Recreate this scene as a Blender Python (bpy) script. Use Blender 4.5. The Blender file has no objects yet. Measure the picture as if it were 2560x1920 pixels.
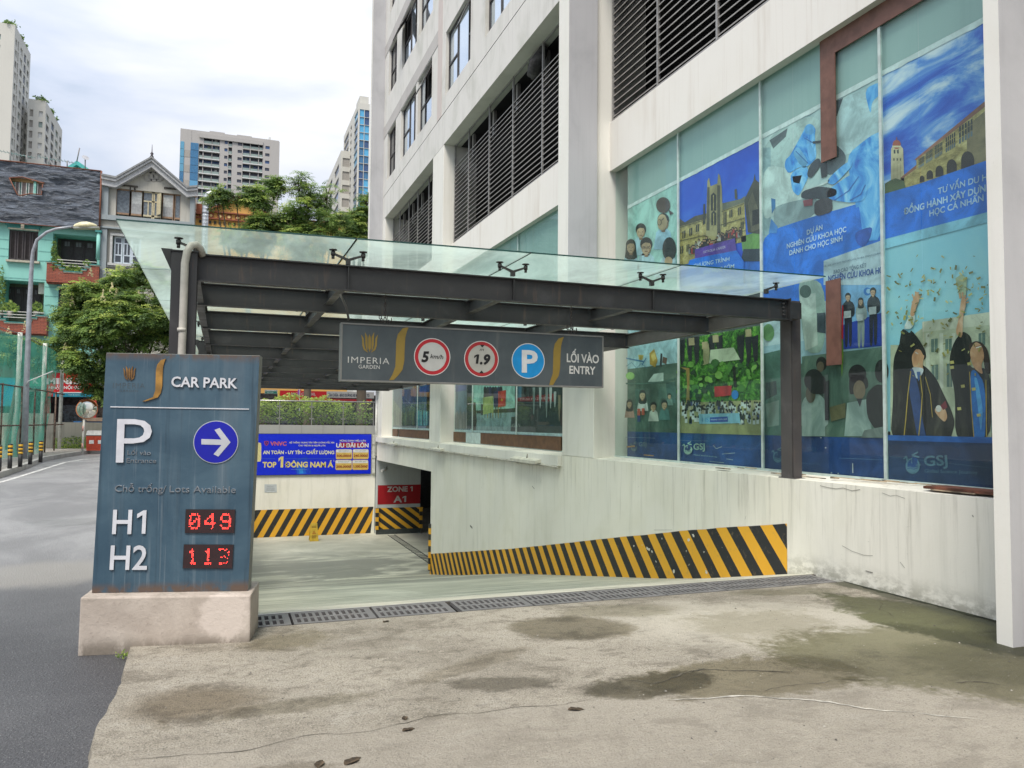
import bpy, math, random
import numpy as np
from mathutils import Vector, Matrix, noise as mnoise
random.seed(7)
scene = bpy.context.scene
COL = scene.collection

# ------------------------------------------------------------------ camera
# survey of the photograph: world X runs along the canopy's front beam, Y along the building front, Z up
FPX = 1950.0
RW = np.array([[0.93755506, 0.02574959, 0.34688251],
               [-0.34772587, 0.04418616, 0.93655448],
               [0.00878848, -0.99869141, 0.05038076]])
CAM = np.array([0.0, 0.0, 1.6])
cam_d = bpy.data.cameras.new('camera'); cam = bpy.data.objects.new('camera', cam_d); COL.objects.link(cam)
cam_d.sensor_width = 36.0; cam_d.lens = FPX / 2560 * 36.0; cam_d.clip_start = 0.05; cam_d.clip_end = 3000
M = Matrix(((RW[0, 0], -RW[0, 1], -RW[0, 2], 0), (RW[1, 0], -RW[1, 1], -RW[1, 2], 0), (RW[2, 0], -RW[2, 1], -RW[2, 2], 1.6), (0, 0, 0, 1)))
cam.matrix_world = M
scene.camera = cam

def ray(px, py):
    return RW @ np.array([px - 1280.0, py - 960.0, FPX])
def at(px, py, ax, val):
    r = ray(px, py); i = 'xyz'.index(ax); t = (val - CAM[i]) / r[i]
    return CAM + t * r

# ------------------------------------------------------------------ sky and light
SUN_EL, SUN_AZ = math.radians(58), math.radians(215)
w = bpy.data.worlds.new('World'); scene.world = w; w.use_nodes = True
nt = w.node_tree; nt.nodes.clear()
def wn(t, **k):
    n = nt.nodes.new(t)
    for a, b in k.items(): setattr(n, a, b)
    return n
sky = wn('ShaderNodeTexSky', sky_type='NISHITA', sun_disc=False, sun_elevation=SUN_EL, sun_rotation=SUN_AZ, air_density=1.3, dust_density=2.0)
bg1 = wn('ShaderNodeBackground'); bg1.inputs[1].default_value = 0.08
nt.links.new(sky.outputs[0], bg1.inputs[0])
tc = wn('ShaderNodeTexCoord')
mp = wn('ShaderNodeMapping'); mp.inputs['Scale'].default_value = (1.2, 1.2, 3.4); mp.inputs['Rotation'].default_value = (0.12, -0.15, 0.5); mp.inputs['Location'].default_value=(0.3,0.1,0.4)
nt.links.new(tc.outputs['Generated'], mp.inputs[0])
n1 = wn('ShaderNodeTexNoise'); n1.inputs['Scale'].default_value = 1.7; n1.inputs['Detail'].default_value = 7; n1.inputs['Roughness'].default_value = .5; n1.inputs['Distortion'].default_value = .35
nt.links.new(mp.outputs[0], n1.inputs['Vector'])
cr = wn('ShaderNodeValToRGB'); e = cr.color_ramp.elements
e[0].position = .39; e[0].color = (.31, .375, .475, 1); e[1].position = .61; e[1].color = (.70, .70, .725, 1)
m_ = e.new(.47); m_.color = (.49, .53, .62, 1)
nt.links.new(n1.outputs['Fac'], cr.inputs[0])
bg2 = wn('ShaderNodeBackground'); nt.links.new(cr.outputs[0], bg2.inputs[0])
# an overcast sky grows brighter towards the zenith (CIE overcast distribution, softened)
sx = wn('ShaderNodeSeparateXYZ'); nt.links.new(tc.outputs['Generated'], sx.inputs[0])
mr = wn('ShaderNodeMapRange'); mr.inputs['From Min'].default_value = 0; mr.inputs['From Max'].default_value = 1; mr.inputs['To Min'].default_value = .41; mr.inputs['To Max'].default_value = 1.14
nt.links.new(sx.outputs[2], mr.inputs[0]); nt.links.new(mr.outputs[0], bg2.inputs[1])
mx = wn('ShaderNodeMixShader'); mx.inputs[0].default_value = .86
nt.links.new(bg1.outputs[0], mx.inputs[1]); nt.links.new(bg2.outputs[0], mx.inputs[2])
wo = wn('ShaderNodeOutputWorld'); nt.links.new(mx.outputs[0], wo.inputs[0])
sd = bpy.data.lights.new('sun', 'SUN'); sd.energy = 1.5; sd.angle = math.radians(22); sd.color = (1, .93, .82)
so = bpy.data.objects.new('sun', sd); COL.objects.link(so)
so.rotation_euler = (math.radians(32), 0, math.radians(-35)); so.location = (-5, -5, 30)
scene.view_settings.view_transform = 'Standard'; scene.view_settings.look = 'None'
scene.view_settings.gamma = 1.0; scene.view_settings.use_curve_mapping = False
scene.view_settings.exposure = 1.27
scene.render.engine = 'CYCLES'
scene.cycles.max_bounces = 6; scene.cycles.transparent_max_bounces = 12; scene.cycles.caustics_reflective = False; scene.cycles.caustics_refractive = False
scene.cycles.diffuse_bounces = 3

# ------------------------------------------------------------------ materials
def lin(c):
    if isinstance(c, str):
        c = [int(c[i:i + 2], 16) / 255 for i in (0, 2, 4)]
    return tuple(x / 12.92 if x <= .04045 else ((x + .055) / 1.055) ** 2.4 for x in c)
class G:
    """small graph helper for procedural materials in world-sized coordinates"""
    def __init__(s, name):
        s.m = bpy.data.materials.new(name); s.m.use_nodes = True; s.t = s.m.node_tree; s.t.nodes.clear()
        s.pos = s.n('ShaderNodeTexCoord').outputs['Object']
    def n(s, t, **k):
        x = s.t.nodes.new(t)
        for a, b in k.items(): setattr(x, a, b)
        return x
    def L(s, a, b): s.t.links.new(a, b)
    def setin(s, sock, v):
        if hasattr(v, 'is_output') or isinstance(v, bpy.types.NodeSocket): s.L(v, sock)
        elif isinstance(v, (tuple, list)) and len(v) == 3 and sock.type == 'RGBA': sock.default_value = (*v, 1)
        else: sock.default_value = v
    def map(s, scale, rot=(0, 0, 0), loc=(0, 0, 0), v=None):
        x = s.n('ShaderNodeMapping'); x.inputs['Scale'].default_value = scale if isinstance(scale, (tuple, list)) else (scale,) * 3
        x.inputs['Rotation'].default_value = rot; x.inputs['Location'].default_value = loc
        s.L(v or s.pos, x.inputs[0]); return x.outputs[0]
    def noise(s, scale, detail=5, rough=.55, dist=0, loc=(0, 0, 0)):
        x = s.n('ShaderNodeTexNoise'); x.inputs['Scale'].default_value = 1; x.inputs['Detail'].default_value = detail
        x.inputs['Roughness'].default_value = rough; x.inputs['Distortion'].default_value = dist
        s.L(s.map(scale, loc=loc), x.inputs['Vector']); return x.outputs['Fac']
    def voro(s, scale, feat='F1', out='Distance'):
        x = s.n('ShaderNodeTexVoronoi', feature=feat); x.inputs['Scale'].default_value = 1
        s.L(s.map(scale), x.inputs['Vector']); return x.outputs[out]
    def mr(s, v, a, b, lo=0, hi=1, smooth=True):
        x = s.n('ShaderNodeMapRange'); x.interpolation_type = 'SMOOTHSTEP' if smooth else 'LINEAR'
        s.L(v, x.inputs[0])
        for i, q in enumerate((a, b, lo, hi)): x.inputs[i + 1].default_value = q
        return x.outputs[0]
    def mth(s, op, a, b=0.0):
        x = s.n('ShaderNodeMath', operation=op); s.setin(x.inputs[0], a); s.setin(x.inputs[1], b); return x.outputs[0]
    def mix(s, f, a, b, blend='MIX'):
        x = s.n('ShaderNodeMix', data_type='RGBA', blend_type=blend)
        s.setin(x.inputs['Factor'], f); s.setin(x.inputs[6], a); s.setin(x.inputs[7], b); return x.outputs[2]
    def sep(s):
        x = s.n('ShaderNodeSeparateXYZ'); s.L(s.pos, x.inputs[0]); return x.outputs
    def out(s, col, rough=.7, metal=0, bump=None, bs=.3, bd=.02, trans=0, spec=.5, emis=None, es=1):
        p = s.n('ShaderNodeBsdfPrincipled'); s.setin(p.inputs['Base Color'], col); s.setin(p.inputs['Roughness'], rough)
        s.setin(p.inputs['Metallic'], metal); p.inputs['Specular IOR Level'].default_value = spec
        if emis is not None: p.inputs['Emission Color'].default_value = (*emis, 1); p.inputs['Emission Strength'].default_value = es
        if bump is not None:
            b = s.n('ShaderNodeBump'); b.inputs['Strength'].default_value = bs; b.inputs['Distance'].default_value = bd
            s.L(bump, b.inputs['Height']); s.L(b.outputs[0], p.inputs['Normal'])
        o = s.n('ShaderNodeOutputMaterial'); s.L(p.outputs[0], o.inputs[0]); s.p = p
        if trans:
            tl = s.n('ShaderNodeBsdfTranslucent'); s.setin(tl.inputs[0], col)
            mm = s.n('ShaderNodeMixShader'); mm.inputs[0].default_value = trans
            s.L(p.outputs[0], mm.inputs[1]); s.L(tl.outputs[0], mm.inputs[2]); s.L(mm.outputs[0], o.inputs[0])
        return s.m
MATS = {}
def printed(c, k=.92):
    """a colour of a photographic print: the hue wanders a little, as in a real picture"""
    key = ('print', c, k)
    if key in MATS: return MATS[key]
    g = G('print_%s' % c); b = tuple(x * k for x in lin(c)); n_a = g.noise(2.3, 6, .6, .8); n_b = g.noise(15, 5, .7, .6)
    x = g.mix(g.mr(n_a, .33, .68), tuple(q * .62 for q in b), tuple(min(1, q * 1.22 + .012) for q in b)); x = g.mix(g.mth('MULTIPLY', g.mr(n_b, .5, .75), .45), x, tuple(q * .5 for q in b))
    MATS[key] = g.out(x, .5); return MATS[key]
def plain(c, rough=.55, metal=0, var=.12, k=1.0, spec=.5, emis=None, es=1):
    """a paint / print / metal colour with a little unevenness of its own"""
    key = (c, rough, metal, var, k, spec, es if emis else 0)
    if key in MATS: return MATS[key]
    g = G('paint_%s' % (c if isinstance(c, str) else '%.2f_%.2f_%.2f' % c))
    b = tuple(x * k for x in (lin(c) if isinstance(c, str) else c))
    nz = g.noise(7, 4, .6)
    d = tuple(x * (1 - var * 1.6) for x in b)
    col = g.mix(g.mr(nz, .35, .65), d, tuple(min(1, x * (1 + var * .4)) for x in b))
    MATS[key] = g.out(col, rough, metal, spec=spec, emis=emis, es=es)
    return MATS[key]
def wallpaint(name, base, dirt, warm=None, streak=.5, patch=.35, sc=1.0, rough=.8, streakf=7):
    """painted render: rain streaks, cloudy patches, fine grain"""
    g = G(name)
    st = g.noise((streakf * sc, streakf * sc, .28 * sc), 6, .62)
    st2 = g.noise((22 * sc, 22 * sc, .5 * sc), 4, .6, loc=(3, 1, 2))
    pt = g.noise((.9 * sc, .9 * sc, .7 * sc), 6, .6, .4)
    fine = g.noise(38, 4, .7)
    m = g.mth('MULTIPLY', g.mr(st, .50, .78), streak)
    m2 = g.mth('MULTIPLY', g.mr(st2, .52, .8), streak * .6)
    m3 = g.mth('MULTIPLY', g.mr(pt, .45, .75), patch)
    c = g.mix(m3, base, warm or dirt); c = g.mix(m, c, dirt); c = g.mix(m2, c, dirt)
    c = g.mix(g.mth('MULTIPLY', g.mr(fine, .6, .8), .25), c, dirt)
    h = g.mth('ADD', g.mth('MULTIPLY', fine, .35), pt)
    return g.out(c, rough, bump=h, bs=.25, bd=.012)
WALL = wallpaint('white_wall_paint', (.80, .785, .73), (.44, .43, .37), (.70, .68, .60), .30, .5, streakf=3.5)
WALLC = wallpaint('cream_beam_paint', (.82, .79, .74), (.52, .44, .36), (.74, .70, .62), .42, .4, streakf=2.4)
WALLU = wallpaint('upper_wall_paint', (.70, .685, .65), (.40, .39, .36), (.52, .52, .47), .55, .8, streakf=3)
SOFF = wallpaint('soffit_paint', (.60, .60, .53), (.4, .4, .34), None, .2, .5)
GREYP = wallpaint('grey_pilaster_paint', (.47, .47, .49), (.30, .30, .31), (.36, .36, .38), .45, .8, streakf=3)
BANDP = wallpaint('string_course_paint', (.50, .48, .46), (.36, .34, .33), None, .5, .6)
PINKP = wallpaint('pink_band_paint', (.60, .53, .50), (.42, .38, .35), None, .5, .6)
def steel(name, base, rough=.5):
    g = G(name); a = g.noise(3.1, 6, .65, .3); b = g.noise((18, 18, 2), 5, .6); f = g.noise(60, 3, .6)
    c = g.mix(g.mth('MULTIPLY', g.mr(a, .48, .72), .55), base, tuple(x * 1.9 for x in base))
    c = g.mix(g.mth('MULTIPLY', g.mr(b, .58, .75), .35), c, (.16, .10, .07))
    return g.out(c, g.mr(a, .3, .7, rough - .1, rough + .15), .15, bump=f, bs=.12, bd=.004)
STEEL = steel('dark_steel_paint', (.042, .040, .042))
DARKM = steel('dark_metal', (.05, .045, .045), .45)
SLATM = steel('louvre_metal', (.11, .095, .088), .42)
FRAMEM = plain((.28, .29, .30), .4, .3)
BLACK = plain((.006, .006, .007), .9, var=.3)
def glassmat(name, tint, diff=0.0, dcol=(.7, .8, .78), rough=.02, fres=1.5, dirt=True, spec=1.0):
    g = G(name)
    tr = g.n('ShaderNodeBsdfTransparent'); tr.inputs[0].default_value = (*tint, 1)
    gl = g.n('ShaderNodeBsdfGlossy'); gl.inputs['Roughness'].default_value = rough; gl.inputs[0].default_value = (1, 1, 1, 1)
    fr = g.n('ShaderNodeFresnel'); ge = g.n('ShaderNodeNewGeometry')   # a thin sheet reflects alike from both sides
    g.L(g.mr(ge.outputs['Backfacing'], 0, 1, fres, 1 / fres, False), fr.inputs[0])
    m1 = g.n('ShaderNodeMixShader'); g.L(g.mth('MULTIPLY', fr.outputs[0], spec), m1.inputs[0]); g.L(tr.outputs[0], m1.inputs[1]); g.L(gl.outputs[0], m1.inputs[2])
    res = m1.outputs[0]
    if diff:
        df = g.n('ShaderNodeBsdfDiffuse'); tl = g.n('ShaderNodeBsdfTranslucent')
        df.inputs[0].default_value = (*dcol, 1); tl.inputs[0].default_value = (*dcol, 1)
        a = g.n('ShaderNodeMixShader'); a.inputs[0].default_value = .6; g.L(df.outputs[0], a.inputs[1]); g.L(tl.outputs[0], a.inputs[2])
        nz = g.noise((.9, .5, 1), 7, .62, .6); f = g.mr(nz, .35, .7, diff * .6, diff * 1.35) if dirt else None
        b = g.n('ShaderNodeMixShader')
        if f is not None: g.L(f, b.inputs[0])
        else: b.inputs[0].default_value = diff
        g.L(res, b.inputs[1]); g.L(a.outputs[0], b.inputs[2]); res = b.outputs[0]
    o = g.n('ShaderNodeOutputMaterial'); g.L(res, o.inputs[0]); return g.m
ROOFG = glassmat('canopy_glass', (.86, .94, .89), .46, (.70, .90, .83), spec=.6)
SHOPG = glassmat('shop_glass', (.86, .97, .94), .03, (.5, .62, .6), spec=.75)
RAILG = glassmat('railing_glass', (.88, .94, .90), .12, (.60, .66, .62), spec=.6)
WING = None
g = G('sky_window_glass'); g.out((.62, .72, .82), .05, .85, spec=1.0); WING = g.m
g = G('dark_window_glass'); g.out((.05, .06, .075), .08, .2, spec=.8); DWING = g.m

# ------------------------------------------------------------------ mesh helpers
def root_loc(p):
    v = Vector((0, 0, 0))
    while p is not None: v += p.location; p = p.parent
    return v
def tag(o, label=None, cat=None, group=None, kind=None):
    if label: o['label'] = label
    if cat: o['category'] = cat
    if group: o['group'] = group
    if kind: o['kind'] = kind
    return o
def empty(name, loc, label, cat, group=None):
    o = bpy.data.objects.new(name, None); COL.objects.link(o); o.location = loc; o.empty_display_size = .2
    return tag(o, label, cat, group)
class MB:
    def __init__(s): s.v = []; s.f = []; s.mi = []; s.cur = 0; s.smooth = False; s.sm = []
    def add(s, vs, fs):
        b = len(s.v); s.v += [tuple(map(float, q)) for q in vs]
        for f in fs: s.f.append([b + i for i in f]); s.mi.append(s.cur); s.sm.append(s.smooth)
        return s
    def box(s, x0, x1, y0, y1, z0, z1):
        x0, x1 = sorted((x0, x1)); y0, y1 = sorted((y0, y1)); z0, z1 = sorted((z0, z1))
        return s.add([(x0, y0, z0), (x1, y0, z0), (x1, y1, z0), (x0, y1, z0), (x0, y0, z1), (x1, y0, z1), (x1, y1, z1), (x0, y1, z1)],
                     [(0, 3, 2, 1), (4, 5, 6, 7), (0, 1, 5, 4), (1, 2, 6, 5), (2, 3, 7, 6), (3, 0, 4, 7)])
    def hexa(s, bot, top):
        n = len(bot); return s.add(list(bot) + list(top), [tuple(range(n))[::-1], tuple(range(n, 2 * n))] + [(i, (i + 1) % n, n + (i + 1) % n, n + i) for i in range(n)])
    def quad(s, a, b, c, d): return s.add([a, b, c, d], [(0, 1, 2, 3)])
    def obox(s, c, ax, ay, az, hx, hy, hz):
        c, ax, ay, az = (Vector(q) for q in (c, ax, ay, az)); vs = []
        for k in (-1, 1):
            for (i, j) in ((-1, -1), (1, -1), (1, 1), (-1, 1)): vs.append(c + ax * hx * i + ay * hy * j + az * hz * k)
        return s.add(vs, [(0, 3, 2, 1), (4, 5, 6, 7), (0, 1, 5, 4), (1, 2, 6, 5), (2, 3, 7, 6), (3, 0, 4, 7)])
    def tube(s, path, r, seg=8, cap=True):
        P = [Vector(p) for p in path]; rs = r if isinstance(r, (list, tuple)) else [r] * len(P)
        rings = []; prev = None
        for i, p in enumerate(P):
            d = (P[min(i + 1, len(P) - 1)] - P[max(i - 1, 0)]).normalized()
            a = Vector((0, 0, 1)) if abs(d.z) < .9 else Vector((1, 0, 0))
            if prev is not None: a = prev
            u = (a - d * a.dot(d)).normalized(); prev = u; q = d.cross(u)
            rings.append([p + (u * math.cos(t) + q * math.sin(t)) * rs[i] for t in [2 * math.pi * k / seg for k in range(seg)]])
        vs = [v for rg in rings for v in rg]; fs = []
        for i in range(len(P) - 1):
            for k in range(seg): fs.append((i * seg + k, i * seg + (k + 1) % seg, (i + 1) * seg + (k + 1) % seg, (i + 1) * seg + k))
        if cap: fs.append(tuple(range(seg))[::-1]); fs.append(tuple(range((len(P) - 1) * seg, len(P) * seg)))
        o = s.smooth; s.smooth = True; s.add(vs, fs); s.smooth = o
        if cap: s.sm[-1] = s.sm[-2] = False
        return s
    def cyl(s, c, r, h, seg=16, axis='z', r2=None):
        c = Vector(c); d = {'x': Vector((1, 0, 0)), 'y': Vector((0, 1, 0)), 'z': Vector((0, 0, 1))}[axis]
        return s.tube([c, c + d * h], [r, r if r2 is None else r2], seg)
    def lathe(s, c, prof, seg=20, axis=(0, 0, 1)):
        c = Vector(c); d = Vector(axis).normalized(); return s.tube([c + d * h for h, r in prof], [max(r, .0005) for h, r in prof], seg)
    def build(s, name, mats, parent=None, bevel=0):
        o_ = root_loc(parent) if parent else Vector((0, 0, 0))
        me = bpy.data.meshes.new(name)
        me.from_pydata([(x - o_.x, y - o_.y, z - o_.z) for x, y, z in s.v], [], s.f)
        for m in (mats if isinstance(mats, (list, tuple)) else [mats]): me.materials.append(m)
        me.polygons.foreach_set('material_index', s.mi); me.polygons.foreach_set('use_smooth', s.sm); me.update()
        o = bpy.data.objects.new(name, me); COL.objects.link(o)
        if parent: o.parent = parent
        if bevel:
            b = o.modifiers.new('bevel', 'BEVEL'); b.width = bevel; b.segments = 2; b.limit_method = 'ANGLE'
        return o
def inst(src, parent, dloc, name=None):
    """another copy of a part (shared mesh), moved by dloc"""
    o = src.copy(); COL.objects.link(o); o.parent = parent; o.location = Vector(src.location) + Vector(dloc)
    if name: o.name = name
    return o
def copy_tree(o, parent=None, dloc=None):
    c = o.copy(); COL.objects.link(c); c.parent = parent
    if dloc is not None: c.location = Vector(o.location) + Vector(dloc)
    for ch in [q for q in o.children if not q.get('_tmp')]: copy_tree(ch, c)
    return c
def holes_wall(mb, axis, c, a0, a1, z0, z1, holes, depth, back=False):
    """a wall face with real openings and reveals; axis 'x': plane X=c facing -X, axis 'y': plane Y=c facing -Y"""
    A = sorted({a0, a1, *[h[0] for h in holes], *[h[1] for h in holes]}); Z = sorted({z0, z1, *[h[2] for h in holes], *[h[3] for h in holes]})
    A = [a for a in A if a0 <= a <= a1]; Z = [z for z in Z if z0 <= z <= z1]
    P = (lambda a, z, d=0: (c + d, a, z)) if axis == 'x' else (lambda a, z, d=0: (a, c + d, z))
    for i in range(len(A) - 1):
        for j in range(len(Z) - 1):
            am, zm = (A[i] + A[i + 1]) / 2, (Z[j] + Z[j + 1]) / 2
            if any(h[0] < am < h[1] and h[2] < zm < h[3] for h in holes): continue
            mb.quad(P(A[i], Z[j]), P(A[i + 1], Z[j]), P(A[i + 1], Z[j + 1]), P(A[i], Z[j + 1]))
    for h in holes:
        b0, b1, y0, y1 = max(h[0], a0), min(h[1], a1), max(h[2], z0), min(h[3], z1)
        for (p, q) in (((b0, y0), (b1, y0)), ((b1, y0), (b1, y1)), ((b1, y1), (b0, y1)), ((b0, y1), (b0, y0))):
            mb.quad(P(*p), P(*q), P(*q, depth), P(*p, depth))
    return mb

# ------------------------------------------------------------------ flat print and lettering
_gl = {}
def glyph(body, bold=0.0, shear=0.0, sp=1.0):
    k = (body, bold, shear, sp)
    if k in _gl: return _gl[k]
    if '1' in body:                                   # a figure one with a flag, drawn here (the built-in one is a bare bar)
        h = cap_h(); vs, fs, x = [], [], 0.0; ref = max(v[0] for v in glyph('H', 0, 0, sp)[0]); parts = body.split('1')
        for i, s_ in enumerate(parts):
            if s_.strip():
                v2, f2 = glyph(s_, bold, shear, sp); b0_ = len(vs); vs += [(a + x, b) for a, b in v2]; fs += [tuple(b0_ + j for j in f) for f in f2]
            if s_: x += max(v[0] for v in glyph(s_ + 'H', 0, 0, sp)[0]) - ref
            if i < len(parts) - 1:
                w_ = .095 + 2 * bold; x1 = x + .37 + bold; x0 = x1 - w_; xl = x0 - .17; P_ = [(x0, 0), (x1, 0), (x1, h), (x1 - w_ * .8, h), (xl, h * .84), (xl, h * .84 - w_ * 1.05), (x0, h * .80)]; b0_ = len(vs)
                vs += [(a + b * shear * .5, b) for a, b in P_]; fs += [(b0_, b0_ + 1, b0_ + 2, b0_ + 6), (b0_ + 6, b0_ + 2, b0_ + 3), (b0_ + 6, b0_ + 3, b0_ + 4, b0_ + 5)]; x += .52 * sp
        _gl[k] = (vs, fs); return _gl[k]
    c = bpy.data.curves.new('t', 'FONT'); c.body = body; c.size = 1; c.offset = bold; c.shear = shear; c.space_character = sp; c.resolution_u = 3
    o = bpy.data.objects.new('t', c); COL.objects.link(o)
    dg = bpy.context.evaluated_depsgraph_get(); dg.update(); me = bpy.data.meshes.new_from_object(o.evaluated_get(dg))
    vs = [(v.co.x, v.co.y) for v in me.vertices]; fs = [tuple(p.vertices) for p in me.polygons]
    bpy.data.objects.remove(o); bpy.data.meshes.remove(me); bpy.data.curves.remove(c)
    _gl[k] = (vs, fs); return _gl[k]
CAP = None
def cap_h():
    global CAP
    if CAP is None: CAP = max(v[1] for v in glyph('H')[0])
    return CAP
class Plane:
    """a flat surface in the place: origin, right, up, normal (towards the viewer's side)"""
    def __init__(s, O, u, v, n): s.O, s.u, s.v, s.n = (np.array(q, float) for q in (O, u, v, n))
    def ab(s, px, py):
        r = ray(px, py); t = ((s.O - CAM) @ s.n) / (r @ s.n); q = CAM + t * r - s.O
        return np.array([q @ s.u, q @ s.v])
    def P(s, a, b, d=0): return tuple(s.O + s.u * a + s.v * b + s.n * d)
class Paint:
    def __init__(s, plane, step=.0012, base=0.0, conv=None):
        s.p = plane; s.mb = MB(); s.mats = []; s.step = step; s.base = base; s.conv = conv or (lambda x, y: (x, y)); s.rough = .5; s.k = .8; s.photo = False; s.soft = False
    def m(s, c):
        mt = c if isinstance(c, bpy.types.Material) else (printed(c) if s.photo else plain(c, s.rough, var=.06, k=s.k))
        if mt not in s.mats: s.mats.append(mt)
        s.mb.cur = s.mats.index(mt)
    def A(s, x, y): return s.p.ab(*s.conv(x, y))
    def polyab(s, pts, c, layer=0, depth=0):
        s.m(c); d = s.base + layer * s.step + depth; n = len(pts); fr = [s.p.P(a, b, d) for a, b in pts]
        if depth:
            bk = [s.p.P(a, b, s.base) for a, b in pts]; s.mb.add(fr + bk, [tuple(range(n))] + [(i, i + n, (i + 1) % n + n, (i + 1) % n) for i in range(n)])
        else: s.mb.add(fr, [tuple(range(n))])
    def poly(s, pts, c, layer=0, depth=0):
        if s.soft and len(pts) >= 5:                  # round the outline of organic shapes
            for _ in range(2): pts = [q for a, b in zip(pts, pts[1:] + pts[:1]) for q in ((a[0] * .8 + b[0] * .2, a[1] * .8 + b[1] * .2), (a[0] * .2 + b[0] * .8, a[1] * .2 + b[1] * .8))]
        s.polyab([s.A(*q) for q in pts], c, layer, depth)
    def ell(s, cx, cy, rx, ry, c, layer=0, seg=20, rot=0, depth=0):
        cr, sr = math.cos(rot), math.sin(rot); pts = []
        for i in range(seg):
            t = -2 * math.pi * i / seg; x, y = rx * math.cos(t), ry * math.sin(t); pts.append((cx + x * cr - y * sr, cy + x * sr + y * cr))
        s.poly(pts, c, layer, depth)
    def disc(s, cx, cy, edge, c, layer=0, depth=0, k=1.0, seg=40):
        """true circle in the plane: centre pixel, one edge pixel"""
        a = s.A(cx, cy); r = np.linalg.norm(s.A(*edge) - a) * k
        s.polyab([(a[0] + r * math.cos(t), a[1] + r * math.sin(t)) for t in [2 * math.pi * i / seg for i in range(seg)]], c, layer, depth)
    def line(s, pts, wpx, c, layer=0):
        q = [np.array(p, float) for p in pts]
        for a, b in zip(q[:-1], q[1:]):
            d = b - a; L = np.linalg.norm(d) or 1; nn = np.array([-d[1], d[0]]) / L * wpx / 2
            s.poly([a - nn, b - nn, b + nn, a + nn], c, layer)
    def text(s, body, l, r, h, c, layer=2, bold=0.0, shear=0.0, sp=1.0, depth=0, side=None):
        """letters between two baseline points l and r, cap height h (all in pixels of the survey)"""
        a, b = s.A(*l), s.A(*r); top = s.A(l[0], l[1] - h); H = abs((top - a)[1]); U = b - a; W = np.linalg.norm(U); U = U / W; V = np.array([-U[1], U[0]])
        vs, fs = glyph(body, bold, shear, sp)
        if not vs: return
        x0 = min(v[0] for v in vs); x1 = max(v[0] for v in vs); sc = W / (x1 - x0); sy = H / cap_h()
        pts = [a + U * (v[0] - x0) * sc + V * v[1] * sy for v in vs]; s.m(c); d = s.base + layer * s.step + depth
        s.mb.add([s.p.P(q[0], q[1], d) for q in pts], fs)
        if depth:
            if side is not None: s.m(side)
            cnt = {}
            for f in fs:
                for i in range(len(f)):
                    e_ = (f[i], f[(i + 1) % len(f)]); cnt[tuple(sorted(e_))] = cnt.get(tuple(sorted(e_)), []) + [e_]
            ed = [v[0] for v in cnt.values() if len(v) == 1]
            n = len(pts); s.mb.add([s.p.P(q[0], q[1], d) for q in pts] + [s.p.P(q[0], q[1], s.base) for q in pts], [(i, j, j + n, i + n) for i, j in ed])
    def build(s, name, parent):
        return s.mb.build(name, s.mats, parent)
# ------------------------------------------------------------------ ground
def blob(g, nz, cx, cy, rx, ry, rot=0, ragged=.5, soft=.35):
    """a stain with its own outline: 1 inside, 0 outside, edge broken up by noise nz"""
    v = g.map((1, 1, 0), loc=(0, 0, 0)); s = g.n('ShaderNodeVectorMath', operation='SUBTRACT'); g.L(v, s.inputs[0]); s.inputs[1].default_value = (cx, cy, 0)
    r = g.map((1 / rx, 1 / ry, 0), v=g.map((1, 1, 1), rot=(0, 0, -rot), v=s.outputs[0]))
    l = g.n('ShaderNodeVectorMath', operation='LENGTH'); g.L(r, l.inputs[0])
    d = g.mth('ADD', l.outputs['Value'], g.mth('MULTIPLY', g.mth('SUBTRACT', nz, .5), ragged * 4))
    return g.mr(d, 1 + soft / 2, 1 - soft / 2)
g = G('slab_concrete')
big = g.noise((.55, .55, 1), 7, .62, .5); mid = g.noise((2.2, 3.4, 1), 8, .68, .4); fine = g.noise((16, 16, 1), 6, .75); grit = g.noise((90, 90, 1), 3, .7); rag = g.mth('ADD', g.mth('MULTIPLY', g.noise((1.9, 1.9, 1), 9, .74, .5), .7), g.mth('MULTIPLY', g.noise((13, 17, 1), 5, .7, .4), .3)); spk = g.voro((34, 34, 1))
c = g.mix(g.mr(big, .35, .68), (.325, .292, .236), (.48, .437, .36))
c = g.mix(g.mth('MULTIPLY', g.mr(mid, .49, .64), .75), c, (.175, .152, .115)); med = g.noise((7, 9, 1), 7, .75, .8); c = g.mix(g.mth('MULTIPLY', g.mr(med, .55, .68), .7), c, (.15, .13, .10)); c = g.mix(g.mth('MULTIPLY', g.mr(med, .44, .34), .5), c, (.52, .475, .39))
c = g.mix(g.mth('MULTIPLY', g.mr(mid, .46, .30), .6), c, (.50, .465, .40))
c = g.mix(g.mth('MULTIPLY', g.mr(fine, .50, .68), .6), c, (.155, .14, .115))
c = g.mix(g.mth('MULTIPLY', g.mr(grit, .50, .64), .7), c, (.085, .075, .06)); gr2 = g.noise((60, 60, 1), 3, .8, 0, (5, 5, 0)); c = g.mix(g.mth('MULTIPLY', g.mr(gr2, .56, .66), .5), c, (.60, .56, .48))
c = g.mix(g.mth('MULTIPLY', g.mr(spk, .14, .07), .42), c, (.62, .59, .52))
near = g.mr(g.sep()[1], 4.24, 4.12); c = g.mix(g.mth('MULTIPLY', near, .5), c, (.37, .335, .28))
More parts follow.
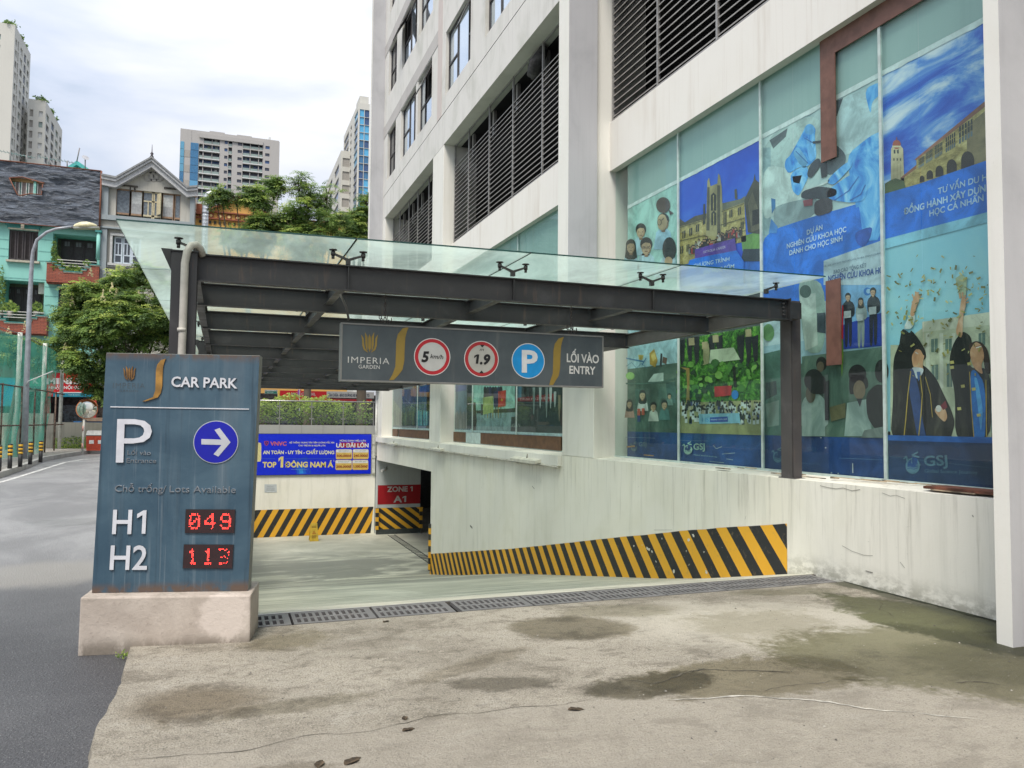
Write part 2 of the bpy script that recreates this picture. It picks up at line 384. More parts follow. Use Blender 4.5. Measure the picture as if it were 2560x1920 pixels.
STAIN_ = [(2.60, 5.66, .50, .34, -.25, .35, .3, (.19, .175, .14), .9), (3.25, 6.05, .5, .22, -.2, .6, .5, (.20, .19, .14), .55), (-.10, 4.86, .36, .26, -.1, .4, .9, (.20, .175, .135), .85),
         (2.55, 4.28, .42, .20, .12, .5, .3, (.13, .12, .09), .92), (3.25, 4.22, .85, .34, -.05, .5, .3, (.21, .195, .14), .85), (4.9, 4.05, 1.35, .82, -.45, .45, .3, (.175, .175, .115), .92), (5.62, 4.75, .55, 1.2, .15, .45, .25, (.10, .11, .05), .98),
         (5.1, 3.9, .7, .5, -.4, .55, .5, (.13, .135, .07), .6), (1.62, 4.62, .35, .13, -.3, 1.0, .6, (.12, .11, .09), .7), (4.1, 5.2, .6, .5, .3, 1.2, .6, (.25, .24, .20), .6), (.45, 4.62, .5, .10, .1, 1.2, .7, (.22, .21, .17), .6), (5.2, 6.2, .6, .15, -.1, .8, .6, (.17, .17, .12), .6),
         (.5, 6.0, .3, .25, 0, .8, .6, (.22, .20, .14), .7), (.2, 3.75, .3, .12, 0, .9, .5, (.17, .155, .13), .6), (1.6, 5.0, .5, .1, .5, 1.1, .6, (.26, .24, .2), .5)]
STAIN = [(*q[:7], tuple(v * .72 for v in q[7]), q[8]) for q in STAIN_]
pale = blob(g, rag, 4.35, 5.15, 1.35, .75, -.4, .5, .8); c = g.mix(g.mth('MULTIPLY', pale, .7), c, (.60, .56, .47))
wet = None
for (cx, cy, rx, ry, ro, rg, sf, col, am) in STAIN:
    b = g.mth('MULTIPLY', blob(g, rag, cx, cy, rx, ry, ro, rg, sf), am); c = g.mix(b, c, tuple(min(1, v / .31) for v in col), 'MULTIPLY')
    wet = b if wet is None else g.mth('MAXIMUM', wet, b)
moss = blob(g, rag, 6.02, 5.6, .16, 1.6, 0, .8, .6); c = g.mix(g.mth('MULTIPLY', moss, .8), c, (.05, .055, .03))
h = g.mth('ADD', g.mth('MULTIPLY', grit, .5), g.mth('ADD', g.mth('MULTIPLY', fine, .9), mid))
SLAB = g.out(c, g.mr(wet, 0, 1, .82, .5), bump=h, bs=.85, bd=.03)

g = G('asphalt')
nb = g.noise((.35, .5, 1), 6, .6); fn = g.noise((48, 48, 1), 3, .7); st = g.voro((62, 62, 1)); st2 = g.voro((23, 23, 1)); rr = g.noise((.5, .25, 1), 7, .65, .6)
c = g.mix(g.mr(nb, .35, .7), (.065, .066, .072), (.115, .116, .122))
c = g.mix(g.mr(g.sep()[1], 7.5, 11.5), c, g.mix(g.mr(rr, .4, .65), (.22, .22, .225), (.34, .34, .345)))  # distant road lightened in its colour to stand for grazing sky sheen
c = g.mix(g.mth('MULTIPLY', g.mr(fn, .5, .72), .65), c, (.03, .03, .033)); c = g.mix(g.mth('MULTIPLY', g.mr(st, .14, .06), .4), c, (.24, .24, .24)); c = g.mix(g.mth('MULTIPLY', g.mr(st2, .10, .05), .5), c, (.35, .34, .31))
pal = blob(g, rr, -2.0, 9.6, 1.5, .7, .3, .5, .7); c = g.mix(g.mth('MULTIPLY', pal, .7), c, (.30, .285, .26))
pud = blob(g, rr, -2.0, 14.4, 1.0, .6, .3, .3, .3); c = g.mix(g.mth('MULTIPLY', pud, .12), c, (.14, .14, .14))
ag = g.noise((75, 75, 1), 2, .8, 0, (9, 2, 0)); c = g.mix(g.mth('MULTIPLY', g.mr(ag, .60, .68), .75), c, (.30, .30, .30)); hh = g.mth('ADD', g.mth('MULTIPLY', ag, 1.0), g.mth('MULTIPLY', fn, 1.4))
ASPH = g.out(c, g.mr(pud, 0, 1, .55, .4), bump=hh, bs=.7, bd=.018)

g = G('ramp_concrete')
S = g.sep(); big = g.noise((.5, .35, 1), 6, .6, .8); f = g.noise((14, 14, 2), 6, .7); sw = g.noise((.25, .8, 1), 6, .6, 1.3)
gro = g.noise((.7, 10, 1), 5, .65, .2)
c = g.mix(g.mr(big, .35, .7), (.46, .45, .37), (.66, .64, .54))
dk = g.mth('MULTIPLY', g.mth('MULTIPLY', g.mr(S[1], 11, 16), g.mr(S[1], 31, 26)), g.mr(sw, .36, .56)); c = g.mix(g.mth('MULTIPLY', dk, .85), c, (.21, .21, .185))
c = g.mix(g.mth('MULTIPLY', g.mr(f, .52, .75), .4), c, (.22, .21, .18))
top = g.mr(S[1], 14, 10.5); c = g.mix(g.mth('MULTIPLY', top, g.mr(gro, .50, .60, 0, .7)), c, (.22, .22, .18))
tar = g.noise((.9, 2.2, 1), 6, .65, 1.0, loc=(4, 2, 0)); c = g.mix(g.mth('MULTIPLY', g.mr(tar, .60, .72), .5), c, (.16, .155, .14))
h = g.mth('ADD', f, g.mth('MULTIPLY', gro, g.mth('MULTIPLY', top, 3.0)))
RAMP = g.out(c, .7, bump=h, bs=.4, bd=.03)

# ragged slab edge against the asphalt
rnd = random.Random(3)
ys = [-9 + i * .06 for i in range(int((6.43 + 9) / .06) + 1)] + [6.43]
edge = [(-.55 + .022 * mnoise.noise(Vector((0, y * 1.4, 0))) * 2 + .012 * mnoise.noise(Vector((3, y * 9, 0))) + rnd.uniform(-.004, .004), y) for y in ys]
mb = MB()
for (x0, y0), (x1, y1) in zip(edge[:-1], edge[1:]):
    mb.quad((x0, y0, 0), (9, y0, 0), (9, y1, 0), (x1, y1, 0)); mb.quad((x0 - .012, y0, -.05), (x0, y0, 0), (x1, y1, 0), (x1 - .012, y1, -.05))
mb.quad((-.55, 6.43, 0), (9, 6.43, 0), (9, 6.43, -.3), (-.55, 6.43, -.3))
slab = mb.build('concrete_pavement', SLAB); tag(slab, kind='structure')
# cracks in the slab: thin raised-edge ribbons
DARK = plain((.10, .09, .07), .95, var=.3); EFF = plain((.72, .70, .63), .9, var=.15)
def ribbon(pts, w0, z, jit=.6, n=14, seed=1, wv=.6):
    r = random.Random(seed); mb = MB(); P = []
    for (a, b) in zip(pts[:-1], pts[1:]):
        for i in range(n): t = i / n; P.append((a[0] + (b[0] - a[0]) * t, a[1] + (b[1] - a[1]) * t))
    P.append(pts[-1]); out = []
    for i, (x, y) in enumerate(P):
        o = .035 * jit * 4 * mnoise.noise(Vector((x * 3.1, y * 3.1, seed))) + .014 * mnoise.noise(Vector((x * 19, y * 19, seed))) + .006 * mnoise.noise(Vector((x * 60, y * 60, seed)))
        a, b = P[max(0, i - 1)], P[min(len(P) - 1, i + 1)]; d = Vector((b[0] - a[0], b[1] - a[1])).normalized(); nn = Vector((-d.y, d.x)); wd = w0 * (1 + wv * mnoise.noise(Vector((x * 11, y * 11, seed + 5))) * 2) * min(1, .15 + 6 * min(i, len(P) - 1 - i) / len(P))
        c_ = Vector((x, y)) + nn * o; out.append((c_ + nn * wd / 2, c_ - nn * wd / 2))
    for (a, b), (c_, d) in zip(out[:-1], out[1:]): mb.quad((a.x, a.y, z), (b.x, b.y, z), (d.x, d.y, z), (c_.x, c_.y, z))
    return mb
CR = [([(-.54, 4.15), (.0, 4.12), (.6, 4.12), (1.16, 4.2), (1.6, 4.19), (2.1, 4.13)], .004, 2), ([(2.3, 4.42), (2.55, 4.30), (2.8, 4.36), (3.0, 4.42), (3.3, 4.28), (3.55, 4.18)], .010, 3),
      ([(5.72, 5.62), (5.42, 5.35), (5.35, 5.1)], .006, 4), ([(4.35, 3.72), (4.5, 3.66), (4.6, 3.6)], .009, 5), ([(2.9, 4.05), (3.4, 4.0), (3.9, 3.9)], .004, 8)]
for pts, wd, sd_ in CR: o = ribbon(pts, wd, .003, seed=sd_).build('crack', DARK, slab)
ribbon([(2.45, 4.05), (2.98, 3.9), (3.2, 3.78), (3.4, 3.6), (3.6, 3.43), (3.95, 3.2)], .016, .0035, seed=11).build('salt_line', plain((.60, .57, .50), .9, var=.3), slab)
ribbon([(6.05, 6.5), (6.04, 5.6), (6.05, 4.8), (6.05, 4.3)], .05, .004, seed=6, jit=.2).build('moss_line', plain((.035, .04, .022), .95, var=.4), slab)

mb = MB()
mb.quad((-60, -40, -.05), (-.54, -40, -.05), (-.54, 6.43, -.05), (-60, 6.43, -.05)); mb.quad((-60, 6.43, -.05), (-.44, 6.43, -.05), (-.44, 33.3, -.05), (-60, 33.3, -.05))
mb.quad((-60, 33.3, -.05), (70, 33.3, -.05), (70, 52, -.05), (-60, 52, -.05)); mb.quad((-.54, -40, -.05), (9, -40, -.05), (9, -9, -.05), (-.54, -9, -.05))
road = mb.build('asphalt_road', ASPH); tag(road, kind='structure')
mb = MB(); mb.quad((-1500, -600, -.12), (1500, -600, -.12), (1500, 0, -.12), (-1500, 0, -.12)); mb.quad((-1500, 0, -.12), (-.45, 0, -.12), (-.45, 34, -.12), (-1500, 34, -.12)); mb.quad((14, 0, -.12), (1500, 0, -.12), (1500, 34, -.12), (14, 34, -.12)); mb.quad((-1500, 34, -.12), (1500, 34, -.12), (1500, 1600, -.12), (-1500, 1600, -.12))
tag(mb.build('ground', plain((.16, .16, .15), .9)), kind='structure')

# ramp and basement floor
prof = [(6.88, -.004), (7.28, -.077), (8.94, -.437), (10.17, -.667), (11.56, -.9), (16.26, -1.70), (20, -2.42), (23.37, -3.02), (25, -3.06), (33.2, -3.06)]
def ramp_z(y):
    for (a, b), (c_, d) in zip(prof[:-1], prof[1:]):
        if y <= c_: return b + (d - b) * (y - a) / (c_ - a)
    return prof[-1][1]
mb = MB(); ys = [6.88 + i * (33.2 - 6.88) / 120 for i in range(121)]; mb.smooth = True
for a, b in zip(ys[:-1], ys[1:]): mb.quad((-.3, a, ramp_z(a)), (6.1, a, ramp_z(a)), (6.1, b, ramp_z(b)), (-.3, b, ramp_z(b)))
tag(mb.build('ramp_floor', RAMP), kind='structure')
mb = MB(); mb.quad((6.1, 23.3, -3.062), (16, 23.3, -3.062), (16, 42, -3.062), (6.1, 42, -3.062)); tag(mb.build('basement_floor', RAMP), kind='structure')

# drain channel across the ramp head, with its loose gratings
mb = MB(); mb.box(-.3, 6.06, 6.43, 6.46, -.3, -.012); mb.box(-.3, 6.06, 6.85, 6.88, -.3, -.006); mb.box(-.3, 6.06, 6.46, 6.85, -.32, -.3)
tag(mb.build('drain_channel', plain((.10, .09, .08), .9, var=.3)), kind='structure')
IRON = steel('grating_iron', (.17, .165, .165), .6)
def grate_mesh():
    mb = MB(); L, W, zt, zb = .655, .385, -.002, -.035
    for y0, y1 in ((0, .045), (.17, .215), (.34, .385)): mb.box(0, L, y0, y1, zb, zt)
    n = 11
    for ya, yb, off in ((.045, .17, 0), (.215, .34, 0)):
        xs = 0.03; pitch = (L - .06) / n
        mb.box(0, xs, ya, yb, zb, zt)
        for i in range(n): mb.box(xs + i * pitch + pitch * .56, xs + (i + 1) * pitch, ya, yb, zb, zt)
        mb.box(L - .03, L, ya, yb, zb, zt)
    return mb
g0 = None; names = ['half hidden behind the sign plinth', 'just right of the sign plinth', 'left of the open gap in the drain', 'right of the open gap in the drain', 'in the middle of the drain row', 'below the first wide yellow stripes', 'below the widest yellow stripes', 'second from the wall corner', 'last one, tucked into the wall corner']
for i in range(9):
    x = -.10 + i * .675 + (.035 if i >= 3 else 0)
    if g0 is None: g0 = grate_mesh().build('drain_grate', IRON)
    o = g0 if i == 0 else g0.copy()
    if i: COL.objects.link(o)
    o.location = (x, 6.462, 0); o.rotation_euler = (0, 0, .006 * math.sin(i * 2.3))
    tag(o, 'slotted cast iron drain grate, ' + names[i], 'drain grate', 'drain grates across the ramp head')
# kerb, far pavement, road line
KERB = wallpaint('kerb_concrete', (.42, .41, .38), (.2, .2, .18), None, .3, .6)
kp = [(-6.2, 8), (-5.9, 18), (-5.75, 25.5), (-6.05, 30), (-6.5, 35.2), (-6.35, 38.9), (-5.85, 44.6), (-4.5, 46), (4, 46.5), (40, 46.5)]
mb = MB()
for (a, b) in zip(kp[:-1], kp[1:]):
    d = Vector((b[0] - a[0], b[1] - a[1])).normalized(); n_ = Vector((-d.y, d.x)) * .16
    mb.hexa([(a[0], a[1], -.06), (b[0], b[1], -.06), (b[0] + n_.x, b[1] + n_.y, -.06), (a[0] + n_.x, a[1] + n_.y, -.06)], [(a[0], a[1], .12), (b[0], b[1], .12), (b[0] + n_.x, b[1] + n_.y, .12), (a[0] + n_.x, a[1] + n_.y, .12)])
tag(mb.build('kerb', KERB), kind='structure')
mb = MB()
for (a, b) in zip(kp[:7], kp[1:7]): mb.quad((a[0] - .1, a[1], .112), (b[0] - .1, b[1], .112), (-40, b[1], .112), (-40, a[1], .112))
mb.quad((-40, 44.6, .112), (-5.9, 44.6, .112), (-4.5, 46.1, .112), (-40, 52, .112)); mb.quad((-4.5, 46.1, .112), (60, 46.6, .112), (60, 52, .112), (-40, 52, .112))
tag(mb.build('pavement', plain((.33, .31, .28), .9, var=.3)), kind='structure')
mb = MB()
lp = [(-5.7, 8), (-5.45, 18), (-5.3, 24.4), (-5.45, 30), (-5.55, 34), (-5.3, 36.5), (-4.8, 37.6), (-3.5, 38.6), (0, 39.5)]
for (a, b) in zip(lp[:-1], lp[1:]):
    d = Vector((b[0] - a[0], b[1] - a[1])).normalized(); n_ = Vector((-d.y, d.x)) * .13
    mb.quad((a[0], a[1], -.045), (b[0], b[1], -.045), (b[0] + n_.x, b[1] + n_.y, -.045), (a[0] + n_.x, a[1] + n_.y, -.045))
tag(mb.build('road_line', plain((.62, .62, .60), .8, var=.25)), kind='structure')
# leaves and small litter on the slab
lf = MB()
for k in range(2):
    pts = [(math.cos(t) * .04 * (1.25 if math.cos(t) > .9 else 1), math.sin(t) * .024 * (1 - .45 * math.cos(t) ** 2) * (1.2 if t < math.pi else .9), .002 + .012 * abs(math.sin(t)) * (.5 + .5 * math.sin(t * 3 + k))) for t in [2 * math.pi * i / 12 for i in range(12)]]
    lf.add([(0, 0, .004 + .002 * k)] + pts, [(0, i + 1, (i + 1) % 12 + 1) for i in range(12)])
l0 = None
for i, (px, py, s, a, lb) in enumerate([(1020, 1826, 1.1, .2, 'round curled leaf stuck on the slab near the middle crack'), (1438, 1775, 1.4, -.3, 'crumpled leaf beside the wet patch, largest of the dark leaves'), (1013, 1797, .9, 1.4, 'small torn leaf just above the round leaf'), (965, 1555, 1.0, .5, 'dark leaf fallen next to the drain gap'), (880, 1905, 1.6, .6, 'long dark twig of leaf at the bottom edge'), (800, 1912, 1.3, 1.2, 'shredded leaf left of the long one at the bottom edge')]):
    p = at(px, py, 'z', 0)
    if l0 is None: l0 = lf.build('dead_leaf', plain((.12, .085, .05), .9, var=.5))
    o = l0 if i == 0 else l0.copy()
    if i: COL.objects.link(o)
    o.location = (p[0], p[1], 0.001); o.scale = (s * .75, s * .75, .8); o.rotation_euler = (0, 0, a); tag(o, lb, 'leaf', 'dead leaves on the slab')
# yellowed leaf and weeds at the plinth corner
# small pits and stones of the slab: uncountable
rs = random.Random(5); mb = MB()
for i in range(900):
    x, y = rs.uniform(-.45, 5.6), rs.uniform(2.2, 6.3); r = rs.uniform(.002, .0055) * (1.8 if rs.random() < .08 else 1); a = rs.uniform(0, 6)
    pts = [(x + r * math.cos(a + t) * rs.uniform(.7, 1.3), y + r * math.sin(a + t) * rs.uniform(.7, 1.3), .001) for t in (0, 1.5, 3.1, 4.7)]
    mb.add(pts + [(x, y, .001 + r * .9)], [(0, 1, 4), (1, 2, 4), (2, 3, 4), (3, 0, 4)])
tag(mb.build('grit', plain((.35, .33, .29), .9, var=.5)), 'scattered grit and tiny stones on the concrete slab', 'grit', kind='stuff')
# ------------------------------------------------------------------ the office block on the right
XB = 6.06
bld = empty('office_building', (XB, 12, 0), 'tall off-white office block with louvres and a poster-covered shop front beside the ramp', 'building')
# --- base wall, with the hazard stripes painted on its foot
g = G('base_wall_paint'); S = g.sep()
st = g.noise((3.2, 3.2, .35), 6, .66, .3); st2 = g.noise((13, 15, .7), 5, .66, .3); pt = g.noise((.8, .8, .7), 6, .6, .4); fine = g.noise(36, 4, .7)
c = g.mix(g.mth('MULTIPLY', g.mr(pt, .42, .7), .55), (.85, .825, .74), (.74, .715, .60))
c = g.mix(g.mth('MULTIPLY', g.mr(st, .5, .78), .38), c, (.46, .46, .39)); c = g.mix(g.mth('MULTIPLY', g.mr(st2, .58, .8), .35), c, (.36, .36, .32))
c = g.mix(g.mth('MULTIPLY', g.mr(fine, .62, .8), .3), c, (.33, .32, .28))
dr = g.noise((9, 9, .45), 6, .7, .2, (2, 7, 1)); c = g.mix(g.mth('MULTIPLY', g.mth('MULTIPLY', g.mr(dr, .52, .70), g.mr(S[2], -.3, 1.0)), .55), c, (.34, .32, .26)); sp2 = g.noise((5, 5, 9), 6, .7); c = g.mix(g.mth('MULTIPLY', g.mth('MULTIPLY', g.mr(S[2], .26, -.02), g.mr(S[1], -4.0, -5.2)), g.mth('MULTIPLY', g.mr(sp2, .38, .6), .7)), c, (.27, .26, .20))
scf = g.noise((6, 5, 14), 3, .7, 1.5); c = g.mix(g.mth('MULTIPLY', g.mr(scf, .70, .76), .5), c, (.30, .29, .26))
BASEW = g.out(c, .8, bump=g.mth('ADD', g.mth('MULTIPLY', fine, .3), pt), bs=.25, bd=.012)
mb = MB(); mb.quad((XB, -9, -3.3), (XB, 23.45, -3.3), (XB, 23.45, 1.0), (XB, -9, 1.0)); mb.quad((XB, 23.45, .1), (XB, 32.45, .03), (XB, 32.45, 1.0), (XB, 23.45, 1.0)); mb.quad((XB, 23.45, .1), (XB, 32.45, .03), (6.56, 32.45, .03), (6.56, 23.45, .1)); mb.quad((XB, 23.45, -3.3), (6.56, 23.45, -3.3), (6.56, 23.45, .1), (XB, 23.45, .1)); mb.quad((XB, 32.45, .03), (6.56, 32.45, .03), (6.56, 32.45, 1.0), (XB, 32.45, 1.0))
mb.quad((XB, -9, 1.0), (XB, 32.45, 1.0), (6.56, 32.45, 1.035), (6.56, -9, 1.035)); mb.build('base_wall', BASEW, bld)
def stripemat(name, expr, period, phase, yel=(.80, .42, .03), blk=(.022, .024, .026), wear=.5):
    g = G(name); S = g.sep(); s = expr(g, S)
    wob = g.mth('MULTIPLY', g.mth('SUBTRACT', g.noise(9, 3, .6), .5), .012)
    t = g.mth('FRACT', g.mth('DIVIDE', g.mth('ADD', g.mth('SUBTRACT', s, phase), wob), period))
    isb = g.mr(t, .495, .505); c = g.mix(isb, yel, blk)
    f = g.noise(11, 6, .7, .5); f2 = g.noise((4, 4, 9), 6, .75, .8)
    c = g.mix(g.mth('MULTIPLY', g.mr(f, .55, .72), .35), c, (.30, .22, .12)); c = g.mix(g.mth('MULTIPLY', g.mr(f2, .66, .70), wear), c, (.62, .58, .48))
    return g.out(c, .62, bump=f, bs=.15, bd=.006)
ox, oy, oz = XB, 12, 0
HZ1 = stripemat('ramp_side_stripes', lambda g, S: g.mth('SUBTRACT', S[1], S[2]), .517, 7.106 - oy)
zt = [(7.30, .485), (8.94, .218), (11.56, -.27), (16.27, -1.163), (23.45, -2.41)]
mb = MB()
def ztop(y):
    for (a, b), (c_, d) in zip(zt[:-1], zt[1:]):
        if y <= c_: return b + (d - b) * (y - a) / (c_ - a)
    return zt[-1][1]
ys = [7.30 + i * .32 for i in range(51)]; ys = [y for y in ys if y < 23.4] + [23.448]
for a, b in zip(ys[:-1], ys[1:]):
    r_ = lambda y: .012 * mnoise.noise(Vector((y * 5, 1, 0)))
    xa = 6.055; mb.quad((xa, a, ramp_z(a) - .02), (xa, b, ramp_z(b) - .02), (xa, b, ztop(b) + r_(b)), (xa, a, ztop(a) + r_(a)))
mb.build('hazard_stripe_band', HZ1, bld)
chip = MB(); rr_ = random.Random(2)
for (px, py, s) in [(1621, 1372, .05), (1630, 1378, .028), (1585, 1364, .03), (1733, 1337, .04), (1722, 1350, .03), (1766, 1430, .035), (1640, 1404, .02), (1716, 1377, .016), (1685, 1428, .04), (1655, 1347, .02), (1760, 1380, .02)]:
    p = at(px, py, 'x', 6.053); pts = []
    for t in range(9): r0 = s * rr_.uniform(.3, 1.3); pts.append((6.052, p[1] + r0 * math.cos(t * .698), p[2] + r0 * .7 * math.sin(t * .698)))
    chip.add(pts, [tuple(range(9))])
chip.build('paint_chip', plain((.66, .65, .58), .8), bld)['kind'] = 'stuff'
# thin cracks and scribbles on the wall
mb = MB()
def scratch(pts, wd, x=6.056):
    P = [at(*p, 'x', x) for p in pts]
    for a, b in zip(P[:-1], P[1:]):
        mb.quad((x, a[1], a[2] - wd), (x, b[1], b[2] - wd), (x, b[1], b[2] + wd), (x, a[1], a[2] + wd))
for pts, wd in [([(2050, 1214), (2070, 1219), (2090, 1222), (2108, 1220), (2130, 1227), (2150, 1224)], .003), ([(2105, 1364), (2130, 1378), (2160, 1388), (2182, 1389)], .0022), ([(2164, 1427), (2182, 1432)], .005), ([(1635, 1325), (1680, 1325)], .002), ([(2430, 1288), (2434, 1292)], .006), ([(2250, 1405), (2262, 1420)], .003), ([(2205, 1232), (2225, 1240), (2240, 1238), (2262, 1246)], .0022), ([(1865, 1290), (1862, 1299)], .004), ([(1330, 1215), (1336, 1222)], .008), ([(1175, 1314), (1181, 1320)], .025)]: scratch(pts, wd)
mb.build('wall_scratch', plain((.28, .27, .24), .9), bld)['kind'] = 'stuff'
# --- columns and pilasters
for (a, b, z0, z1) in [(12.26, 13.6, 1.0, 10.0), (22.47, 23.77, 1.0, 10.0), (31.56, 32.45, 1.0, 10.0), (3.2, 4.25, 0, 10.0)]:
    mb = MB(); mb.box(6.063, 7.2, a, b, z0 + .003, z1); mb.build('column', WALL, bld, bevel=.012)
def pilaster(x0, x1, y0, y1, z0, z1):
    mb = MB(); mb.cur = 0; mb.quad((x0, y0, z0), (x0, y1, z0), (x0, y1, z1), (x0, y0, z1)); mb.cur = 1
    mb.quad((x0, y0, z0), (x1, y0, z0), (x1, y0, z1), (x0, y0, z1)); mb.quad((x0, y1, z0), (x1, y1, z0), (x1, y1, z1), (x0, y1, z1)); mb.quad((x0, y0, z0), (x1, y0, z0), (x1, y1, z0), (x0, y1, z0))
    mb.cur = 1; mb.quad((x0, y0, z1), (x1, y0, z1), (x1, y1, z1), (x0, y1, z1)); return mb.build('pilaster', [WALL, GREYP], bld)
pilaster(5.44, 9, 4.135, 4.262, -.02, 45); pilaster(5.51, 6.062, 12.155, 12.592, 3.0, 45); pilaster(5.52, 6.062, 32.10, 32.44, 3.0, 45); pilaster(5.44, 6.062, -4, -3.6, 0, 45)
# --- beams
for a, b in ((4.25, 12.26), (13.6, 22.47), (23.77, 31.56)):
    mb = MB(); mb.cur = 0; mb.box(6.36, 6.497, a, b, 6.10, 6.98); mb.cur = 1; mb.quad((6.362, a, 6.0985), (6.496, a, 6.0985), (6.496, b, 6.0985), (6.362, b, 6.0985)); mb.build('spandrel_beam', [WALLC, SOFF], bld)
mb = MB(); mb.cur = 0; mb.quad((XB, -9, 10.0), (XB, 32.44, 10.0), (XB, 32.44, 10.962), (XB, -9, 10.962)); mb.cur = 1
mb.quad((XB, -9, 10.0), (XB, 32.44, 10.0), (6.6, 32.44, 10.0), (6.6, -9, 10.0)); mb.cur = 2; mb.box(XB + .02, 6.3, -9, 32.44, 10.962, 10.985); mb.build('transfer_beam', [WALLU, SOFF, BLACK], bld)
# --- upper storeys
wins = []
cols = [(29.7, 31.3, (30.55,), 'dark'), (26.3, 28.75, (27.7, 26.95), 'open2'), (24.06, 26.0, (25.35,), 'open'), (19.85, 22.4, (21.45, 20.35), 'open'), (16.0, 18.57, (17.63, 16.9), ''), (13.3, 15.4, (14.4,), ''), (8.6, 11.2, (10.2, 9.4), ''), (5, 7.6, (6.6, 5.9), '')]
for k in range(7):
    for (a, b, ms, kd) in cols: wins.append((a, b, 11.48 + 3.5 * k, 13.43 + 3.5 * k, ms, kd, k))
mb = MB(); holes_wall(mb, 'x', XB, -9, 32.44, 10.985, 38, [x[:4] for x in wins], .16); mb.quad((XB, 32.44, 0), (22, 32.44, 0), (22, 32.44, 38), (XB, 32.44, 38)); mb.quad((XB, -9, 38), (22, -9, 38), (22, 32.44, 38), (XB, 32.44, 38)); mb.quad((XB, -9, -3), (22, -9, -3), (22, -9, 38), (XB, -9, 38)); mb.quad((22, -9, -3), (22, 32.4, -3), (22, 32.4, 38), (22, -9, 38))
mb.build('upper_wall', WALLU, bld)
for k in range(7):
    MB().box(XB - .014, XB + .01, 23.31, 32.43, 13.46 + 3.5 * k, 13.93 + 3.5 * k).build('string_course', BANDP, bld)
mb = MB(); mb.box(XB - .008, XB + .01, 22.80, 23.305, 10.99, 37.9); mb.build('vertical_band', PINKP, bld)
CURT = plain((.50, .60, .70), .8); RNG = random.Random(9)
def window(a, b, z0, z1, ms, kd, k):
    x = XB + .10; mb = MB(); t = .05
    mb.box(x, x + .06, a, a + t, z0, z1); mb.box(x, x + .06, b - t, b, z0, z1); mb.box(x, x + .06, a + t, b - t, z0, z0 + t); mb.box(x, x + .06, a + t, b - t, z1 - t, z1)
    div = sorted([a + t / 2, b - t / 2] + list(ms)); zt_ = z0 + (z1 - z0) * .47
    for m_ in ms: mb.box(x, x + .055, m_ - .025, m_ + .025, z0 + t, z1 - t)
    pan = []
    for i, (p, q) in enumerate(zip(div[:-1], div[1:])):
        if i != 1 or len(div) == 3:
            mb.box(x, x + .05, p + .025, q - .025, zt_ - .025, zt_ + .025); pan += [(p + .025, q - .025, z0 + t, zt_ - .025, 0), (p + .025, q - .025, zt_ + .025, z1 - t, 1)]
        else: pan.append((p + .025, q - .025, z0 + t, z1 - t, 0))
    fr = mb.build('window', DARKM if kd != 'x' else FRAMEM, bld)
    openi = {'open': [1], 'open2': [1, len(pan) - 1], 'dark': [], '': []}[kd] if (k + len(kd)) % 3 != 2 else []
    for i, (p, q, y0, y1, up) in enumerate(pan):
        if i in openi and up:
            an = math.radians(RNG.uniform(18, 30)); h = y1 - y0; dx, dz = -math.sin(an) * h, -math.cos(an) * h
            m2 = MB(); m2.hexa([(x, p, y1), (x, q, y1), (x + dx, q, y1 + dz), (x + dx, p, y1 + dz)][::-1], [(x - .03, p, y1), (x - .03, q, y1), (x + dx - .03, q, y1 + dz), (x + dx - .03, p, y1 + dz)][::-1])
            sa = m2.build('open_sash', DARKM, fr)
            m3 = MB(); o_ = .07; m3.quad((x - .032 + dx * o_ / h, p + .05, y1 + dz * o_ / h), (x - .032 + dx * o_ / h, q - .05, y1 + dz * o_ / h), (x - .032 + dx * (1 - o_ / h), q - .05, y1 + dz * (1 - o_ / h)), (x - .032 + dx * (1 - o_ / h), p + .05, y1 + dz * (1 - o_ / h))); m3.build('pane', WING, fr)
            m4 = MB(); m4.quad((x + .12, p, y0), (x + .12, q, y0), (x + .12, q, y1), (x + .12, p, y1)); m4.build('dark_opening', BLACK, fr)  # black sheet painted as the unlit room behind the open sash
        else:
            m3 = MB(); m3.quad((x + .03, p, y0), (x + .03, q, y0), (x + .03, q, y1), (x + .03, p, y1)); m3.build('pane', DWING if kd == 'dark' else WING, fr)
for q in wins:
    if q[6] < 4: window(*q)
mb = MB()
for q in wins:
    if q[6] >= 4: mb.quad((XB + .14, q[0], q[2]), (XB + .14, q[1], q[2]), (XB + .14, q[1], q[3]), (XB + .14, q[0], q[3]))
mb.build('window_strip', WING, bld)
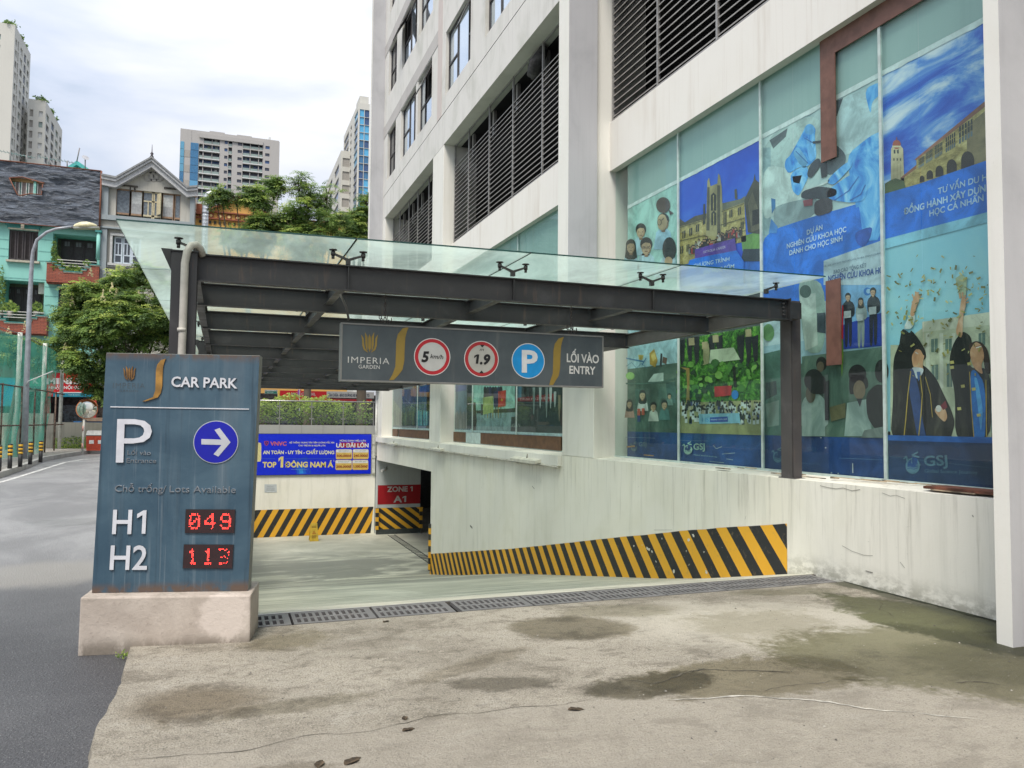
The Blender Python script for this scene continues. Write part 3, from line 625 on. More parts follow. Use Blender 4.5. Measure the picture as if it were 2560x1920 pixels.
# --- louvred plant floor
mb = MB(); mb.quad((7.1, -9, 6.98), (7.1, 32.4, 6.98), (7.1, 32.4, 10), (7.1, -9, 10)); mb.quad((6.44, -9, 6.975), (7.1, -9, 6.975), (7.1, 32.4, 6.975), (6.44, 32.4, 6.975)); mb.quad((6.6, -9, 9.99), (7.1, -9, 9.99), (7.1, 32.4, 9.99), (6.6, 32.4, 9.99)); mb.build('plant_room', BLACK, bld)  # black faces put the darkness behind the slats into the colour
def louvre(mull, ztop_, tall):
    a, b = min(mull), max(mull); mb = MB()
    for m_ in mull: mb.box(6.385, 6.43, m_ - .022, m_ + .022, 6.985, 9.995)
    mb.box(6.39, 6.43, a + .022, b - .022, 6.985, 7.03); mb.box(6.40, 6.43, a + .022, b - .022, 9.95, 9.995)
    if not tall:
        for m_ in mull[:-1]: mb.box(6.62, 6.70, m_ + .3, m_ + .42, 9.2, 9.99)
    fr = mb.build('louvre_screen', plain((.34, .33, .32), .45, .3), bld); n = int((ztop_ - 7.06) / .125); mm = sorted(mull)
    for p, q in zip(mm[:-1], mm[1:]):
        L = q - p - .046; s0 = None
        for i in range(n):
            z = 7.07 + i * .125
            if s0 is None:
                m2 = MB(); y0, y1 = p + .023, q - .023; m2.cur = 0
                m2.hexa([(6.40, y0, z), (6.40, y1, z), (6.50, y1, z + .075), (6.50, y0, z + .075)], [(6.40, y0, z + .006), (6.40, y1, z + .006), (6.50, y1, z + .081), (6.50, y0, z + .081)]); m2.cur = 1; m2.box(6.394, 6.400, y0, y1, z - .006, z + .014)
                s0 = m2.build('slat', [SLATM, plain((.36, .34, .32), .5, .2)], fr)
            else: inst(s0, fr, (0, 0, .125 * i))
louvre([4.3, 5.9, 7.5, 9.07, 10.67, 12.2], 9.98, True); louvre([13.66, 15.5, 17.36, 19.15, 20.98, 22.4], 9.45, False); louvre([23.83, 25.6, 27.2, 28.65, 30.25, 31.5], 9.33, False)
# a crumpled grey duct hanging in the open strip of the middle louvres
mb = MB(); rr_ = random.Random(4); P = [(6.5, 15.65, 9.95), (6.42, 15.7, 9.75), (6.36, 15.78, 9.62), (6.38, 15.9, 9.5), (6.45, 16.1, 9.45)]
mb.tube(P, [.10, .14, .17, .15, .1], 9); mb.tube([(6.45, 15.9, 9.9), (6.37, 16.0, 9.66), (6.4, 16.2, 9.52)], [.07, .12, .1], 8); mb.build('torn_duct_cloth', plain((.06, .058, .056), .9, var=.4), bld)
# --- shop front
X_G = 6.48
def YG(px, py=700, x=X_G): return at(px, py, 'x', x)[1]
mb = MB(); mb.quad((7.6, -9, .6), (7.6, 32.4, .6), (7.6, 32.4, 6.9), (7.6, -9, 6.9)); mb.quad((6.5, -9, 6.9), (7.6, -9, 6.9), (7.6, 32.4, 6.9), (6.5, 32.4, 6.9)); mb.quad((6.5, -9, 1.036), (7.6, -9, 1.036), (7.6, 32.4, 1.036), (6.5, 32.4, 1.036)); mb.build('shop_interior', plain((.42, .46, .42), .85), bld)
JM = plain((.55, .66, .63), .35)
def shopwin(jy, z0, z1, minor=()):
    mb = MB(); a, b = min(jy), max(jy); mb.box(6.47, 6.50, a, b, z0 - .02, z0 + .012)
    for j in jy[1:-1]: mb.box(6.468, 6.492, j - .018, j + .018, z0 + .012, z1)
    f = mb.build('shop_window', JM, bld); J = sorted(list(jy) + list(minor))
    for p, q in zip(J[:-1], J[1:]): MB().quad((6.478, q - .004, z0 + .012), (6.478, p + .004, z0 + .012), (6.478, p + .004, z1), (6.478, q - .004, z1)).build('glass_pane', SHOPG, f)
    return f
J = [YG(1696), YG(1904), YG(2208)]
sw1 = shopwin([12.255] + J + [4.26], 1.045, 6.85, [YG(1570), YG(1757), YG(1987), YG(2307)])
FP = Plane((6.52, 0, 0), (0, -1, 0), (0, 0, 1), (-1, 0, 0))
YP = lambda px, py=700: YG(px, py, 6.52)
pA, pB, pC, pD = (YP(1569), YP(1695)), (YP(1699), YP(1902)), (YP(1908), YP(2206)), (YP(2212), 4.27)
ZT, ZB, ZN = 5.345, 1.05, 1.478
def rect(P, a, b, z0, z1, c, layer=0): P.polyab([(-a, z0), (-b, z0), (-b, z1), (-a, z1)], c, layer)
FILM = wallpaint('frosted_film', (.34, .47, .45), (.24, .35, .34), (.42, .54, .52), .35, .5, rough=.5)
for (a, b) in (pA, pB, pC, pD):
    mb = MB(); mb.quad((6.521, a, ZT + .06), (6.521, b, ZT + .06), (6.521, b, 6.85), (6.521, a, 6.85)); mb.build('frosted_film', FILM, sw1)
    mb = MB(); n = 24
    for i in range(n):
        y0, y1 = a + (b - a) * i / n, a + (b - a) * (i + 1) / n; r0, r1 = .012 * mnoise.noise(Vector((y0 * 7, 0, 0))), .012 * mnoise.noise(Vector((y1 * 7, 0, 0)))
        mb.quad((6.515, y0, ZT - .005 + r0), (6.515, y1, ZT - .005 + r1), (6.515, y1, ZT + .055), (6.515, y0, ZT + .055))
    mb.build('film_edge', plain((.74, .82, .82), .5), sw1)
c5 = lambda x, y: (1500 + x / 2.0736, 600 + y / 2.0736)
cz = lambda x, y: (1500 + x / 4.424, 400 + y / 4.424)
ch = lambda x, y: (1900 + x / 3.318, 200 + y / 3.318)
cb = lambda x, y: (1500 + x / 4.148, 800 + y / 4.148)
cg = lambda x, y: (1960 + x / 2.765, 660 + y / 2.765)
NAVY, LOGO = '14407f', '8fb3b8'
def gsj(P, cx, cy, r, col, tx=None, tr=None, th=None, sub=None, lay=6):
    """flask-like round emblem with two flicks above, then the three letters and the small line"""
    P.ell(cx, cy, r, r * 1.12, col, lay); P.ell(cx, cy - r * .12, r * .72, r * .80, NAVY, lay + 1); P.poly([(cx - r * .05, cy - r * 1.3), (cx + r * .7, cy - r * 1.0), (cx + r * .62, cy - r * .25), (cx - r * .05, cy - r * .4)], NAVY, lay + 2)
    P.poly([(cx - r * .78, cy + r * .25), (cx - r * .3, cy + r * .05), (cx + r * .1, cy + r * .3), (cx + r * .75, cy + r * .05), (cx + r * .55, cy + r * .75), (cx, cy + r * 1.0), (cx - r * .6, cy + r * .7)], col, lay + 3)
    P.line([(cx - r * .7, cy + r * .42), (cx - r * .25, cy + r * .25), (cx + r * .15, cy + r * .48), (cx + r * .7, cy + r * .28)], r * .09, NAVY, lay + 4)
    P.line([(cx - r * 1.25, cy - r * .95), (cx - r * .85, cy - r * 1.35), (cx - r * .7, cy - r * .5)], r * .22, col, lay + 2)
    P.line([(cx + r * .75, cy - r * 1.9), (cx - r * .1, cy - r * 1.45), (cx + r * .95, cy - r * 1.2)], r * .22, col, lay + 2)
    P.line([(cx - r * .15, cy - r * .9), (cx - r * .1, cy - r * .3)], r * .12, col, lay + 3); P.line([(cx + r * .5, cy - r * .1), (cx + r * 1.15, cy - r * .12)], r * .16, col, lay + 3)
    if tx: P.text('GSJ', tx, tr, th, col, lay, bold=.02)
    if sub: P.text('Global Science Journey', sub[0], sub[1], sub[2], col, lay)
def person(P, x, y, s, hair='2b2a28', skin='cbae8c', shirt='9fb3ba', long=False, face=1, lay=3, glasses=False, up=False, fx=0):
    """a printed head and shoulders: x, y = centre of the face, s = half face height (pixels)"""
    P.poly([(x - s * .35, y + s * .7), (x + s * .35, y + s * .7), (x + s * .9, y + s * 1.25), (x + s * 1.25, y + s * 3.4), (x - s * 1.25, y + s * 3.4), (x - s * .9, y + s * 1.25)], shirt, lay)
    if long: P.poly([(x - s * .72, y - s * .4), (x + s * .72, y - s * .4), (x + s * .9, y + s * 1.6), (x + s * .45, y + s * 1.9), (x - s * .45, y + s * 1.9), (x - s * .9, y + s * 1.6)], hair, lay + 1)
    P.ell(x, y - s * .30, s * .74, s * .86, hair, lay + 2)
    if face:
        P.poly([(x - s * .24, y + s * .6), (x + s * .24, y + s * .6), (x + s * .22, y + s * 1.2), (x - s * .22, y + s * 1.2)], '9a7656', lay + 2.5)
        P.ell(x + fx * s, y + s * .12, s * .58, s * .84, skin, lay + 3); P.ell(x + (fx + .2) * s, y + s * .25, s * .34, s * .58, 'a88664', lay + 3.2); P.ell(x + (fx - .06) * s, y + s * .14, s * .46, s * .72, skin, lay + 3.3)
        P.poly([(x - s * .62, y - s * .10), (x - s * .55, y - s * .7), (x + s * .5, y - s * .75), (x + s * .62, y - s * .10), (x + s * .42, y - s * .46), (x - s * .1, y - s * .52), (x - s * .40, y - s * .36)], hair, lay + 4)
        P.line([(x + fx * s, y + s * .1), (x + (fx + .07) * s, y + s * .34)], s * .06, '9a7656', lay + 4)
        P.line([(x - s * .15 + fx * s, y + s * .55), (x + s * .2 + fx * s, y + s * .55)], s * .09, '7d4a3c', lay + 4)
        for q in (-.25, .25): P.ell(x + q * s + fx * s, y + s * .08, s * .09, s * .05, '2a2320', lay + 4)
    if glasses:
        for q in (-.28, .28): P.ell(x + q * s + fx * s, y + s * .10, s * .22, s * .17, '3a3a38', lay + 3.5); P.ell(x + q * s + fx * s, y + s * .10, s * .17, s * .12, skin, lay + 3.7)
def ptex(name, scale, lo, hi, cols, dist=.6, det=7, rough=.6):
    g = G(name); nz = g.noise(scale, det, rough, dist); r_ = g.n('ShaderNodeValToRGB'); g.L(g.mr(nz, lo, hi, 0, 1, False), r_.inputs[0]); el = r_.color_ramp.elements; el[0].color = (*lin(cols[0]), 1); el[-1].color = (*lin(cols[-1]), 1)
    for i, q in enumerate(cols[1:-1]): x_ = el.new((i + 1) / (len(cols) - 1)); x_.color = (*lin(q), 1)
    return g.out(r_.outputs[0], .5)
PSKY = ptex('print_cloud_sky', (1, .9, 2.6), .34, .66, ['1450c0', '2a68d2', '5f97e0', 'b4cdea', 'dfe8f2'], 1.0)
PSKY2 = ptex('print_pale_sky', (1, .8, .7), .3, .7, ['82c4dc', '9ad2e0', 'abd6d4'])
PLEAF = ptex('print_foliage', (5, 5, 6), .36, .66, ['12250f', '24471a', '3f7a28', '6aa63c', 'a0c65c'], 1.6, 9, .75)
PSTONE = ptex('print_stone', (7, 7, 12), .34, .66, ['6e6238', '96864e', 'b7a568', 'd6c78c'], .5, 8, .75)
PBLUE = ptex('print_deep_sky', (.7, .7, .9), .3, .7, ['1a3fb6', '2456d0', '3a76de'])
PGLOVE = ptex('print_glove', (3.4, 3.4, 2.6), .32, .68, ['1f62c4', '3f94e2', '6fbcf4', 'a4d8fa'], 1.2)
PLAB = ptex('print_lab_blur', (1.1, 1.1, 1.3), .32, .68, ['8fa9ae', 'b5cbcc', 'd3e0dd'], 1.4)
PSKIN = ptex('print_skin', (4, 4, 3), .3, .7, ['9a684a', 'c9966f', 'e8c3a2'], .8)
PGOWN = ptex('print_gown', (4.5, 4.5, 1.1), .36, .68, ['080807', '11100d', '2e2b25', '4c473d'], 1.5)
PCLOTH = ptex('print_shirts', (3, 3, 1.5), .3, .7, ['5c736e', '7d918c', 'a5b4ae'], 1.2)
PMURK = ptex('print_classroom', (2.0, 2.0, 1.4), .33, .67, ['33483f', '4d665a', '6d8374'], 1.2)
# poster A
P = Paint(FP); P.photo = True; a, b = pA
rect(P, a, b, 3.35, ZT, 'a8d4cb'); rect(P, a, b, 2.55, 3.35, 'a9cfd8'); rect(P, a, b, ZN, 2.55, PMURK); rect(P, a, b, ZB, ZN, NAVY)
P.conv = cz
person(P, 703, 690, 88, shirt='a5cde2', glasses=True, skin='bfa886', fx=.08); P.ell(705, 500, 78, 88, '4d3f3a', 9); P.ell(695, 690, 55, 90, 'bfa886', 10); P.ell(665, 690, 24, 34, '3a3a38', 11); P.ell(665, 690, 18, 28, 'bfa886', 12); P.poly([(765, 550), (822, 590), (780, 610)], '4d3a38', 9); P.line([(690, 670), (715, 640)], 6, '3a3a38', 12)
person(P, 455, 790, 78, shirt='b8d9e4'); person(P, 345, 960, 74, shirt='a9c4cf', long=True); person(P, 515, 960, 92, shirt='b6d6e0', glasses=True); P.ell(772, 985, 76, 132, '262a29', 9); P.poly([(700, 1080), (840, 1080), (860, 1300), (600, 1300)], 'b9d2dd', 8); P.ell(765, 1120, 45, 50, 'b99b78', 10)
P.conv = cb
P.poly([(272, 390), (455, 425), (455, 440), (272, 400)], '3f7fae', 3); P.line([(435, 470), (480, 395)], 9, '3f7fae', 3); P.line([(272, 480), (330, 440), (380, 500), (430, 450), (490, 500)], 4, '4f7f9e', 3)
P.poly([(515, 345), (565, 300), (600, 420), (575, 490), (520, 460)], 'b9993f', 4); P.poly([(530, 360), (570, 330), (585, 400), (550, 430)], 'd8c070', 5); P.poly([(400, 360), (455, 365), (440, 415), (405, 410)], 'c7b25a', 4); P.poly([(630, 345), (650, 350), (640, 485), (622, 480)], '2f3236', 4); P.poly([(655, 380), (700, 395), (690, 460), (648, 440)], '6e5448', 4)
P.ell(315, 580, 45, 40, '8dbb6a', 3); P.poly([(560, 560), (660, 545), (660, 640), (500, 640)], 'cfe3da', 3); P.line([(270, 660), (450, 660), (660, 640), (785, 605)], 14, '5b7d72', 4); P.poly([(685, 650), (785, 640), (785, 860), (700, 860)], '4c6c66', 3)
for (x, y, s, lg, shc) in [(310, 870, 42, 1, 'c9a08d'), (445, 780, 48, 1, 'd9ddd8'), (558, 900, 44, 0, 'c8d0c4'), (672, 880, 46, 0, '527f7c'), (725, 790, 28, 0, '7b9c93')]: person(P, x, y, s, shirt=shc, long=bool(lg), lay=5)
P.poly([(395, 920), (425, 920), (425, 990), (395, 990)], 'd4604a', 12); P.poly([(440, 915), (470, 915), (470, 985), (440, 985)], 'd4604a', 12); P.poly([(395, 990), (425, 990), (425, 1055), (395, 1055)], '3d4d8e', 12)
gsj(P, 355, 1325, 32, '6d8791', (405, 1308), (485, 1310), 42, lay=4); P.line([(285, 1315), (370, 1308)], 16, 'c28f5e', 12); P.line([(460, 1398), (565, 1408)], 10, 'c28f5e', 12); P.line([(270, 1215), (575, 1225)], 4, '7d97a8', 10)
for (x, y) in [(520, 1300), (540, 1370), (400, 1385), (500, 1340)]: P.line([(x, y), (x + 45, y + 12)], 5, '20293a', 11)
P.build('poster', sw1)
# poster B: the college building under a deep blue sky
P = Paint(FP); P.photo = True; a, b = pB; rect(P, a, b, 3.8, ZT, PBLUE); rect(P, a, b, 3.35, 3.8, '1d6fd6'); rect(P, a, b, 2.90, 3.35, '35403d'); rect(P, a, b, ZN, 2.90, PLEAF); rect(P, a, b, ZB, ZN, '18509a')
P.conv = cz; ST, SD, SH = PSTONE, '5b543f', '3d3a30'
P.poly([(870, 640), (940, 690), (1050, 620), (1180, 590), (1180, 1120), (870, 1120)], SD, 2); P.poly([(870, 740), (1180, 650), (1180, 1130), (870, 1160)], ST, 3); P.poly([(1350, 560), (1600, 470), (1620, 900), (1330, 960)], ST, 3); P.poly([(1350, 480), (1560, 430), (1610, 395), (1600, 470), (1350, 560)], '6c6b5a', 3)
P.poly([(1190, 230), (1210, 195), (1225, 290), (1300, 260), (1310, 150), (1330, 170), (1350, 300), (1360, 600), (1330, 960), (1175, 960), (1180, 560)], 'a79a6b', 4); P.poly([(1190, 300), (1215, 300), (1215, 780), (1180, 780)], SD, 5); P.poly([(1300, 280), (1330, 280), (1335, 860), (1300, 860)], SD, 5)
for (x0, y0, x1, y1) in [(1230, 390, 1290, 560), (1235, 590, 1290, 720)]: P.poly([(x0, y0), ((x0 + x1) / 2, y0 - 30), (x1, y0), (x1, y1), (x0, y1)], SH, 6); P.line([((x0 + x1) / 2, y0), ((x0 + x1) / 2, y1)], 8, ST, 7)
for (x, y) in [(915, 790), (990, 760), (1065, 720), (890, 960), (960, 940), (1435, 560), (1530, 530), (1370, 580), (1560, 690), (1370, 660)]: P.poly([(x, y), (x + 34, y - 12), (x + 34, y + 70), (x, y + 78)], SH, 6); P.line([(x + 17, y - 4), (x + 17, y + 72)], 5, ST, 7)
P.poly([(1600, 440), (1700, 230), (1715, 150), (1725, 220), (1778, 260), (1778, 820), (1640, 800)], '4a4638', 5); P.poly([(1640, 480), (1690, 350), (1778, 620), (1778, 760), (1680, 800)], '6d6650', 6); P.poly([(1690, 560), (1760, 540), (1770, 700), (1690, 730)], '2d2a25', 7); P.poly([(1490, 330), (1515, 320), (1525, 430), (1495, 430)], '4d4a3c', 5); P.poly([(1145, 490), (1165, 485), (1170, 700), (1140, 720)], '3a392f', 4)
for (x0, y0, x1, y1) in [(870, 750, 1180, 660), (870, 900, 1180, 830), (1350, 570, 1600, 480), (1340, 720, 1610, 640), (1335, 850, 1615, 780)]: P.line([(x0, y0), (x1, y1)], 7, SD, 7)
P.poly([(1560, 850), (1780, 780), (1780, 1000), (1580, 1010)], '6c9a4c', 3); P.poly([(1590, 985), (1780, 980), (1780, 1120), (1560, 1120)], '20303c', 4)
rr_ = random.Random(6)
for i in range(34):
    t = i / 33; x = 1000 + 560 * t; y = 960 - 190 * t + rr_.uniform(-45, 35); cc = rr_.choice(['1f1f24', '1f1f24', '37302e', 'b03a32', 'd8cfc4', '4a2e2a', '8c8c88']); s_ = rr_.uniform(14, 20)
    P.poly([(x - s_, y + s_ * .6), (x + s_, y + s_ * .5), (x + s_ * 1.1, y + s_ * 4.2), (x - s_ * 1.1, y + s_ * 4.2)], cc, 8 + (i % 5) * .3); P.ell(x, y - 2, s_ * .75, s_ * .95, '241d1a', 10.2 + (i % 5) * .2, 10); P.ell(x, y + 4, s_ * .5, s_ * .62, 'b08b6c', 11.5 + (i % 5) * .1, 10)
P.poly([(1060, 990), (1500, 865), (1520, 1000), (1060, 1090)], '5a3aa0', 13); P.text('OSTROLIA CAREER', (1150, 1035), (1400, 975), 26, 'c9c2e0', 14); P.poly([(1060, 1090), (1520, 1000), (1600, 1120), (1600, 1400), (900, 1400), (1000, 1110)], '1272e0', 13)
P.conv = lambda x, y: (x, y)
P.text('CHƯƠNG TRÌNH', (1736, 670), (1826, 652), 9, 'c4dcf2', 15, bold=.01); P.text('DU HỌC SỚM', (1762, 686), (1838, 670), 9, 'c4dcf2', 15, bold=.01)
P.conv = cb
for (x, w_) in [(850, 60), (930, 55), (1000, 60), (1160, 60), (1240, 60), (1460, 70), (1540, 60), (1610, 60)]: P.poly([(x - w_ * .6, 180), (x + w_ * .6, 150), (x + w_ * .45, 420), (x - w_ * .1, 470)], '1c1d26', 4)
for (x, y) in [(950, 190), (1200, 160), (1540, 100), (1090, 230)]: P.poly([(x - 30, y), (x + 30, y - 8), (x + 35, y + 70), (x - 25, y + 75)], 'b0a27c', 5)
P.poly([(1150, 310), (1390, 285), (1460, 410), (1135, 450)], 'c5d2b4', 6); P.poly([(1075, 250), (1145, 240), (1130, 450), (1070, 470)], 'a9a77c', 4)
for i in range(90):
    x, y = rr_.uniform(815, 1680), rr_.uniform(440, 800); s_ = rr_.uniform(16, 42); P.ell(x, y, s_, s_ * rr_.uniform(.5, 1.1), rr_.choice(['2c5a26', '4f8a34', '6ea546', '1e3d22', '83b653', '35662c']), 7 + i * .03, 8, rr_.uniform(0, 3))
P.poly([(840, 490), (900, 520), (910, 650), (900, 860), (935, 860), (935, 500)], 'a98a48', 10); P.poly([(1380, 480), (1410, 480), (1425, 700), (1395, 700)], '14180f', 10); P.poly([(810, 860), (1680, 830), (1688, 1195), (810, 1170)], 'a3a26f', 10)
for i in range(150):
    x = rr_.uniform(860, 1670); row = rr_.randint(0, 4); y = 850 + row * 42 + rr_.uniform(-14, 14); s_ = 13
    if 1040 < x < 1460 and row > 2: continue
    P.poly([(x - s_, y + s_ * .5), (x + s_, y + s_ * .5), (x + s_ * 1.1, y + s_ * 4), (x - s_ * 1.1, y + s_ * 4)], rr_.choice(['d8dedd', 'c7d0d4', 'd8dedd', '3d4f86', '2a2c34', 'b9b39b']), 11 + row * .5 + (i % 9) * .04); P.ell(x, y, s_ * .8, s_, '1f1b1b', 11.3 + row * .5 + (i % 9) * .02, 8)
P.poly([(1195, 690), (1375, 680), (1370, 780), (1200, 800)], 'c8202c', 14); P.ell(1410, 775, 36, 48, '2380cf', 14); P.poly([(1035, 975), (1455, 965), (1470, 1070), (1040, 1078)], '8cc4dc', 15); P.poly([(1150, 1010), (1335, 1000), (1340, 1055), (1150, 1060)], '244fb0', 16); P.text('WINNING YOUTH CAMP', (1160, 1042), (1330, 1036), 14, 'dfe9f2', 17); P.text('I IS', (1070, 1055), (1140, 1053), 40, '2a8ad0', 17)
gsj(P, 925, 1345, 44, 'b9ded0', (983, 1345), (1100, 1343), 62, ((985, 1402), (1228, 1425), 12), 18)
for pts in [[(1190, 1300), (1220, 1335), (1280, 1312)], [(1280, 1390), (1345, 1385), (1415, 1378)], [(1325, 1440), (1395, 1450)], [(1150, 1465), (1300, 1480)]]: P.line(pts, 5, 'b9c7cf', 20)
P.line([(840, 1248), (1135, 1255)], 3, '7d97b8', 20)
P.build('poster', sw1)
# poster C: gloved hands at a microscope
P = Paint(FP); P.photo = True; P.soft = True; a, b = pC; rect(P, a, b, 3.7, ZT, PLAB); rect(P, a, b, 3.05, 3.9, '1278e8', 1); rect(P, a, b, 2.2, 3.05, '9fc0cf'); rect(P, a, b, 2.62, 3.3, 'bcd3dc', .5); rect(P, a, b, ZN, 2.35, '516e64', .5); rect(P, a, b, ZB, ZN, '123f80', .5)
P.conv = ch
P.poly([(22, 480), (505, 245), (505, 700), (300, 900), (22, 1000)], 'b9cfcd', 1.2); P.poly([(80, 500), (230, 400), (215, 470), (110, 570)], '5d676b', 1.4); P.poly([(22, 560), (90, 560), (90, 1280), (22, 1290)], '9db9bf', 1.4)
P.poly([(22, 690), (330, 760), (430, 1000), (140, 1110), (22, 1170)], 'cfe0de', 1.5); P.poly([(130, 1040), (480, 960), (480, 1120), (130, 1240), (110, 1120)], '94a8ac', 1.6); P.poly([(22, 1270), (480, 1120), (700, 1060), (1028, 960), (1028, 1330), (22, 1565)], '1278e8', 2)
P.poly([(625, 180), (1005, 20), (1005, 420), (900, 480), (720, 640), (630, 560)], 'c2dbe0', 2); P.poly([(865, 75), (1005, 10), (1000, 120), (930, 180), (920, 300)], PGLOVE, 3); P.poly([(625, 180), (690, 150), (640, 300), (625, 300)], '4d5a60', 3)
P.poly([(700, 640), (920, 460), (1020, 420), (1028, 1320), (860, 1340), (820, 1000)], PGLOVE, 3); P.poly([(740, 760), (900, 700), (940, 1000), (800, 1060)], PGLOVE, 3.2); P.poly([(620, 520), (720, 620), (700, 740), (560, 800), (520, 700)], '5d6a72', 3)
for pts, c_ in [([(290, 560), (360, 430), (380, 380), (420, 370), (465, 400), (455, 470), (475, 640), (430, 690), (380, 730), (330, 720), (240, 780), (205, 720), (215, 660), (250, 630)], PGLOVE), ([(250, 770), (390, 700), (410, 790), (350, 920), (320, 965), (270, 920)], PGLOVE), ([(270, 800), (350, 790), (330, 860), (280, 850)], 'c9d3cf')]: P.poly(pts, c_, 4)
P.poly([(300, 560), (330, 560), (405, 680), (375, 725), (330, 700), (275, 610)], '79c0f4', 5); P.poly([(385, 480), (410, 490), (470, 640), (420, 680), (400, 620)], '6bb6f2', 5); P.ell(415, 410, 42, 45, '63b0ef', 5); P.line([(370, 480), (440, 520)], 7, '2467bd', 6); P.line([(300, 590), (400, 690)], 6, '2467bd', 6)
P.poly([(440, 510), (520, 500), (520, 520), (445, 530)], '3b4249', 6); P.poly([(390, 790), (420, 700), (490, 640), (515, 700), (430, 820)], '39414a', 6); P.poly([(500, 690), (555, 680), (560, 800), (515, 815)], '333a42', 7); P.poly([(345, 930), (460, 880), (640, 900), (640, 960), (520, 990), (460, 985), (345, 985)], '333c46', 6); P.poly([(455, 1000), (600, 970), (610, 1090), (490, 1130), (455, 1110)], '3d3a40', 7); P.poly([(360, 1000), (440, 985), (440, 1040), (370, 1050)], '9a4a56', 7)
P.poly([(565, 830), (620, 770), (700, 700), (775, 660), (765, 720), (690, 800), (620, 870), (570, 860)], PGLOVE, 7); P.poly([(560, 920), (640, 860), (760, 780), (880, 760), (900, 900), (870, 1000), (760, 1020), (620, 1000), (560, 980)], PGLOVE, 6); P.line([(620, 1000), (740, 920), (825, 800)], 8, '2a6cc4', 8); P.line([(750, 1000), (840, 950), (880, 870)], 8, '2a6cc4', 8); P.poly([(300, 940), (460, 890), (560, 860), (590, 820), (500, 870)], 'dde8e8', 7)
P.poly([(790, 1260), (940, 1210), (920, 1310), (860, 1390), (800, 1350)], '1c56b8', 5); P.poly([(95, 1150), (150, 1220), (140, 1270), (75, 1270)], '4a90dc', 4); P.poly([(95, 980), (130, 990), (130, 1060), (100, 1110)], '3a77b0', 4)
P.text('DỰ ÁN', (395, 1285), (525, 1238), 38, 'c9def2', 9, bold=.02); P.text('NGHIÊN CỨU KHOA HỌC', (228, 1398), (722, 1258), 38, 'c9def2', 9, bold=.02); P.text('DÀNH CHO HỌC SINH', (250, 1455), (690, 1332), 38, 'c9def2', 9, bold=.02)
P.poly([(530, 1500), (1028, 1325), (1032, 1700), (530, 1700)], 'bdd3de', 3.5); P.text('GSJ | HỌC VIỆN SÁNG TẠO KHOA HỌC GLOBAL SCIENCE JOURNEY', (535, 1552), (1020, 1440), 13, '3d5878', 9); P.text('BÁO CÁO TỔNG KẾT', (617, 1607), (887, 1550), 28, '24466f', 9); P.text('NGHIÊN CỨU KHOA HỌ', (570, 1672), (1026, 1600), 46, '1c4a9a', 9, bold=.02)
P.conv = cg
P.poly([(100, 100), (285, 120), (285, 610), (150, 620), (110, 300)], '9fb8ad', 2.2); P.poly([(110, 220), (220, 200), (235, 560), (150, 600)], 'c3d1c8', 3); P.poly([(230, 340), (288, 335), (290, 480), (232, 470)], '3d4a55', 4); P.ell(150, 190, 40, 45, '3d5b4f', 3.5)
P.poly([(380, 130), (695, 60), (698, 565), (390, 590)], '7fb3e0', 2.5); P.poly([(380, 430), (698, 330), (698, 565), (390, 592)], '1b3fa8', 2.7); P.ell(578, 190, 26, 28, '2a78c8', 3.5); P.ell(586, 188, 16, 16, '9cc4e4', 3.6)
for (x, y, s, sh, tr_, lg) in [(447, 230, 27, '202631', '1a1f33', 0), (535, 260, 25, '99a6a8', '8e9a98', 1), (620, 195, 29, '252b36', '181d30', 0)]:
    P.poly([(x - s, y + s * 3.9), (x + s, y + s * 3.9), (x + s * .9, y + s * 12.5), (x + s * .15, y + s * 12.7), (x, y + s * 5), (x - s * .15, y + s * 12.8), (x - s * .9, y + s * 12.8)], tr_, 4)
    P.poly([(x - s * 1.0, y + s * 1.2), (x + s * 1.0, y + s * 1.0), (x + s * 1.7, y + s * 2.4), (x + s * 1.6, y + s * 5), (x - s * 1.3, y + s * 5.2), (x - s * 1.5, y + s * 2.4)], sh, 5); person(P, x, y, s, shirt=sh, lay=6, long=bool(lg), skin='c9a88c'); P.poly([(x - s * .9, y + s * 3.6), (x + s * .9, y + s * 3.4), (x + s * .9, y + s * 5.2), (x - s * .9, y + s * 5.4)], 'b4bcc0', 14)
P.poly([(410, 285), (418, 285), (418, 520), (405, 515)], 'd8202e', 15); P.poly([(404, 515), (418, 520), (420, 640), (408, 810), (402, 640)], '6f9a2c', 15)
P.poly([(125, 640), (710, 570), (712, 1200), (130, 1190)], PMURK, 3)
person(P, 210, 830, 90, hair='17191a', shirt=PCLOTH, lay=6, face=0); P.poly([(160, 780), (290, 760), (300, 900), (200, 900), (170, 860)], '17191a', 12); P.ell(190, 900, 34, 60, '6b624f', 11); P.ell(262, 690, 38, 50, '22201f', 5); P.ell(255, 710, 25, 36, '7c6d58', 6)
P.poly([(285, 820), (320, 800), (320, 1080), (290, 1080)], '191c20', 12); P.poly([(130, 1020), (290, 1010), (290, 1190), (130, 1190)], PCLOTH, 11); P.ell(510, 760, 62, 66, '171618', 5); P.poly([(452, 760), (575, 770), (590, 850), (545, 880), (480, 900), (455, 900)], '171618', 5); P.ell(525, 870, 42, 66, '7e6c55', 7); P.poly([(440, 960), (600, 930), (610, 1190), (420, 1190)], PCLOTH, 6); P.poly([(505, 930), (545, 930), (530, 990)], '1c2028', 8)
P.poly([(570, 900), (640, 830), (705, 840), (708, 1120), (640, 1150), (580, 1060)], '0f1413', 9); P.ell(680, 740, 48, 80, '161817', 8); P.poly([(320, 990), (430, 960), (430, 1060), (330, 1090)], '615c3e', 9); P.poly([(560, 1150), (710, 1120), (710, 1200), (540, 1200)], '74807c', 10)
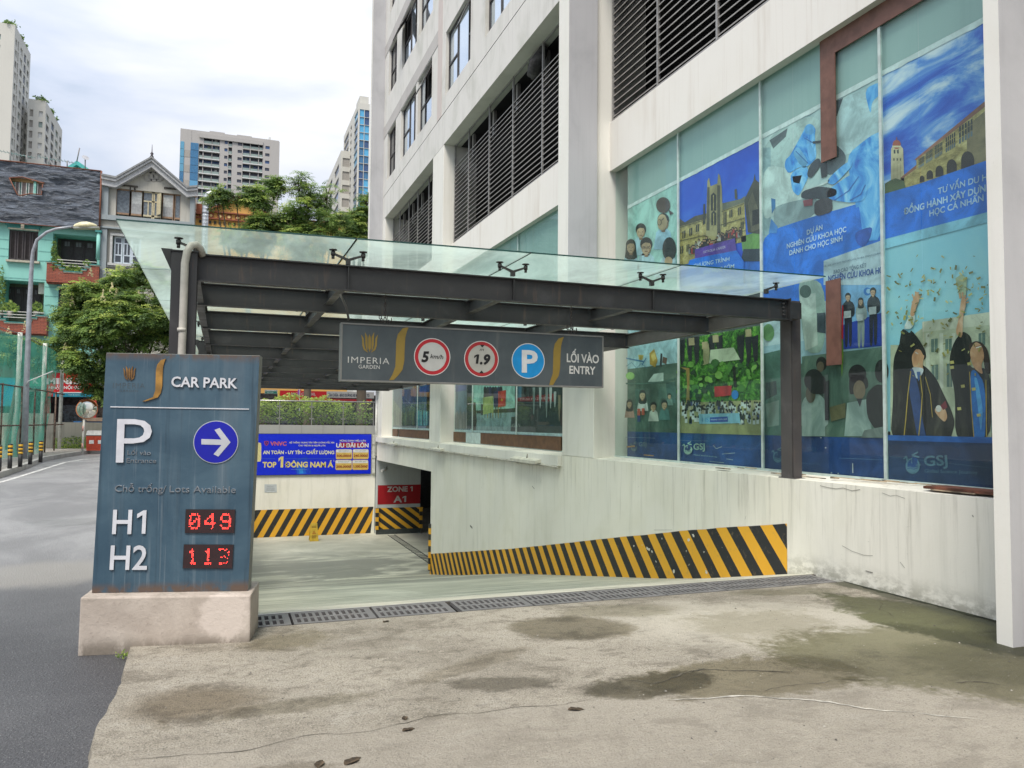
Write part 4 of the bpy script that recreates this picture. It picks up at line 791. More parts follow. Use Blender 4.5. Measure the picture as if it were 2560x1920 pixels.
P.conv = c5; P.poly([(850, 590), (935, 570), (950, 1015), (850, 1010)], '4c7065', 4); P.poly([(860, 740), (915, 730), (920, 800), (860, 830)], '2f3f42', 5); P.poly([(860, 850), (930, 830), (930, 960), (870, 970)], '7b8f86', 5); P.ell(875, 480, 30, 45, '6f9c66', 5)
gsj(P, 925, 1125, 26, '5d86a0', lay=6); P.text('Global Science Journey', (975, 1155), (1145, 1166), 10, '4d74a0', 6); P.text('GSJ', (1078, 1090), (1120, 1092), 18, '3d679a', 6); P.line([(1245, 1130), (1470, 1140)], 2, '5d86b0', 12); P.line([(1315, 1158), (1316, 1208)], 4, 'd5d9da', 12)
for (x, y) in [(1205, 1207), (1240, 1210), (1285, 1229), (1410, 1236), (1175, 1077), (1150, 1025)]: P.ell(x, y, 4, 3, 'c3ccd2', 12, 8)
P.build('poster', sw1)
# poster D: campus above, graduates below
P = Paint(FP); P.photo = True; a, b = pD; rect(P, a, b, 4.0, ZT, PSKY); rect(P, a, b, 1.55, 4.0, PSKY2); rect(P, a, b, ZB, ZN, '10325f', 20); rect(P, a, b, ZN - .02, ZN + .035, '1d62b8', 20.2)
P.conv = ch
for i in range(0):
    x = rr_.uniform(1035, 1900); y = rr_.uniform(-260, 760); P.ell(x, y, rr_.uniform(60, 190), rr_.uniform(14, 44), rr_.choice(['9cbce6', 'b7cdea', '6fa3e4', '2f70d8', '2463d0', '84aee6', 'cddcf0']), 1 + i * .02, 14, -.25)
P.poly([(1088, 850), (1090, 570), (1110, 540), (1165, 540), (1190, 570), (1200, 850)], 'cdbf98', 4); P.ell(1137, 535, 34, 38, 'a8553c', 4.5); P.poly([(1100, 545), (1172, 545), (1172, 560), (1100, 560)], 'd8cba6', 5); P.line([(1137, 475), (1137, 505)], 7, '8a4a38', 5)
for x in (1112, 1140): P.poly([(x, 585), (x + 14, 575), (x + 16, 610), (x + 2, 610)], '2e3838', 6)
for x in (1110, 1137, 1165): P.poly([(x, 650), (x + 11, 650), (x + 11, 670), (x, 670)], '5d5a48', 6); P.line([(x + 5, 690), (x + 5, 850)], 3, 'a39770', 6)
P.poly([(1170, 810), (1300, 710), (1300, 650), (1880, 190), (1885, 700), (1300, 900), (1190, 900)], PSTONE, 4); P.poly([(1285, 660), (1870, 175), (1880, 215), (1300, 668)], '9c6650', 5); P.poly([(1170, 810), (1300, 705), (1300, 735), (1190, 815)], '96614c', 5); P.poly([(1720, 380), (1880, 250), (1885, 690), (1720, 740)], '968660', 4.5)
for i, (x, y, w_, h_) in enumerate([(1320, 655, 48, 85), (1380, 605, 58, 95), (1455, 550, 66, 110), (1545, 480, 84, 130), (1655, 390, 120, 150)]):
    for k in range(5):
        for r_ in range(3): xx = x + w_ * k / 5; yy = y + h_ * r_ / 3 - (w_ * k / 5) * .62; P.poly([(xx, yy), (xx + w_ * .13, yy - w_ * .08), (xx + w_ * .13, yy + h_ * .24), (xx, yy + h_ * .27)], '38423f' if r_ < 2 else '6b7f88', 6)
for (cx, cy, r_) in [(1348, 820, 20), (1413, 785, 27), (1493, 755, 33), (1595, 715, 42), (1727, 665, 54)]:
    P.poly([(cx - r_, cy + r_ * 1.5)] + [(cx + r_ * math.cos(t), cy + r_ * 1.35 * -math.sin(t)) for t in [math.pi - math.pi * k / 10 for k in range(11)]] + [(cx + r_, cy + r_ * 1.2)], '33291f', 6)
P.poly([(1040, 860), (1090, 830), (1130, 815), (1200, 840), (1215, 900), (1040, 950)], '56683c', 6); P.poly([(1040, 945), (1330, 860), (1880, 670), (1895, 1095), (1045, 1320)], '0f76e8', 7)
P.text('TƯ VẤN DU H', (1482, 948), (1892, 828), 48, 'b7d3f0', 9, bold=.02); P.text('ĐỒNG HÀNH XÂY DỰN', (1200, 1118), (1880, 922), 48, 'b7d3f0', 9, bold=.03); P.text('HỌC CÁ NHÂN', (1412, 1133), (1862, 1002), 48, 'b7d3f0', 9, bold=.02)
P.poly([(1045, 1320), (1895, 1095), (1900, 1180), (1045, 1400)], '8ccbe2', 6.5)
P.conv = cg
P.poly([(740, 560), (800, 560), (980, 430), (1290, 350), (1430, 340), (1440, 1230), (740, 1230)], 'c9ccae', 7.2); P.poly([(960, 400), (1440, 330), (1440, 420), (960, 470)], 'dcdcc4', 7.4)
for (x, y0, y1) in [(1022, 520, 610), (1120, 520, 600), (1025, 700, 800), (1130, 690, 850), (1350, 480, 560)]: P.poly([(x, y0), (x + 46, y0 - 6), (x + 46, y1), (x, y1)], '6b8478', 8); P.line([(x + 23, y0), (x + 23, y1)], 4, 'c9ccae', 8.5)
for x in (985, 1080, 1165): P.poly([(x, 480), (x + 26, 476), (x + 28, 860), (x + 2, 860)], 'e0e0cc', 8.6)
P.poly([(1190, 100), (1230, 70), (1270, 100), (1262, 220), (1215, 230)], 'b9c7a0', 7.6)
for i in range(135):
    x, y = rr_.uniform(725, 1420), rr_.triangular(-80, 820, 150); t = rr_.uniform(0, 3.1); l_ = rr_.uniform(7, 17); q = l_ * rr_.uniform(.25, .5); ca, sa = math.cos(t), math.sin(t)
    P.poly([(x + a_ * ca - b_ * sa, y + a_ * sa + b_ * ca) for a_, b_ in ((-l_, -q), (l_, -q), (l_, q), (-l_, q))], rr_.choice(['a99f4c', 'c0b66c', '8b8440', '6c6a34', 'cfc68a']), 18 + i * .004)
P.soft = True; GOWN = PGOWN
P.poly([(815, 470), (830, 445), (875, 480), (885, 455), (940, 520), (985, 600), (990, 660), (880, 700), (790, 640)], GOWN, 10); P.poly([(760, 660), (800, 560), (830, 500), (900, 560), (905, 690), (980, 700), (1060, 790), (1110, 900), (1160, 1000), (1190, 1100), (1150, 1235), (740, 1235), (760, 950)], GOWN, 10.3)
P.poly([(880, 450), (830, 450), (865, 370), (900, 330), (915, 370), (900, 430)], 'd3dbd6', 10); P.poly([(875, 360), (890, 270), (915, 200), (925, 190), (945, 215), (940, 260), (920, 300), (905, 365)], PSKIN, 10.5)
for (x0, y0, x1, y1) in [(905, 240, 893, 210), (917, 225, 915, 190), (928, 225, 936, 195), (938, 235, 955, 215), (905, 270, 890, 262)]: P.line([(x0, y0), (x1, y1)], 9, PSKIN, 10.8)
P.poly([(888, 640), (915, 590), (955, 575), (980, 620), (965, 690), (970, 740), (900, 720)], PSKIN, 11); P.poly([(905, 560), (960, 560), (985, 600), (975, 640), (950, 590), (915, 590)], '1b1512', 12); P.line([(915, 610), (935, 622)], 8, 'e8e0d4', 12)
P.poly([(890, 710), (975, 720), (965, 760), (930, 800), (900, 760)], 'd9dde0', 12); P.poly([(925, 745), (950, 745), (955, 790), (935, 810)], '3e68a8', 13)
P.poly([(880, 720), (905, 730), (950, 900), (960, 1060), (1000, 1235), (935, 1235), (895, 1000), (870, 870)], '1d3f78', 12.5); P.line([(885, 740), (865, 900), (850, 1080), (835, 1225)], 7, 'b89a3c', 14); P.line([(950, 770), (965, 900), (955, 1050), (935, 1230)], 7, 'b89a3c', 14); P.line([(985, 780), (1020, 900), (1035, 1060)], 4, 'b89a3c', 14)
P.poly([(1045, 1010), (1075, 975), (1125, 1000), (1140, 1060), (1120, 1095), (1080, 1060)], PSKIN, 14); P.ell(1078, 1000, 20, 24, 'd9d3cc', 14.5); P.poly([(1090, 980), (1125, 945), (1140, 990), (1110, 1010)], '7d2430', 14.4)
P.poly([(1150, 640), (1180, 540), (1240, 460), (1300, 500), (1310, 600), (1280, 720), (1440, 720), (1440, 1235), (1190, 1235), (1190, 900), (1155, 740)], GOWN, 10.4); P.poly([(1190, 480), (1215, 380), (1225, 280), (1240, 210), (1262, 240), (1265, 290), (1245, 350), (1240, 520)], PSKIN, 11)
for (x0, y0, x1, y1) in [(1225, 240, 1222, 200), (1240, 235, 1242, 195), (1255, 240, 1262, 215), (1262, 255, 1280, 235), (1268, 270, 1285, 262)]: P.line([(x0, y0), (x1, y1)], 10, PSKIN, 11.5)
P.poly([(1280, 560), (1330, 530), (1380, 545), (1420, 600), (1440, 760), (1400, 760), (1380, 620), (1300, 640)], '3b2519', 11); P.poly([(1290, 600), (1330, 535), (1375, 560), (1395, 640), (1370, 700), (1385, 770), (1320, 720), (1300, 660)], PSKIN, 12); P.line([(1335, 580), (1372, 570)], 8, 'f0e6da', 13); P.line([(1328, 575), (1375, 562)], 3, '7a2e2a', 13.5)
P.poly([(1295, 740), (1330, 730), (1400, 830), (1400, 1240), (1325, 1240), (1300, 1000)], '1f74c8', 12); P.poly([(1320, 780), (1345, 790), (1385, 1000), (1370, 1180), (1350, 1000)], '58a8e4', 13); P.line([(1292, 745), (1305, 1000), (1325, 1235)], 6, 'c0a040', 14); P.line([(1405, 800), (1410, 1235)], 6, 'c0a040', 14)
for (x, y) in [(1170, 680), (1170, 715), (1245, 845), (1320, 865), (1355, 1045), (1220, 1000), (1290, 690)]: P.poly([(x - 14, y - 8), (x + 12, y - 12), (x + 16, y + 8), (x - 10, y + 12)], 'd0c070', 15)
gsj(P, 905, 1395, 50, '55788e', (985, 1395), (1148, 1390), 66, ((988, 1440), (1355, 1452), 22), 24); P.line([(735, 1330), (1445, 1410)], 2, '4d6c88', 25)
P.build('poster', sw1)
# brown cladding strips left on the glass
BRN = plain((.18, .088, .065), .6, var=.15)
def xq(px0, px1, z0, z1, z0b=None, x=6.465):
    y0, y1 = YG(px0, 400, x), YG(px1, 400, x); return y0, y1
y0, y1 = at(2052, 250, 'x', 6.462)[1], at(2089, 250, 'x', 6.462)[1]; zb0 = at(2060, 405, 'x', 6.462)[2]
MB().box(6.455, 6.470, y1, y0, zb0, 6.75).build('brown_strip', BRN, sw1); zz = at(2089, 131, 'x', 6.462)[2]
MB().box(6.455, 6.470, 4.3, y1 - .002, zz, 6.75).build('brown_strip', BRN, sw1)
y0, y1 = at(2066, 800, 'x', 6.462)[1], at(2102, 800, 'x', 6.462)[1]
MB().box(6.455, 6.470, y1, y0, at(2080, 913, 'x', 6.462)[2], at(2080, 700, 'x', 6.462)[2]).build('brown_strip', BRN, sw1)
# rotten timber on the sill
mb = MB(); rr_ = random.Random(12)
for i in range(26):
    y = rr_.uniform(4.4, 9.0); l_ = rr_.uniform(.1, .5); x = rr_.uniform(6.10, 6.44); mb.obox((x, y, 1.02 + (x - 6.06) * .07 + rr_.uniform(0, .012)), (0, 1, 0), (1, 0, 0), (0, 0, 1), l_ / 2, rr_.uniform(.004, .014), .005)
mb.build('sill_splinters', plain((.46, .36, .25), .9, var=.5), bld)['kind'] = 'stuff'
MB().box(6.12, 6.40, 4.3, 5.5, 1.03, 1.055).build('rusty_sill_plate', plain((.20, .075, .045), .8, var=.4), bld)
# --- second and third shop bays
JZ = 1.31
sw2 = shopwin([22.46] + [YG(p, 1050) for p in (1181, 1291)] + [13.605], 1.045, 6.85, [YG(1190, 1050), YG(1259, 1050), YG(1345, 1050)])
sw3 = shopwin([31.55] + [YG(1043, 1050)] + [23.78], 1.045, 6.85, [YG(1006, 1050)])
for s_, a, b in ((sw2, 13.61, 22.46), (sw3, 23.78, 31.55)):
    MB().box(6.515, 6.52, a, b, 4.2, 6.85).build('frosted_film', FILM, s_); MB().box(6.512, 6.516, a, b, 1.34, 1.40).build('film_edge', plain((.62, .76, .80), .5), s_)
# brown panels under them
for s_, px0, px1 in ((sw2, 1134, 1164), (sw2, 1202, 1403), (sw3, 981, 994), (sw3, 997, 1071)):
    MB().box(6.45, 6.468, YG(px1, 1110, 6.46), YG(px0, 1110, 6.46), 1.05, 1.335).build('brown_panel', plain((.135, .066, .03), .6, var=.2), s_)
MB().box(6.452, 6.468, YG(1201, 1110, 6.46), YG(1165, 1110, 6.46), 1.05, 1.335).build('pale_panel', plain((.50, .62, .60), .6), sw2)
cw = lambda x, y: (1120 + x / 6.9125, 960 + y / 6.9125)
P = Paint(FP); P.photo = True; rect(P, YP(1133), YP(1180), 1.4, 4.2, '4d6f82'); rect(P, YP(1182), YP(1290), 1.4, 4.2, '9fd0c4'); rect(P, YP(1292), 13.62, 1.4, 4.2, '2f3d3d'); P.conv = cw
P.poly([(100, 20), (320, 20), (320, 110), (100, 140)], '3c4f8e', 2); P.poly([(325, 20), (412, 20), (410, 775), (325, 770)], '1f3038', 2)
for i in range(16): P.poly([(105 + i * 14, 470 + (i * 53 % 70)), (117 + i * 14, 460 + (i * 53 % 70)), (119 + i * 14, 770), (105 + i * 14, 770)], ['6a625f', '7f7b7c', '4d5358', '908f90'][i % 4], 3)
P.poly([(490, 460), (1170, 415), (1170, 490), (500, 510)], '2a2f2d', 2); P.poly([(440, 515), (1165, 485), (1165, 820), (440, 800)], '8aa5a8', 2); P.poly([(432, 320), (480, 315), (500, 640), (480, 800), (435, 800)], '3a2b28', 4)
P.poly([(605, 235), (785, 205), (790, 490), (610, 530)], 'a9b870', 5); P.poly([(575, 345), (605, 350), (605, 540), (575, 535)], '1f2322', 5); P.poly([(790, 130), (870, 120), (875, 400), (795, 400)], '232c58', 5); P.poly([(872, 130), (1005, 105), (1000, 380), (870, 405)], 'c23a26', 6); P.poly([(915, 285), (928, 262), (934, 235), (942, 262), (955, 285), (940, 285), (935, 312), (930, 285)], 'd8c03a', 7)
for i, x in enumerate(range(640, 960, 46)): P.poly([(x - 22, 60 + (i % 2) * 12), (x, 40), (x + 24, 60), (x + 28, 230), (x - 24, 240)], ['1b1f24', '2c3036', '262c50'][i % 3], 3); P.poly([(x - 8, 400), (x + 8, 400), (x + 5, 590), (x - 4, 590)], ['22272a', 'b9913c'][i % 2], 3)
P.poly([(1100, 570), (1165, 565), (1165, 820), (1085, 820)], '2d3131', 5); P.text('ASEAN', (1098, 750), (1250, 742), 62, 'b9c4c2', 7)
P.poly([(1195, 240), (1850, 160), (1850, 305), (1195, 300)], '7d2028', 3); P.text('TRẠI NGHIỆM', (1240, 285), (1780, 262), 34, 'c9b0b0', 4); P.poly([(1195, 20), (1275, 20), (1270, 230), (1195, 240)], '3f6f86', 3); P.line([(1195, 318), (1965, 312)], 9, '556c76', 5)
for i, (x, y0, y1, c_) in enumerate([(1490, 60, 520, '8a9a98'), (1600, 60, 420, 'a9b4b4'), (1710, 60, 580, '909c9c'), (1780, 60, 420, 'c4cccc'), (1855, 130, 400, 'b4baba'), (1930, 190, 640, '8a7c66'), (1420, 40, 240, '1a1d20'), (1660, 40, 200, '222a30'), (1330, 40, 200, '15181a')]): P.poly([(x - 22, y0), (x + 22, y0), (x + 18, (y0 + y1) / 2), (x + 3, y1), (x - 8, y1), (x - 20, (y0 + y1) / 2)], c_, 6)
P.build('poster', sw2)
P = Paint(FP); P.photo = True; rect(P, YP(982), YP(1042), 1.4, 4.2, '3e5a68'); rect(P, YP(1044), YP(1071), 1.4, 4.2, '2a5f86'); P.conv = lambda x, y: (920 + x / 5.53, 900 + y / 5.53)
P.poly([(345, 540), (420, 640), (470, 720), (470, 905), (345, 900)], '6d7c66', 2); P.poly([(440, 420), (660, 390), (660, 640), (500, 640)], '2f4a80', 2); P.line([(500, 520), (640, 660)], 5, '7f9ab0', 3); P.line([(640, 560), (560, 720)], 5, '7f9ab0', 3); P.poly([(690, 390), (850, 340), (850, 440), (690, 470)], '1f4a94', 3)
for i in range(8): P.poly([(690 + i * 19, 700 + i * 13 % 50), (705 + i * 19, 690), (708 + i * 19, 905), (690 + i * 19, 905)], ['5cb8cc', '3a90b0', '86d0dc', '2c6a8c'][i % 4], 3)
for i in range(8): P.poly([(360 + i * 36, 700 + i * 29 % 60), (385 + i * 36, 690), (387 + i * 36, 905), (360 + i * 36, 905)], ['4d5a52', '66705c', '39474a'][i % 3], 3)
P.build('poster', sw3)
# --- ledge lip, conduit, wall lights
LIP = WALL
MB().box(5.985, 6.058, 13.62, 32.44, .80, .992).build('ledge_lip', LIP, bld)
mb = MB(); cp = [(5.97, 13.6 + i * .7, .775 + .02 * mnoise.noise(Vector((i * .6, 0, 0)))) for i in range(27)]; mb.tube(cp, .018, 8)
for i in range(1, 26, 1): mb.tube([(5.97, 13.6 + i * .7, cp[i][2] - .0), (5.97, 13.66 + i * .7, cp[i][2])], .026, 8)
mb.build('conduit', plain((.50, .48, .42), .6), bld)
for i, (pxa, pxb, py, lb) in enumerate([(1282, 1346, 1148, 'white strip light on the wall below the middle shop windows'), (1078, 1106, 1121, 'white strip light on the wall left of the second column'), (973, 990, 1108, 'small strip light on the wall nearest the blue billboard')]):
    ya, yb = at(pxa, py, 'x', 5.93)[1], at(pxb, py + 6, 'x', 5.93)[1]; z = at((pxa + pxb) / 2, py + 2, 'x', 5.93)[2]
    t = empty('wall_light', (6.0, (ya + yb) / 2, z), lb, 'light', 'strip lights on the ramp wall')
    mb = MB(); mb.hexa([(5.86, yb, z - .05), (5.86, ya, z - .05), (6.0, ya, z - .02), (6.0, yb, z - .02)], [(5.86, yb, z + .01), (5.86, ya, z + .01), (6.0, ya, z + .05), (6.0, yb, z + .05)]); mb.build('housing', plain((.62, .60, .52), .5), t)
    MB().box(5.875, 5.985, yb + .02, ya - .02, z - .062, z - .05).build('diffuser', plain((.45, .44, .40), .4), t); MB().tube([(5.97, (ya + yb) / 2, z + .03), (5.99, (ya + yb) / 2, z + .13)], .02, 8).build('bracket', plain((.3, .29, .25), .5), t)
# --- car park entrance: dark basement behind the opening, zone wall, stripes
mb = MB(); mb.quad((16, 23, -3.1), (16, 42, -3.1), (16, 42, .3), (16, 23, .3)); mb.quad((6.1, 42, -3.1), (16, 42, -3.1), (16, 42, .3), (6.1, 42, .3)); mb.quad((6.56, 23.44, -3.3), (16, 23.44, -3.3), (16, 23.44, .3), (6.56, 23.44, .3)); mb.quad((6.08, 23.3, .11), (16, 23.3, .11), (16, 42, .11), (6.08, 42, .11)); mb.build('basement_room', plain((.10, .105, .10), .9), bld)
MB().tube([(6.02, 32.5, .2), (6.02, 32.5, 3.05)], .05, 10).build('white_pipe', plain((.7, .7, .66), .5), bld); MB().box(6.12, 7.97, 32.6, 33.0, -3.07, .105).build('zone_wall', wallpaint('zone_wall_paint', (.50, .53, .53), (.35, .37, .37)), bld)
MB().box(6.10, 8.0, 32.54, 32.6, -3.07, -2.86).build('dark_skirting', plain((.05, .06, .06), .7), bld)
ZP = Plane((0, 32.596, 0), (1, 0, 0), (0, 0, 1), (0, -1, 0)); P = Paint(ZP); P.polyab([(6.15, -1.83), (7.965, -1.83), (7.965, -1.03), (6.15, -1.03)], 'b01824', 1); P.conv = lambda x, y: (620 + x / 3.568, 1200 + y / 3.568)
P.text('ZONE 1', (1240, 105), (1468, 100), 44, 'd0ccc8', 3, bold=.03); P.text('A1', (1297, 198), (1410, 196), 54, 'd0ccc8', 3, bold=.03); P.build('zone_sign', bld)
HZ3 = stripemat('zone_wall_stripes', lambda g, S: g.mth('ADD', S[2], g.mth('MULTIPLY', S[0], .76)), .385, .1)
mb = MB(); mb.quad((6.125, 32.592, -2.862), (7.965, 32.592, -2.862), (7.965, 32.592, -1.975), (6.125, 32.592, -1.975)); mb.build('zone_stripe_band', HZ3, bld)
HZ4 = stripemat('corner_guard_stripes', lambda g, S: S[2], .36, .0)
for x, y in ((6.06, 32.50), (7.93, 32.52)): MB().box(x, x + .13, y, y + .08, -2.86, -1.97).build('corner_guard', HZ4, bld)
MB().box(6.0, 6.13, 23.36, 23.452, -2.9, -1.5).build('corner_guard', HZ4, bld)
mb = MB(); mb.box(6.52, 6.56, 24.2, 32.3, -3.06, -3.052); mb.box(6.80, 6.84, 24.2, 32.3, -3.06, -3.052)
for i in range(27): mb.box(6.56, 6.80, 24.2 + i * .3, 24.28 + i * .3, -3.06, -3.052)
tag(mb.build('floor_drain', plain((.06, .06, .06), .7), None), 'long dark drain strip crossing the basement entrance floor', 'floor drain')
t = empty('security_camera', (6.35, 32.3, -.25), 'small white security camera above the red zone sign', 'security camera')
p = at(960, 1175, 'y', 32.4); mb = MB(); mb.tube([(p[0] - .12, 32.3, p[2] - .03), (p[0] + .12, 32.45, p[2] + .05)], .055, 10); mb.build('camera_body', plain((.7, .7, .68), .4), t); MB().tube([(p[0] + .08, 32.42, p[2] + .03), (p[0] + .16, 32.59, p[2] + .12)], .02, 8).build('camera_arm', plain((.2, .2, .2), .5), t)
# ------------------------------------------------------------------ glass canopy over the ramp
can = empty('glass_canopy', (2.8, 7.1, 0), 'long dark steel canopy with tinted glass roof over the car park ramp', 'canopy')
CY = [7.08, 8.57, 10.72, 12.97, 15.34, 17.58, 19.73, 21.97, 24.36, 26.86, 29.3]
def ibeam(mb, axis, a, b, c, z0, z1, fw=.09, ft=.011, wt=.008):
    if axis == 'x':
        mb.box(a, b, c - fw / 2, c + fw / 2, z0, z0 + ft); mb.box(a, b, c - fw / 2, c + fw / 2, z1 - ft, z1); mb.box(a, b, c - wt / 2, c + wt / 2, z0 + ft, z1 - ft)
    else:
        mb.box(c - fw / 2, c + fw / 2, a, b, z0, z0 + ft); mb.box(c - fw / 2, c + fw / 2, a, b, z1 - ft, z1); mb.box(c - wt / 2, c + wt / 2, a, b, z0 + ft, z1 - ft)
for y in CY:
    mb = MB(); ibeam(mb, 'x', -.27, 5.90, y, 2.78, 3.01)
    if y < 7.5:
        for x in (1.03, 2.62, 4.17): mb.box(x - .005, x + .005, y - .04, y - .004, 2.792, 2.998)
        mb.box(5.90, 5.912, y - .06, y + .06, 2.765, 3.02)
        for z in (2.84, 2.88, 2.92, 2.96): mb.tube([(5.83, y - .03, z), (5.85, y - .012, z)], .012, 6)
    mb.build('cross_beam', STEEL, can)
LIGHTSTEEL = steel('weathered_steel', (.10, .092, .085), .6)
for x, z0 in ((-.25, 2.80), (1.03, 2.85), (2.62, 2.85), (4.17, 2.85), (5.86, 2.80)):
    for a, b in zip(CY[:-1], CY[1:]):
        mb = MB(); ibeam(mb, 'y', a + .05, b - .05, x, z0, 2.995, .08); mb.build('long_beam', STEEL if x != 5.86 else LIGHTSTEEL, can)
for i, y in enumerate((7.08, 14.9, 22.4, 29.3)):
    mb = MB(); x = -.33; z0 = 0 if i == 0 else .98
    mb.box(x - .1, x + .1, y - .1, y - .088, z0, 3.0); mb.box(x - .1, x + .1, y + .088, y + .1, z0, 3.0); mb.box(x - .006, x + .006, y - .088, y + .088, z0, 3.0); mb.hexa([(x - .104, y - .004, 2.85), (x - .1, y - .004, 2.75), (x - .1, y + .004, 2.75), (x - .104, y + .004, 2.85)], [(x - .19, y - .004, 3.04), (x - .1, y - .004, 3.04), (x - .1, y + .004, 3.04), (x - .19, y + .004, 3.04)]); mb.box(x - .11, x + .11, y - .11, y + .11, 3.002, 3.014)
    mb.build('post', STEEL, can, bevel=.003)
mb = MB(); mb.box(6.075, 6.19, 7.20, 7.212, 1.012, 3.03); mb.box(6.075, 6.19, 7.398, 7.41, 1.012, 3.03); mb.box(6.11, 6.125, 7.212, 7.398, 1.012, 3.03); mb.box(6.06, 6.2, 7.16, 7.44, 1.0, 1.013)
mb.box(6.07, 6.10, 7.25, 7.262, 1.013, 1.12); mb.hexa([(6.07, 7.30, 1.013), (6.10, 7.30, 1.013), (6.10, 7.38, 1.013), (6.07, 7.38, 1.013)], [(6.07, 7.30, 1.015), (6.10, 7.30, 1.10), (6.10, 7.33, 1.10), (6.07, 7.31, 1.015)]); mb.box(6.068, 6.074, 7.215, 7.395, 1.013, 3.02)
mb.build('post', steel('post_steel', (.085, .078, .078), .5), can); MB().box(5.912, 6.068, 7.04, 7.30, 2.80, 2.98).build('beam_bracket', STEEL, can)
# spider fittings: stub, one or two arms, glass discs
def roofz(x): return 3.135 + (x + .81) * .0095
def spider(kind):
    mb = MB(); z = 3.01
    mb.box(-.02, .02, -.02, .02, z, z + .05)
    arms = {'both': (-1, 1), 'left': (-1,), 'right': (1,)}[kind]
    for s in arms:
        mb.hexa([(0, -.012, z + .03), (0, .012, z + .03), (s * .135, .010, z + .085), (s * .135, -.010, z + .085)][::s or 1], [(0, -.012, z + .055), (0, .012, z + .055), (s * .135, .008, z + .103), (s * .135, -.008, z + .103)][::s or 1])
        mb.tube([(s * .135, 0, z + .045), (s * .135, 0, z + .075)], .014, 8); mb.tube([(s * .135, 0, z + .075), (s * .135, 0, z + .112)], .021, 8); mb.lathe((s * .135, 0, z + .112), [(0, .008), (.008, .012), (.011, .036), (.018, .036)], 14)
    return mb
SP = {}
for y in CY:
    for x, kd in ((-.25, 'left'), (1.03, 'both'), (2.62, 'both'), (4.17, 'both'), (5.62, 'left')):
        if kd == 'left' and x > 0: kd = 'right'
        if kd not in SP:
            s = spider(kd).build('spider_fitting', DARKM); s['_tmp'] = 1; SP[kd] = s.data; bpy.data.objects.remove(s)
        o = bpy.data.objects.new('spider_fitting', SP[kd]); COL.objects.link(o); o.parent = can; o.location = (x - 2.8, y - 7.1, (x + .25) * .0095 - .003)
# roof panes
GX = [-.815, 1.03, 2.625, 4.235, 6.045]; GYs = [6.62, 8.66, 10.86, 13.1, 15.4, 17.6, 19.8, 22.0, 24.4, 26.9, 29.5]
EDGEG = plain((.02, .075, .065), .3)
for a, b in zip(GX[:-1], GX[1:]):
    for c_, d in zip(GYs[:-1], GYs[1:]):
        mb = MB(); x0, x1, y0, y1 = a + .007, b - .007, c_ + .007, d - .007; z0, z1 = roofz(x0), roofz(x1); t = .013
        mb.cur = 0; mb.quad((x0, y0, z0), (x1, y0, z1), (x1, y1, z1), (x0, y1, z0)); mb.cur = 1
        for p, q in (((x0, y0, z0), (x1, y0, z1)), ((x1, y0, z1), (x1, y1, z1)), ((x1, y1, z1), (x0, y1, z0)), ((x0, y1, z0), (x0, y0, z0))): mb.quad(p, q, (q[0], q[1], q[2] + t), (p[0], p[1], p[2] + t))
        mb.build('glass_pane', [ROOFG, EDGEG], can)
SEAL = plain((.035, .045, .045), .6)
for x in GX[1:-1]:
    mb = MB(); z = roofz(x); mb.box(x - .006, x + .006, 6.62, 29.5, z + .002, z + .011); mb.build('silicone_joint', SEAL, can)
for y in GYs[1:-1]:
    mb = MB(); mb.hexa([(-.81, y - .006, roofz(-.81) + .002), (6.04, y - .006, roofz(6.04) + .002), (6.04, y + .006, roofz(6.04) + .002), (-.81, y + .006, roofz(-.81) + .002)], [(-.81, y - .006, roofz(-.81) + .011), (6.04, y - .006, roofz(6.04) + .011), (6.04, y + .006, roofz(6.04) + .011), (-.81, y + .006, roofz(-.81) + .011)]); mb.build('silicone_joint', SEAL, can)
# downpipe, loose cable
mb = MB(); pp = [(-.335, 6.945, 0), (-.33, 6.945, 1.5), (-.325, 6.945, 2.9), (-.31, 6.945, 3.0), (-.28, 6.95, 3.055), (-.245, 6.98, 3.07), (-.215, 7.02, 3.05), (-.19, 7.06, 3.0)]
mb.tube(pp, .031, 12); mb.tube([(-.333, 6.945, 2.33), (-.333, 6.945, 2.36)], .036, 12); mb.build('rain_pipe', plain((.50, .47, .42), .45), can)
p0 = at(850, 735, 'y', 7.3); p1 = at(872, 800, 'y', 7.3); MB().tube([tuple(p0), (p0[0] + .06, 7.3, p0[2] - .12), (p1[0], 7.3, p1[2])], .011, 8).build('cable', plain((.12, .11, .10), .5), can)

# ------------------------------------------------------------------ hanging sign
HYF = 7.20; A_, B_ = at(853, 806, 'y', HYF), at(1508, 970, 'y', HYF); hx0, hx1, hz0, hz1 = A_[0], B_[0], B_[2], A_[2]
hs = empty('hanging_sign', ((hx0 + hx1) / 2, HYF, hz0), 'long grey entry sign board with speed, height and parking discs hanging on chains', 'sign')
g = G('sign_grey'); st = g.noise((9, 9, .6), 6, .6); b_ = g.noise(2.2, 5, .6)
c = g.mix(g.mr(b_, .35, .7), (.050, .064, .072), (.075, .092, .100)); c = g.mix(g.mth('MULTIPLY', g.mr(st, .56, .8), .45), c, (.15, .15, .145)); HSG = g.out(c, .5)
mb = MB(); mb.box(hx0 + .012, hx1 - .012, HYF, HYF + .10, hz0 + .012, hz1 - .012); mb.build('board', HSG, hs)
mb = MB(); t = .014
for q in ((hx0, hx1, hz1 - t, hz1), (hx0, hx1, hz0, hz0 + t), (hx0, hx0 + t, hz0 + t, hz1 - t), (hx1 - t, hx1, hz0 + t, hz1 - t)): mb.box(q[0], q[1], HYF - .006, HYF + .106, q[2], q[3])
mb.build('edge_frame', steel('sign_edge', (.20, .20, .19), .5), hs)
